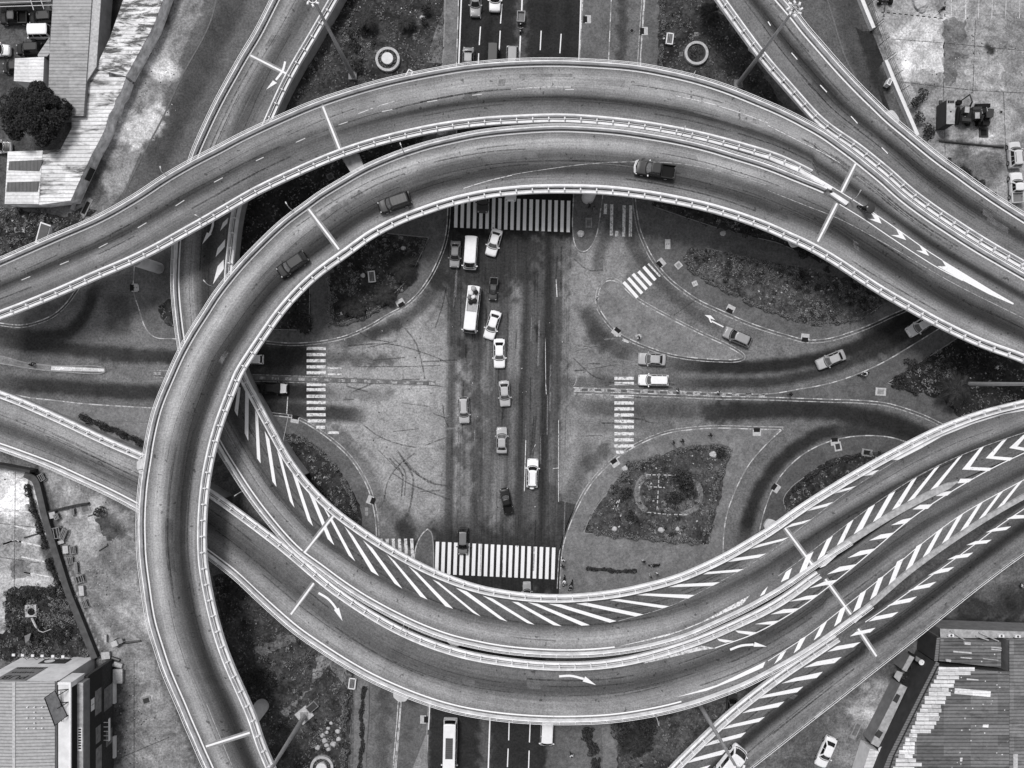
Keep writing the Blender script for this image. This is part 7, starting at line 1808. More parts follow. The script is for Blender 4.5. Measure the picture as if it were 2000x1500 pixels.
    if kind == 'pickup':
        for c, s in (((-.335 * L, hw - .06, .86), (.325 * L, .11, .44)), ((-.335 * L, -hw + .06, .86), (.325 * L, .11, .44)), ((-.490 * L, 0, .86), (.06, w * .95, .44)), ((K['br'] * L - .06, 0, .86), (.06, w * .95, .44))):
            mb = MB(); mb.box(c, s); mb.build('bed_wall', paint, t)
        mb = MB(); mb.box((-.335 * L, 0, .70), (.31 * L, w * .86, .06)); mb.build('bed_floor', M['black'] if tone < 120 else M['grey'], t)
    if 'rack' in extra:
        mb = MB()
        for sy in (-1, 1): mb.tube([(K['tf'] * L - .3, sy * ht * .82, zr + .05), (K['tr'] * L + .3, sy * ht * .82, zr + .05)], .035, 5)
        mb.build('roof_rail', M['black'], t)
    if 'bars' in extra:
        mb = MB()
        for k in range(4): mb.box((K['tr'] * L + .4 + k * .55, 0, zr + .02), (.04, ht * 1.6, .03))
        mb.build('roof_bar', M['steel_dark'], t)
    if 'bull' in extra:
        mb = MB(); mb.tube([(.44 * L, -hw * 1.0, .75), (.50 * L, -hw * .8, .8), (.525 * L, 0, .82), (.50 * L, hw * .8, .8), (.44 * L, hw * 1.0, .75)], .085, 6); mb.tube([(.47 * L, -hw * .8, .95), (.505 * L, 0, 1.0), (.47 * L, hw * .8, .95)], .06, 6); mb.build('bull_bar', M['chrome'], t)
        mb = MB(); mb.box((-.503 * L, 0, .6), (.10, w * .9, .14)); mb.build('rear_bumper', M['chrome'], t)
    if 'spare' in extra:
        mb = MB(); mb.loft([[(x, .34 * math.cos(6.283 * k / 16), .95 + .34 * math.sin(6.283 * k / 16)) for k in range(16)] for x in (-.5 * L - .2, -.5 * L + .02)]); mb.build('spare_wheel', paint, t)
    if 'plate_rack' in extra:
        mb = MB(); mb.box((-.16 * L, 0, zr + .10), (.42 * L, w * .66, .03))
        for sy in (-1, 1): mb.tube([(.05 * L, sy * w * .33, zr + .22), (-.37 * L, sy * w * .33, zr + .22)], .03, 5)
        mb.build('roof_rack', M['ledge'], t)
    if 'grille' in extra:
        mb = MB(); mb.box((-.02 * L + .2, 0, zr + .03), (.43 * L, w * .52, .05)); o = mb.build('roof_grille', ribbed('bus roof slats', 84, 0, .32, .45), t)
    if 'cargo' in extra:
        mb = MB(); mb.box((.1, 0, zr + .03), (.2, .2, .1)); mb.build('roof_hatch', M['ledge'], t)
    if 'bumper' in extra:
        mb = MB(); mb.box((-.492 * L, 0, .72), (.14, w * .92, .18)); mb.build('rear_bumper', M['chrome'], t)
    return t, L, w, zr

v = vehicle
v('sedan', (928, 31), (929, -28), 150, 'grey sedan cut by the top edge in the left lane of the wide road', width=1.66)
v('sedan', (966, 21), (968, -36), 232, 'white sedan cut by the top edge in the second lane of the wide road')
v('sedan', (913, 146), (915, 92), 128, 'grey sedan half hidden by the top deck, in the left lane', roof=150)
v('van', (961, 150), (963, 87), 24, 'black van half hidden by the top deck', width=1.72)
v('suv', (999, 152), (1001, 90), 150, 'light grey suv half hidden by the top deck in the third lane')
v('sedan', (942, 415), (944, 359), 82, 'dark grey sedan coming out from under the loop across the zebra bars')
v('sedan', (997, 392), (999, 336), 232, 'white car showing only its nose below the loop at the zebra bars')
v('sedan', (887, 522), (890, 470), 122, 'grey sedan in the left lane beside the white minivan', width=1.62, hood=150)
v('van', (917, 526), (921, 462), 235, 'white minivan between the grey sedan and the white sedan below the zebra bars', width=2.0, glass='glass')
v('sedan', (957, 499), (972, 447), 235, 'white sedan angled across the lane with its tail on the zebra bars', glass='glass_pale')
v('pickup', (962, 586), (965, 542), 92, 'small dark grey pickup ahead of the loaded minibus', width=1.28, glass='glass_pale', extra=('bumper',))
t13, L13, w13, zr13 = v('bus', (917, 651), (927, 560), 236, 'long white minibus carrying bundles in its roof rack', width=2.05, extra=('plate_rack',))
v('sedan', (953, 662), (970, 607), 236, 'white sedan angled left just ahead of another white sedan', glass='glass_pale')
v('sedan', (975.5, 719), (975, 661), 238, 'white sedan driving straight in the middle of the junction', glass='glass_pale')
v('sedan', (987, 794), (984, 743), 178, 'silver sedan in the middle of the junction below the straight white sedan', width=1.66, glass='glass_pale')
v('suv', (907, 827), (905, 775), 176, 'silver estate car with roof rails in the left lane of the junction', width=1.66, extra=('rack',), glass='glass_pale')
v('sedan', (980, 834), (980, 886), 168, 'silver sedan heading up the picture in the middle of the junction', width=1.66, glass='glass_pale')
v('suv', (1041, 896), (1039, 952), 236, 'white suv heading up the picture with a spare wheel on its tail', width=1.76, extra=('spare', 'rack'))
v('pickup', (984, 954), (994, 1003), 30, 'small black pickup heading up the picture near the lower zebra bars', width=1.42, glass='glass_pale')
v('hatch', (903.5, 1084), (904.5, 1031), 70, 'dark grey hatchback standing on the lower zebra bars', width=1.56, roof=112, hood=112)
v('sedan', (1029, 1137), (1030, 1190), 150, 'grey car half hidden by the bottom deck near the lower zebra bars', width=1.3)
v('bus', (878, 1497), (880, 1404), 232, 'white bus with a dark grille on its roof below the bottom deck', width=2.1, extra=('grille',), name='bus', cat='bus')
v('van', (1067, 1457), (1070, 1390), 234, 'white van nosing out from under the bottom deck', width=1.9)
v('sedan', (1247, 700), (1301, 703), 170, 'silver sedan waiting in the upper lane by the teardrop island', width=1.8, glass='glass_pale')
v('suv', (1247, 742), (1306, 743), 236, 'white estate car in the lower lane by the striped median', width=1.68, glass='glass_pale')
v('hatch', (1415, 646), (1467, 669), 128, 'grey hatchback on the slip road above the teardrop island', width=1.86, roof=150, hood=150)
v('sedan', (1597, 714), (1651, 691), 160, 'grey sedan on the dark curving lane at right', width=1.72, roof=172, hood=178, glass='glass_pale')
v('sedan', (1775, 651), (1822, 622), 226, 'light car coming out from under the loop at right', width=1.74, glass='glass_pale')
v('sedan', (561, 759), (506, 757), 40, 'black car with a white bonnet by the left zebra bars', width=1.74, hood=228)
v('van', (455, 701), (513, 702), 232, 'white van mostly hidden under the loop at left', width=1.44)
v('pickup', (1241, 325), (1318, 337), 34, 'black pickup with a bright bull bar on the looping flyover', deck=dC, width=1.95, extra=('bull', 'wm'), glass='glass_pale', roof=66, hood=62)
v('suv', (739, 406), (801, 385), 32, 'dark suv with roof bars on the looping flyover', deck=dC, width=1.95, extra=('bars',), glass='glass_pale', roof=76, hood=82)
v('hatch', (543, 534), (597, 498), 24, 'black hatchback on the looping flyover at left', deck=dC, width=1.88, roof=58, hood=72, glass='glass_pale')
v('van', (1450, 1462), (1398, 1524), 232, 'white van on the hatched ramp at the bottom right edge', deck=dF, width=2.2)
v('hatch', (1432, 1352), (1428, 1404), 84, 'dark car in the shade between the two bottom decks', width=1.5)
v('suv', (1981, 276), (1985, 327), 200, 'white suv parked by the right edge of the concrete yard', width=1.8, extra=('rack',))
v('pickup', (1985, 336), (1988, 396), 222, 'white pickup parked below the white suv at the right edge', width=1.85)
v('pickup', (-2, 34), (53, 33), 44, 'dark pickup parked at the top left corner', width=1.9, roof=100)
v('suv', (56, 36), (106, 33), 34, 'black suv parked nose out beside the long shed')
v('van', (53, 63), (100, 62), 232, 'small white van parked beside the long shed', width=1.86)
v('hatch', (18, 97), (-36, 96), 220, 'white hatchback cut by the left edge in the car park', width=1.72)
v('suv', (31, 96), (82, 94), 36, 'black car with pale side windows parked above the small white hut', width=1.7, glass='glass_pale')
v('hatch', (4, 131), (48, 129), 56, 'dark car tucked behind the small white hut', width=1.7)
v('sedan', (20, 287), (-30, 286), 190, 'car with a dark tail cut by the left edge below the tree', width=1.7, hood=40)
v('sedan', (1602, 1499), (1627, 1441), 236, 'white sedan parked in the dirt yard at lower right', width=1.86)

# bundles in the minibus rack
def sack(lx, ly, s, label, mat, root=t13, zz=None):
    ca, sa = math.cos(root.rotation_euler.z), math.sin(root.rotation_euler.z)
    x, y = root.location.x + lx * ca - ly * sa, root.location.y + lx * sa + ly * ca
    mb = MB(); mb.ball((x, y, (zz or zr13) + .1 + s * .6), s, 10, sz=.75)
    mb.v = [(a + rnd.uniform(-.05, .05), b + rnd.uniform(-.05, .05), c + rnd.uniform(-.04, .04)) for a, b, c in mb.v]
    tag(mb.build('sack', M[mat], center=True, smooth=True), label, 'sack', 'bundles on the minibus roof')
for k, (lx, ly, s, m_, lab) in enumerate(((-3.0, .0, .42, 'ledge', 'grey sack at the tail of the minibus roof'), (-2.5, .42, .36, 'cloth_d', 'dark sack on the right of the minibus roof rack near the tail'), (-2.3, -.35, .4, 'cloth_w', 'white bundle on the minibus roof near the tail'),
        (-1.75, .1, .36, 'cloth_w', 'white bundle in the middle of the minibus roof rack'), (-1.6, -.5, .3, 'grey', 'grey bundle on the edge of the minibus roof rack'), (-1.2, .35, .42, 'cloth_d', 'biggest dark sack on the minibus roof'), (-.95, -.2, .36, 'cloth_d', 'dark sack foremost in the minibus roof rack'))):
    sack(lx, ly, s, lab, m_)

# ---------------------------------------------------------------- people
def skin_mesh(nodes, edges, root=0):
    me = bpy.data.meshes.new('tmp'); me.from_pydata([n_[:3] for n_ in nodes], edges, [])
    ob = bpy.data.objects.new('tmp', me); COL.objects.link(ob)
    md = ob.modifiers.new('s', 'SKIN'); ob.modifiers.new('d', 'SUBSURF').levels = 1
    for i, n_ in enumerate(nodes):
        me.skin_vertices[0].data[i].radius = (n_[3], n_[3]); me.skin_vertices[0].data[i].use_root = (i == root)
    dg = bpy.context.evaluated_depsgraph_get(); out = bpy.data.meshes.new_from_object(ob.evaluated_get(dg))
    bpy.data.objects.remove(ob); bpy.data.meshes.remove(me)
    return out
def body_nodes(pose):
    N, E, G = [], [], []
    def add(x, y, z, r, g, par=None):
        N.append((x, y, z, r)); G.append(g)
        if par is not None: E.append((par, len(N) - 1))
        return len(N) - 1
    sit = pose in ('sit', 'ride'); base = .42 if pose == 'sit' else .80 if pose == 'ride' else .93
    lean = .10 if pose == 'sit' else .18 if pose == 'ride' else 0.0
    p = add(0, 0, base, .145, 1); c = add(lean, 0, base + .36, .165, 0, p); nk = add(lean * 1.3, 0, base + .55, .06, 2, c); h = add(lean * 1.5 + .02, 0, base + .69, .098, 2, nk); ht_ = add(lean * 1.5 + .01, 0, base + .79, .085, 2, h)
    hx = lean * 1.5 + .02
    add(hx + .115, 0, base + .68, .02, 2, h)                       # nose
    for s in (-1, 1): add(hx, s * .105, base + .69, .018, 2, h)     # ears
    for s in (-1, 1):
        hp = add(0, s * .10, base - .04, .105, 1, p)
        if sit:
            kn = add(.42, s * .16, base + .02, .075, 1, hp); an = add(.40 if pose == 'sit' else .22, s * .16, base - .38 if pose == 'sit' else base - .45, .05, 1, kn); add(.54 if pose == 'sit' else .40, s * .17, base - .40 if pose == 'sit' else base - .50, .042, 3, an)
        else:
            st = .16 * s if pose == 'walk' else 0
            kn = add(.04 + st * .6, s * .11, .50, .075, 1, hp); an = add(st - .03, s * .11, .09, .05, 1, kn); add(st + .13, s * .12, .045, .042, 3, an)
        sh = add(lean, s * .20, base + .45, .075, 0, c)
        if pose == 'ride': el = add(lean + .22, s * .28, base + .22, .05, 0, sh); wr = add(lean + .46, s * .26, base + .24, .034, 2, el); d_ = Vector((.8, 0, -.2))
        elif pose == 'sit': el = add(lean + .04, s * .28, base + .18, .05, 0, sh); wr = add(.34, s * .16, base + .14, .034, 2, el); d_ = Vector((.9, -s * .2, -.1))
        else:
            sw = -.14 * s if pose == 'walk' else .02
            el = add(sw * .5, s * .27, base + .17, .05, 0, sh); wr = add(sw + .05, s * .29, base - .06, .034, 2, el); d_ = Vector((.15, 0, -1))
        d_.normalize(); w0 = Vector(N[wr][:3]); pm = add(*(w0 + d_ * .07), .036, 2, wr); P0 = Vector(N[pm][:3]); sd = d_.cross(Vector((0, 1, 0))).normalized() if abs(d_.y) < .9 else Vector((1, 0, 0))
        for k, ln in enumerate((.075, .085, .08, .062)): add(*(P0 + sd * (k - 1.5) * .021 + d_ * ln), .0095, 2, pm)
        add(*(w0 + d_ * .04 + sd * .055), .011, 2, wr)             # thumb
    return N, E, G
_bod = {}
SHIRTS = {'w': 'cloth_w', 'g': 'cloth_g', 'd': 'cloth_d'}
def person(px, py, pose, deg, shirt, trous, label, z=KERB, group=None, head=None, at=None):
    key = (pose, shirt, trous)
    if key not in _bod:
        N, E, G = body_nodes(pose); me = skin_mesh(N, E)
        P = np.array([n_[:3] for n_ in N]); rr = np.array([n_[3] for n_ in N])
        for m_ in (SHIRTS[shirt], SHIRTS[trous], 'skin', 'black'): me.materials.append(M[m_])
        for poly in me.polygons:
            c = np.array(poly.center); k = np.argmin(np.linalg.norm(P - c, axis=1) - rr * .8); poly.material_index = G[k]; poly.use_smooth = True
        me.name = 'person'; _bod[key] = (me, N)
    me, N = _bod[key]
    x, y = at[:2] if at else W(px, py, z)
    t = bpy.data.objects.new('person', me); COL.objects.link(t); t.location = (x, y, at[2] if at else z); t.rotation_euler = (0, 0, R(deg)); tag(t, label, 'person', group)
    hx, hz = N[3][0], N[3][2]
    mb = MB(); mb.ball((hx - .015, 0, hz + .04), .118, 10, sz=1.0)
    mb.v = [(a - (.05 if a > hx + .06 and c < hz + .06 else 0), b, max(c, hz - .01)) for a, b, c in mb.v]
    mb.build('hair' if head is None else 'helmet', M['hair'] if head is None else M[head], t, smooth=True)
    mb = MB()
    for s in (-1, 1): mb.ball((hx + .092, s * .035, hz + .015), .013, 6)
    mb.build('eyes', M['hair'], t); mb = MB(); mb.box((hx + .10, 0, hz - .05), (.012, .05, .012)); mb.build('mouth', M['greyd'], t)
    return t
for a in ((1150, 404, 'walk', 200, 'd', 'd', 'person in dark clothes walking beside the round pier below the loop'), (1158, 409, 'stand', 180, 'g', 'd', 'person in a grey shirt standing by the round pier below the loop'),
          (1099, 1091, 'walk', 250, 'w', 'd', 'person in a white top stepping off the kerb at the lower zebra bars'), (1098, 1103, 'walk', 80, 'd', 'd', 'person in dark clothes at the kerb by the lower zebra bars'),
          (1255, 1093, 'stand', 270, 'd', 'w', 'person in a dark top standing on the pavement below the square garden'), (1281, 1117, 'walk', 200, 'w', 'g', 'person in white beside the parked motorcycle below the square garden'), (1268, 1122, 'stand', 20, 'g', 'w', 'person in grey near the bottom deck below the square garden'),
          (1115, 1469, 'walk', 280, 'w', 'd', 'person in a white top walking on the paved strip at the bottom edge'), (1251, 1492, 'stand', 90, 'g', 'd', 'person in grey on the grass at the bottom edge'), (1248, 659, 'sit', 200, 'd', 'w', 'person sitting by the pale sacks on the teardrop island'),
          (1323, 765, 'sit', 90, 'w', 'd', 'person in white sitting on the striped median, the nearer to the junction'), (1402, 767, 'sit', 90, 'w', 'g', 'person in white sitting on the striped median, farther to the right'), (65, 714, 'sit', 60, 'd', 'd', 'person in dark clothes sitting on the median at far left'),
          (1165, 584, 'stand', 190, 'w', 'd', 'person in white standing at the tip of the teardrop island'), (1331, 860, 'walk', 180, 'd', 'd', 'person in dark clothes on the pavement above the square garden'), (1313, 863, 'walk', 180, 'd', 'g', 'person with grey trousers on the pavement above the square garden'),
          (1385, 849, 'walk', 0, 'd', 'd', 'lone dark person near the kerb right of the zebra bars'), (1540, 770, 'walk', 170, 'd', 'd', 'dark person walking on the sharp tip of the triangular island'), (1939, 718, 'stand', 0, 'w', 'w', 'person in white beside the bed at the far right'),
          (1990, 1143, 'sit', 30, 'w', 'd', 'person in white sitting on the dark ground at the far right'), (778, 198 - 10, 'stand', 0, 'w', 'd', '')):
    if a[-1]: person(*a)

# ---------------------------------------------------------------- two and three wheelers
def motorcycle(px, py, deg, label, z=0.0, tone=40, at=None):
    x, y = at[:2] if at else W(px, py, z); t = thing('motorcycle', label, 'motorcycle', (x, y, at[2] if at else z), R(deg))
    for fx in (.62, -.62):
        mb = MB(); mb.loft([[(fx + .3 * math.cos(6.283 * k / 16), yy, .3 + .3 * math.sin(6.283 * k / 16)) for k in range(16)] for yy in (-.06, .06)]); w_ = mb.build('wheel', M['black'], t)
        mb = MB(); mb.loft([[(fx + .17 * math.cos(6.283 * k / 12), yy, .3 + .17 * math.sin(6.283 * k / 12)) for k in range(12)] for yy in (-.07, .07)]); mb.build('rim', M['rim'], w_)
    mb = MB(); mb.tube([(.62, 0, .3), (.45, 0, .9), (.0, 0, .55), (-.62, 0, .3)], .05, 6); mb.box((0, 0, .42), (.45, .26, .34)); mb.build('frame', M['steel_dark'], t)
    mb = MB(); mb.ball((.2, 0, .82), .19, 10, sz=.8); mb.build('tank', car_paint(tone), t, smooth=True)
    mb = MB(); mb.box((-.28, 0, .80), (.7, .26, .10), top=.85); mb.build('seat', M['black'], t)
    mb = MB(); mb.tube([(.36, -.36, 1.0), (.46, -.15, .98), (.46, .15, .98), (.36, .36, 1.0)], .025, 6); mb.build('handlebar', M['steel'], t)
    mb = MB(); mb.ball((.58, 0, .85), .09, 8); mb.build('headlight', M['lamp_w'], t)
    return t
def rider(m, label, shirt='w', head='hatch_light'):
    a = m.rotation_euler.z; person(0, 0, 'ride', math.degrees(a), shirt, 'd', label, at=(m.location.x - .22 * math.cos(a), m.location.y - .22 * math.sin(a), m.location.z + .10), head=head)
m1 = motorcycle(1685, 730, 192, 'dark motorcycle on the paved apron inside the right bend', z=KERB); rider(m1, 'rider in white on the motorcycle inside the right bend')
motorcycle(1277, 1102, 185, 'dark motorcycle parked on the pavement below the square garden', z=KERB)
m2 = motorcycle(1101, 1133, 262, 'motorcycle in the shade at the lower zebra bars', z=0); rider(m2, 'rider in a white top at the lower zebra bars')
m3 = motorcycle(1114, 1142, 250, 'second motorcycle close to the bottom deck beside the lower zebra bars', z=0); rider(m3, 'rider in grey close to the bottom deck', 'g', 'hatch_dark')
x, y, zz = on_deck(dC, 1683, 409, 0)
m4 = motorcycle(0, 0, 330, 'dark motorcycle stopped on the painted gore where the upper decks merge', at=(x, y, zz + .02)); rider(m4, 'rider in a dark jacket stopped on the painted gore', 'd', 'hatch_light')
mb = MB(); x, y, zz = on_deck(dC, 1690, 411, 0)
mb.loft([[(x + r * math.cos(6.283 * k / 20) * 1.0, y + r * math.sin(6.283 * k / 20) * 1.3, zz + h) for k in range(20)] for r, h in ((.1, 1.75), (.55, 1.68), (.62, 1.6), (.58, 1.58))]); mb.tube([(x, y, zz), (x, y, zz + 1.7)], .03, 6)
tag(mb.build('umbrella', M['greyd'], center=True, smooth=True), 'dark umbrella standing beside the motorcycle on the painted gore', 'umbrella')
# cargo tricycle
x, y = W(1017, 47, 0); t = thing('cargo_tricycle', 'motor tricycle with an open cargo box in the wide road at the top', 'tricycle', (x, y, .01), R(-93))
mb = MB(); mb.box((-.75, 0, .62), (1.5, 1.1, .05)); mb.build('bed_floor', M['grey'], t)
for c, s in (((-.75, .56, .8), (1.6, .09, .42)), ((-.75, -.56, .8), (1.6, .09, .42)), ((-1.52, 0, .8), (.09, 1.1, .42)), ((.03, 0, .8), (.09, 1.1, .42))):
    mb = MB(); mb.box(c, s); mb.build('bed_wall', M['ledge'], t)
for fx, fy in ((1.35, 0), (-.9, .5), (-.9, -.5)):
    mb = MB(); mb.loft([[(fx + .27 * math.cos(6.283 * k / 14), fy + yy, .27 + .27 * math.sin(6.283 * k / 14)) for k in range(14)] for yy in (-.07, .07)]); mb.build('wheel', M['black'], t)
mb = MB(); mb.tube([(0, 0, .5), (.9, 0, .55), (1.15, 0, .95), (1.35, 0, .27)], .06, 6); mb.ball((.85, 0, .78), .2, 8); mb.build('frame', M['steel_dark'], t)
mb = MB(); mb.box((.4, 0, .75), (.5, .32, .1)); mb.build('seat', M['black'], t)
mb = MB(); mb.tube([(1.0, -.4, 1.05), (1.15, 0, 1.0), (1.0, .4, 1.05)], .03, 6); mb.build('handlebar', M['steel'], t)
mb = MB(); mb.ball((1.4, 0, .8), .12, 8); mb.build('headlight', M['lamp_w'], t)
a = R(-93); person(0, 0, 'ride', -93, 'd', 'd', 'driver in dark clothes on the motor tricycle', at=(x + .42 * math.cos(a), y + .42 * math.sin(a), .03), head='hatch_light')

# ---------------------------------------------------------------- yard machines
zc = 3.0
q = wp([(1849.5, 194.5), (1865.5, 196), (1864.5, 242), (1848.5, 242)], zc)
cx, cy = np.mean(q, 0); t = thing('site_container', 'dark container cabin with a pale roof in the concrete yard', 'container', (cx, cy, 0))
mb = MB(); mb.prism(q, .15, zc - .05); mb.build('wall', M['greyd'], t, root=t)
mb = MB(); mb.prism([(cx + (p[0] - cx) * 1.01, cy + (p[1] - cy) * 1.005) for p in q], zc - .06, zc); mb.build('roof', M['ledge'], t, root=t)
mb = MB()
for k in range(4): x, y = W(1852.5 + k * 3.4, 199, zc); mb.box((x, y, zc + .01), (.17 if k % 2 else .24, .42, .02))
mb.build('lettering', M['hatch_dark'], t, root=t)
mb = MB(); x, y = W(1857, 218, zc); mb.cyl((x, y), .12, .12, zc, zc + .04, 10); mb.build('vent', M['hatch_dark'], t, root=t)
mb = MB(); x, y = W(1843, 231, 1.2); 
mb.box((x + .75, y + .3, 1.2), (.06, .9, 1.9)); mb.build('door', M['hatch_dark'], t, root=t)
for k in range(2):
    for s in (0, 1):
        x, y = W(1845 + s * 16, 200 + k * 38, 0); mb = MB(); mb.box((x * .99, y, .1), (.5, .5, .2)); mb.build('support', M['steel_dark'], t, root=t)
def excavator(px, py, deg, label, boom, cab_s=-1, tone=34):
    x, y = W(px, py, 0); t = thing('excavator', label, 'excavator', (x, y, 0), R(deg), 'machines parked by the container')
    for s in (-1, 1):
        mb = MB(); mb.loft([[(1.35 * math.cos(6.283 * k / 20) * (1 if abs(math.cos(6.283 * k / 20)) > .7 else 1.1), s * .75 + yy, .38 + .36 * math.sin(6.283 * k / 20)) for k in range(20)] for yy in (-.22, .22)]); mb.build('track', M['black'], t)
    mb = MB(); mb.box((0, 0, .85), (.9, 1.0, .3)); mb.box((-.25, 0, 1.25), (1.9, 1.5, .6), top=.94); mb.build('house', car_paint(tone), t)
    mb = MB(); mb.box((-.95, 0, 1.3), (.5, 1.5, .75), top=.9); mb.build('counterweight', M['greyd'], t)
    mb = MB(); mb.box((.35, cab_s * .42, 1.75), (.95, .72, .9), top=.9); c = mb.build('cab', M['greyd'], t); mb = MB(); mb.box((.33, cab_s * .42, 2.23), (.9, .68, .06)); mb.build('cab_roof', M['ledge'], c); mb = MB(); mb.box((.86, cab_s * .42, 1.8), (.04, .55, .6)); mb.build('window', M['glass'], c)
    mb = MB(); mb.tube([(.6, -cab_s * .2, 1.4), (boom[0] * .5, boom[1] * .5, 2.9), (boom[0], boom[1], 2.3)], [.16, .14, .1], 6); mb.build('boom', M['steel_dark'], t)
    mb = MB(); mb.tube([(boom[0], boom[1], 2.35), (boom[0] - .55, boom[1] + .5, .8)], [.1, .08], 6); mb.build('arm', M['steel_dark'], t)
    bx_, by_ = boom[0] - .6, boom[1] + .55
    mb = MB(); mb.loft([[(bx_ + a, by_ - .35 + b, zz) for a, zz in ((-.3, .75), (.25, .8), (.1, .2), (-.25, .15))] for b in (0, .75)]); mb.build('bucket', M['black'], t)
    mb = MB(); mb.tube([(-.6, .45, 1.5), (-.6, .45, 1.95)], .06, 6); mb.build('exhaust', M['steel'], t)
excavator(1877, 229, 84, 'small excavator with its arm raised beside the container cabin', (2.6, .3), 1, 46)
excavator(1897, 231, 272, 'middle excavator with a pale engine cover', (1.2, .1), -1, 60)
x, y = W(1915, 232, 0); t = thing('wheel_loader', 'dark loader with a toothed bucket, rightmost of the yard machines', 'loader', (x, y, 0), R(92), 'machines parked by the container')
for fx in (.85, -.85):
    for s in (-1, 1):
        mb = MB(); mb.loft([[(fx + .45 * math.cos(6.283 * k / 16), s * .7 + yy, .45 + .45 * math.sin(6.283 * k / 16)) for k in range(16)] for yy in (-.18, .18)]); mb.build('wheel', M['black'], t)
mb = MB(); mb.box((-.5, 0, 1.0), (1.9, 1.0, .7), top=.9); mb.box((.8, 0, .85), (1.0, .7, .4)); mb.build('body', car_paint(34), t)
mb = MB(); mb.box((-.1, 0, 1.75), (.95, .95, .9), top=.88); c = mb.build('cab', M['glass'], t); mb = MB(); mb.box((-.1, 0, 2.24), (.95, .95, .06)); mb.build('cab_roof', M['greyd'], c)
for s in (-1, 1):
    mb = MB(); mb.tube([(.3, s * .45, 1.25), (1.5, s * .45, .8)], .09, 6); mb.build('lift_arm', M['steel'], t)
mb = MB(); mb.loft([[(a, b, zz) for a, zz in ((1.4, .9), (1.95, 1.0), (2.1, .25), (1.5, .15))] for b in (-1.0, 1.0)])
for k in range(9): mb.box((2.12, -.9 + k * .225, .3), (.2, .09, .08))
mb.build('bucket', M['black'], t)
x, y = W(1926, 226, 0); t = thing('site_box', 'dark grey tool box standing beside the loader', 'box', (x, y, 0), -.1); mb = MB(); mb.box((0, 0, .6), (.75, 1.2, 1.2)); mb.build('case', M['greyd'], t); mb = MB(); mb.box((0, 0, 1.22), (.8, 1.25, .06)); mb.build('lid', M['steel_dark'], t)
# compactor cut by the top edge
x, y = W(1726, -8, 0); t = thing('trailer_tractor', 'dark tractor with fat tyres cut by the top edge of the yard', 'tractor', (x, y, 0), R(-90))
for fy in (-.85, .85):
    mb = MB(); mb.loft([[(1.1 + .42 * math.cos(6.283 * k / 16), fy + yy, .42 + .42 * math.sin(6.283 * k / 16)) for k in range(16)] for yy in (-.2, .2)]); w_ = mb.build('wheel', M['black'], t); mb = MB(); mb.ball((1.1, fy * 1.26, .42), .13, 8); mb.build('hub', M['hatch_light'], w_)
mb = MB(); mb.box((-.3, 0, 1.0), (2.2, .8, .7), top=.85); mb.box((1.1, 0, .45), (.2, 1.5, .2)); mb.build('body', M['black'], t)
mb = MB(); mb.tube([(1.1, .1, .5), (2.6, -.1, .4)], .07, 6); mb.build('tow_bar', M['steel_dark'], t)
mb = MB(); mb.ball((2.9, -.1, .4), .18, 8); mb.build('hitch', M['steel'], t)
rock(1796, 10, 1.1, 'big pale heap of sacking in the yard at the top edge', z=0); rock(1799, 18, .7, 'smaller pale heap of sacking below the big one in the yard', z=0); rock(1790, 0, .9, 'pale crumpled sheet at the top edge of the yard', z=0)
person(1834, 24, 'stand', 200, 'd', 'd', 'dark person working beside the dashed line in the yard', z=0)
# barrow in the dirt strip
x, y = W(233, 1252, 0); t = thing('handcart', 'pale handcart with a box load on the dirt above the pub', 'cart', (x, y, 0), R(22))
mb = MB(); mb.box((-.25, 0, .75), (.95, .8, .7)); mb.build('box', M['hatch_light'], t); mb = MB(); mb.box((.55, 0, .55), (.7, .7, .35)); mb.build('tray', M['kerb_l'], t)
for s in (-1, 1):
    mb = MB(); mb.loft([[(-.2 + .28 * math.cos(6.283 * k / 14), s * .45 + yy, .28 + .28 * math.sin(6.283 * k / 14)) for k in range(14)] for yy in (-.05, .05)]); mb.build('wheel', M['black'], t)
mb = MB(); mb.tube([(.9, .25, .6), (1.5, .25, .8)], .03, 5); mb.tube([(.9, -.25, .6), (1.5, -.25, .8)], .03, 5); mb.build('handle', M['steel'], t)
for a, b, w_, lab in (((240, 1256), (276, 1251), .3, 'dark pole lying on the dirt right of the handcart'), ((220, 1284), (235, 1289), .5, 'dark beam lying by the grey shed box'), ((222, 1297), (240, 1301), .6, 'pale plank lying near the kiosk box'), ((1834, 276), (1959, 288), .25, 'long dark pipe lying across the yard above the white suv'),
                      ((48, 1050), (88, 1038), .2, 'thin dark pole lying across the weeds by the slanting wall'), ((172, 1008), (188, 1003), .12, 'short thin pole on the dirt below the ramp'), ((194, 1076), (212, 1064), .14, 'short dark pole on the dirt beside the loop')):
    p, q2 = W(*a), W(*b); mb = MB(); mb.tube([(p[0], p[1], .15), (q2[0], q2[1], .15)], w_ / 2, 8); tag(mb.build('pole', M['steel_dark'] if 'pale' not in lab else M['hatch_light'], center=True), lab, 'pole')

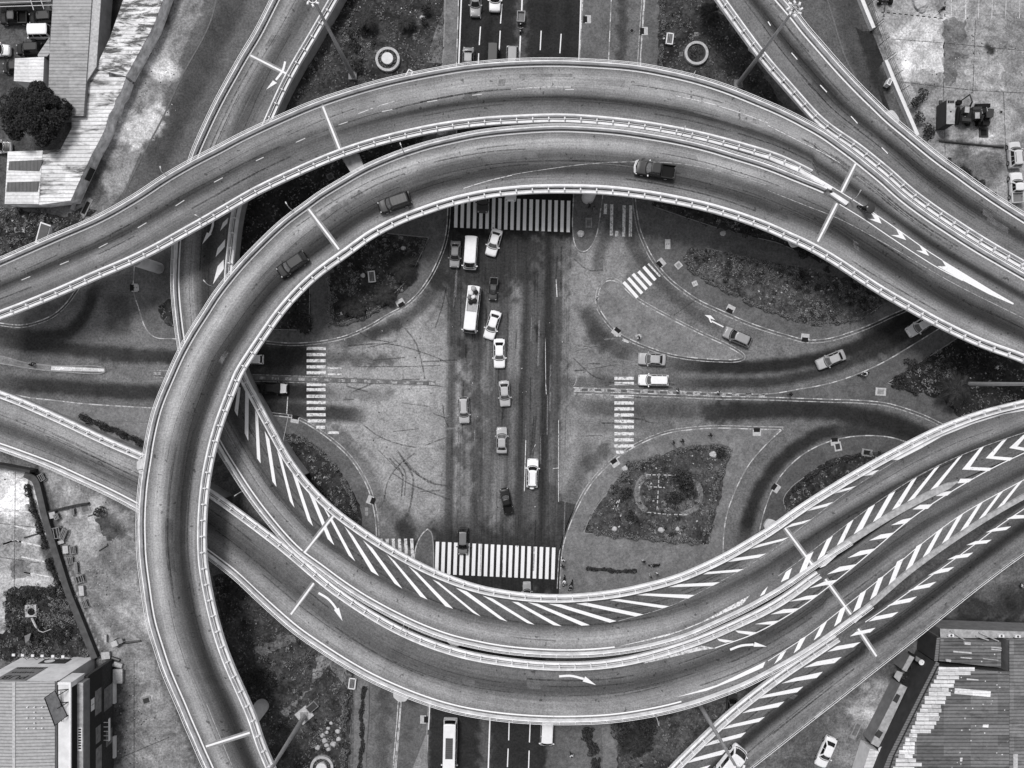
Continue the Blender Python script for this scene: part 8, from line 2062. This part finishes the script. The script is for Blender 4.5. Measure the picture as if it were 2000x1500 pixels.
# ---------------------------------------------------------------- lighting masts and lamps
def mast(px, py, label, h=24.3, heads=8, block=True):
    x, y = W(px, py, 0); t = thing('high_mast_light', label, 'light mast', (x, y, 0), 0, 'tall lighting masts around the junction')
    mb = MB(); mb.cyl((0, 0), .36, .15, .2, h, 12); mb.build('pole', M['steel'], t)
    mb = MB(); mb.box((0, 0, .3), (1.2, 1.2, .6)) if block else mb.cyl((0, 0), .7, .7, 0, .3, 16); mb.build('footing', M['kerb_l'], t)
    mb = MB(); mb.loft([[(r * math.cos(6.283 * k / 24), r * math.sin(6.283 * k / 24), zz) for k in range(24)] for r, zz in ((.5, h - .35), (.58, h - .35), (.58, h - .25), (.5, h - .25), (.5, h - .35))], caps=False)
    for k in range(4): a = k * 1.571; mb.tube([(0, 0, h - .3), (.55 * math.cos(a), .55 * math.sin(a), h - .3)], .05, 5)
    mb.build('head_ring', M['steel'], t)
    for k in range(heads):
        a = 6.283 * k / heads; mb = MB(); mb.box((.82 * math.cos(a), .82 * math.sin(a), h - .3 + .1 * (k % 2)), (.46, .28, .12), a + .5, top=.7); mb.build('lamp_head', M['white'], t)
    return t
mast(690, 150, 'tall lighting mast in the grass near the planted ring, reaching past the top edge')
mast(1440, 166, 'tall lighting mast whose lamp cluster shows against the diagonal flyover at the top right')
mast(596, 1396, 'tall lighting mast on a concrete block in the grass at the bottom left')
mast(1353, 1353, 'tall lighting mast rising between the two bottom decks over the hatched ramp')
mast(1872, 750, 'tall lighting mast by the palm with its pale pole crossing the right edge')
mb = MB(); x, y = W(596, 1394, 0); mb.box((x, y, .2 + KERB), (2.2, 2.0, .4), .7); fb = tag(mb.build('concrete_block', M['hatch_light'], center=True), 'wide concrete base under the bottom left mast', 'block')
x, y = W(612, 1377, 0); c = thing('equipment_cabinet', 'dark open topped cabinet beside the bottom left mast base', 'cabinet', (x, y, KERB), .7); mb = MB(); mb.box((0, 0, .35), (1.7, 1.1, .7)); mb.build('case', M['kerb_l'], c); mb = MB(); mb.box((0, 0, .72), (1.5, .9, .05)); mb.build('lid', M['greyd'], c)
def lamp(D, px, py, deg, label, h=2.4, arm=.5, two=False, z=None):
    if D is not None: x, y, zz = on_deck(D, px, py, 0)
    else: x, y = W(px, py, z); zz = z
    t = thing('street_lamp', label, 'street lamp', (x, y, zz), R(deg), 'street lamps on the parapets' if D is not None else None)
    mb = MB(); mb.tube([(0, 0, 0), (0, 0, h - .3), (.25, 0, h), (arm, 0, h + .05)], [.07, .06, .05, .04], 6); mb.build('pole', M['steel'], t)
    mb = MB(); mb.box((arm + .15, 0, h + .05), (.42, .16, .09), top=.8); mb.build('lamp_head', M['steel'], t)
    return t
lamp(dA, 330, 345, 100, 'small street lamp on the top curve, left of the first ramp'); lamp(dA, 404, 432, 150, 'small street lamp on the inner parapet over the ramp with the curved arrow'); lamp(dA, 1352, 150, 240, 'small street lamp on the outer parapet by the empty planter ring')
lamp(dC, 573, 412, 120, 'small street lamp on the loop parapet facing the dark gap at upper left'); lamp(dC, 418, 560, 130, 'small street lamp on the loop parapet beside the white hatch bars at left'); lamp(dC, 1329, 268, 80, 'small street lamp between the two upper decks at right'); lamp(dC, 790, 300, 110, 'small street lamp between the two upper decks at left')
lamp(dC, 284, 915, 190, 'small street lamp on the outer loop parapet over the left ramp'); lamp(dB, 478, 958, 215, 'small street lamp on the outer parapet below the hatched ramp'); lamp(dD, 1278, 1392, 285, 'small street lamp on the outermost parapet of the bottom deck'); lamp(dB, 790, 1218, 250, 'small street lamp between the two bottom decks')
lamp(dC, 1660, 392, 60, 'dark sign post at the nose where the upper decks merge', 2.2, .8)
lamp(None, 568, 858, 78, 'long armed street lamp reaching over the kerb at the left zebra bars', 4.0, 3.6, z=KERB)
x, y = W(608, 36, 3.2)
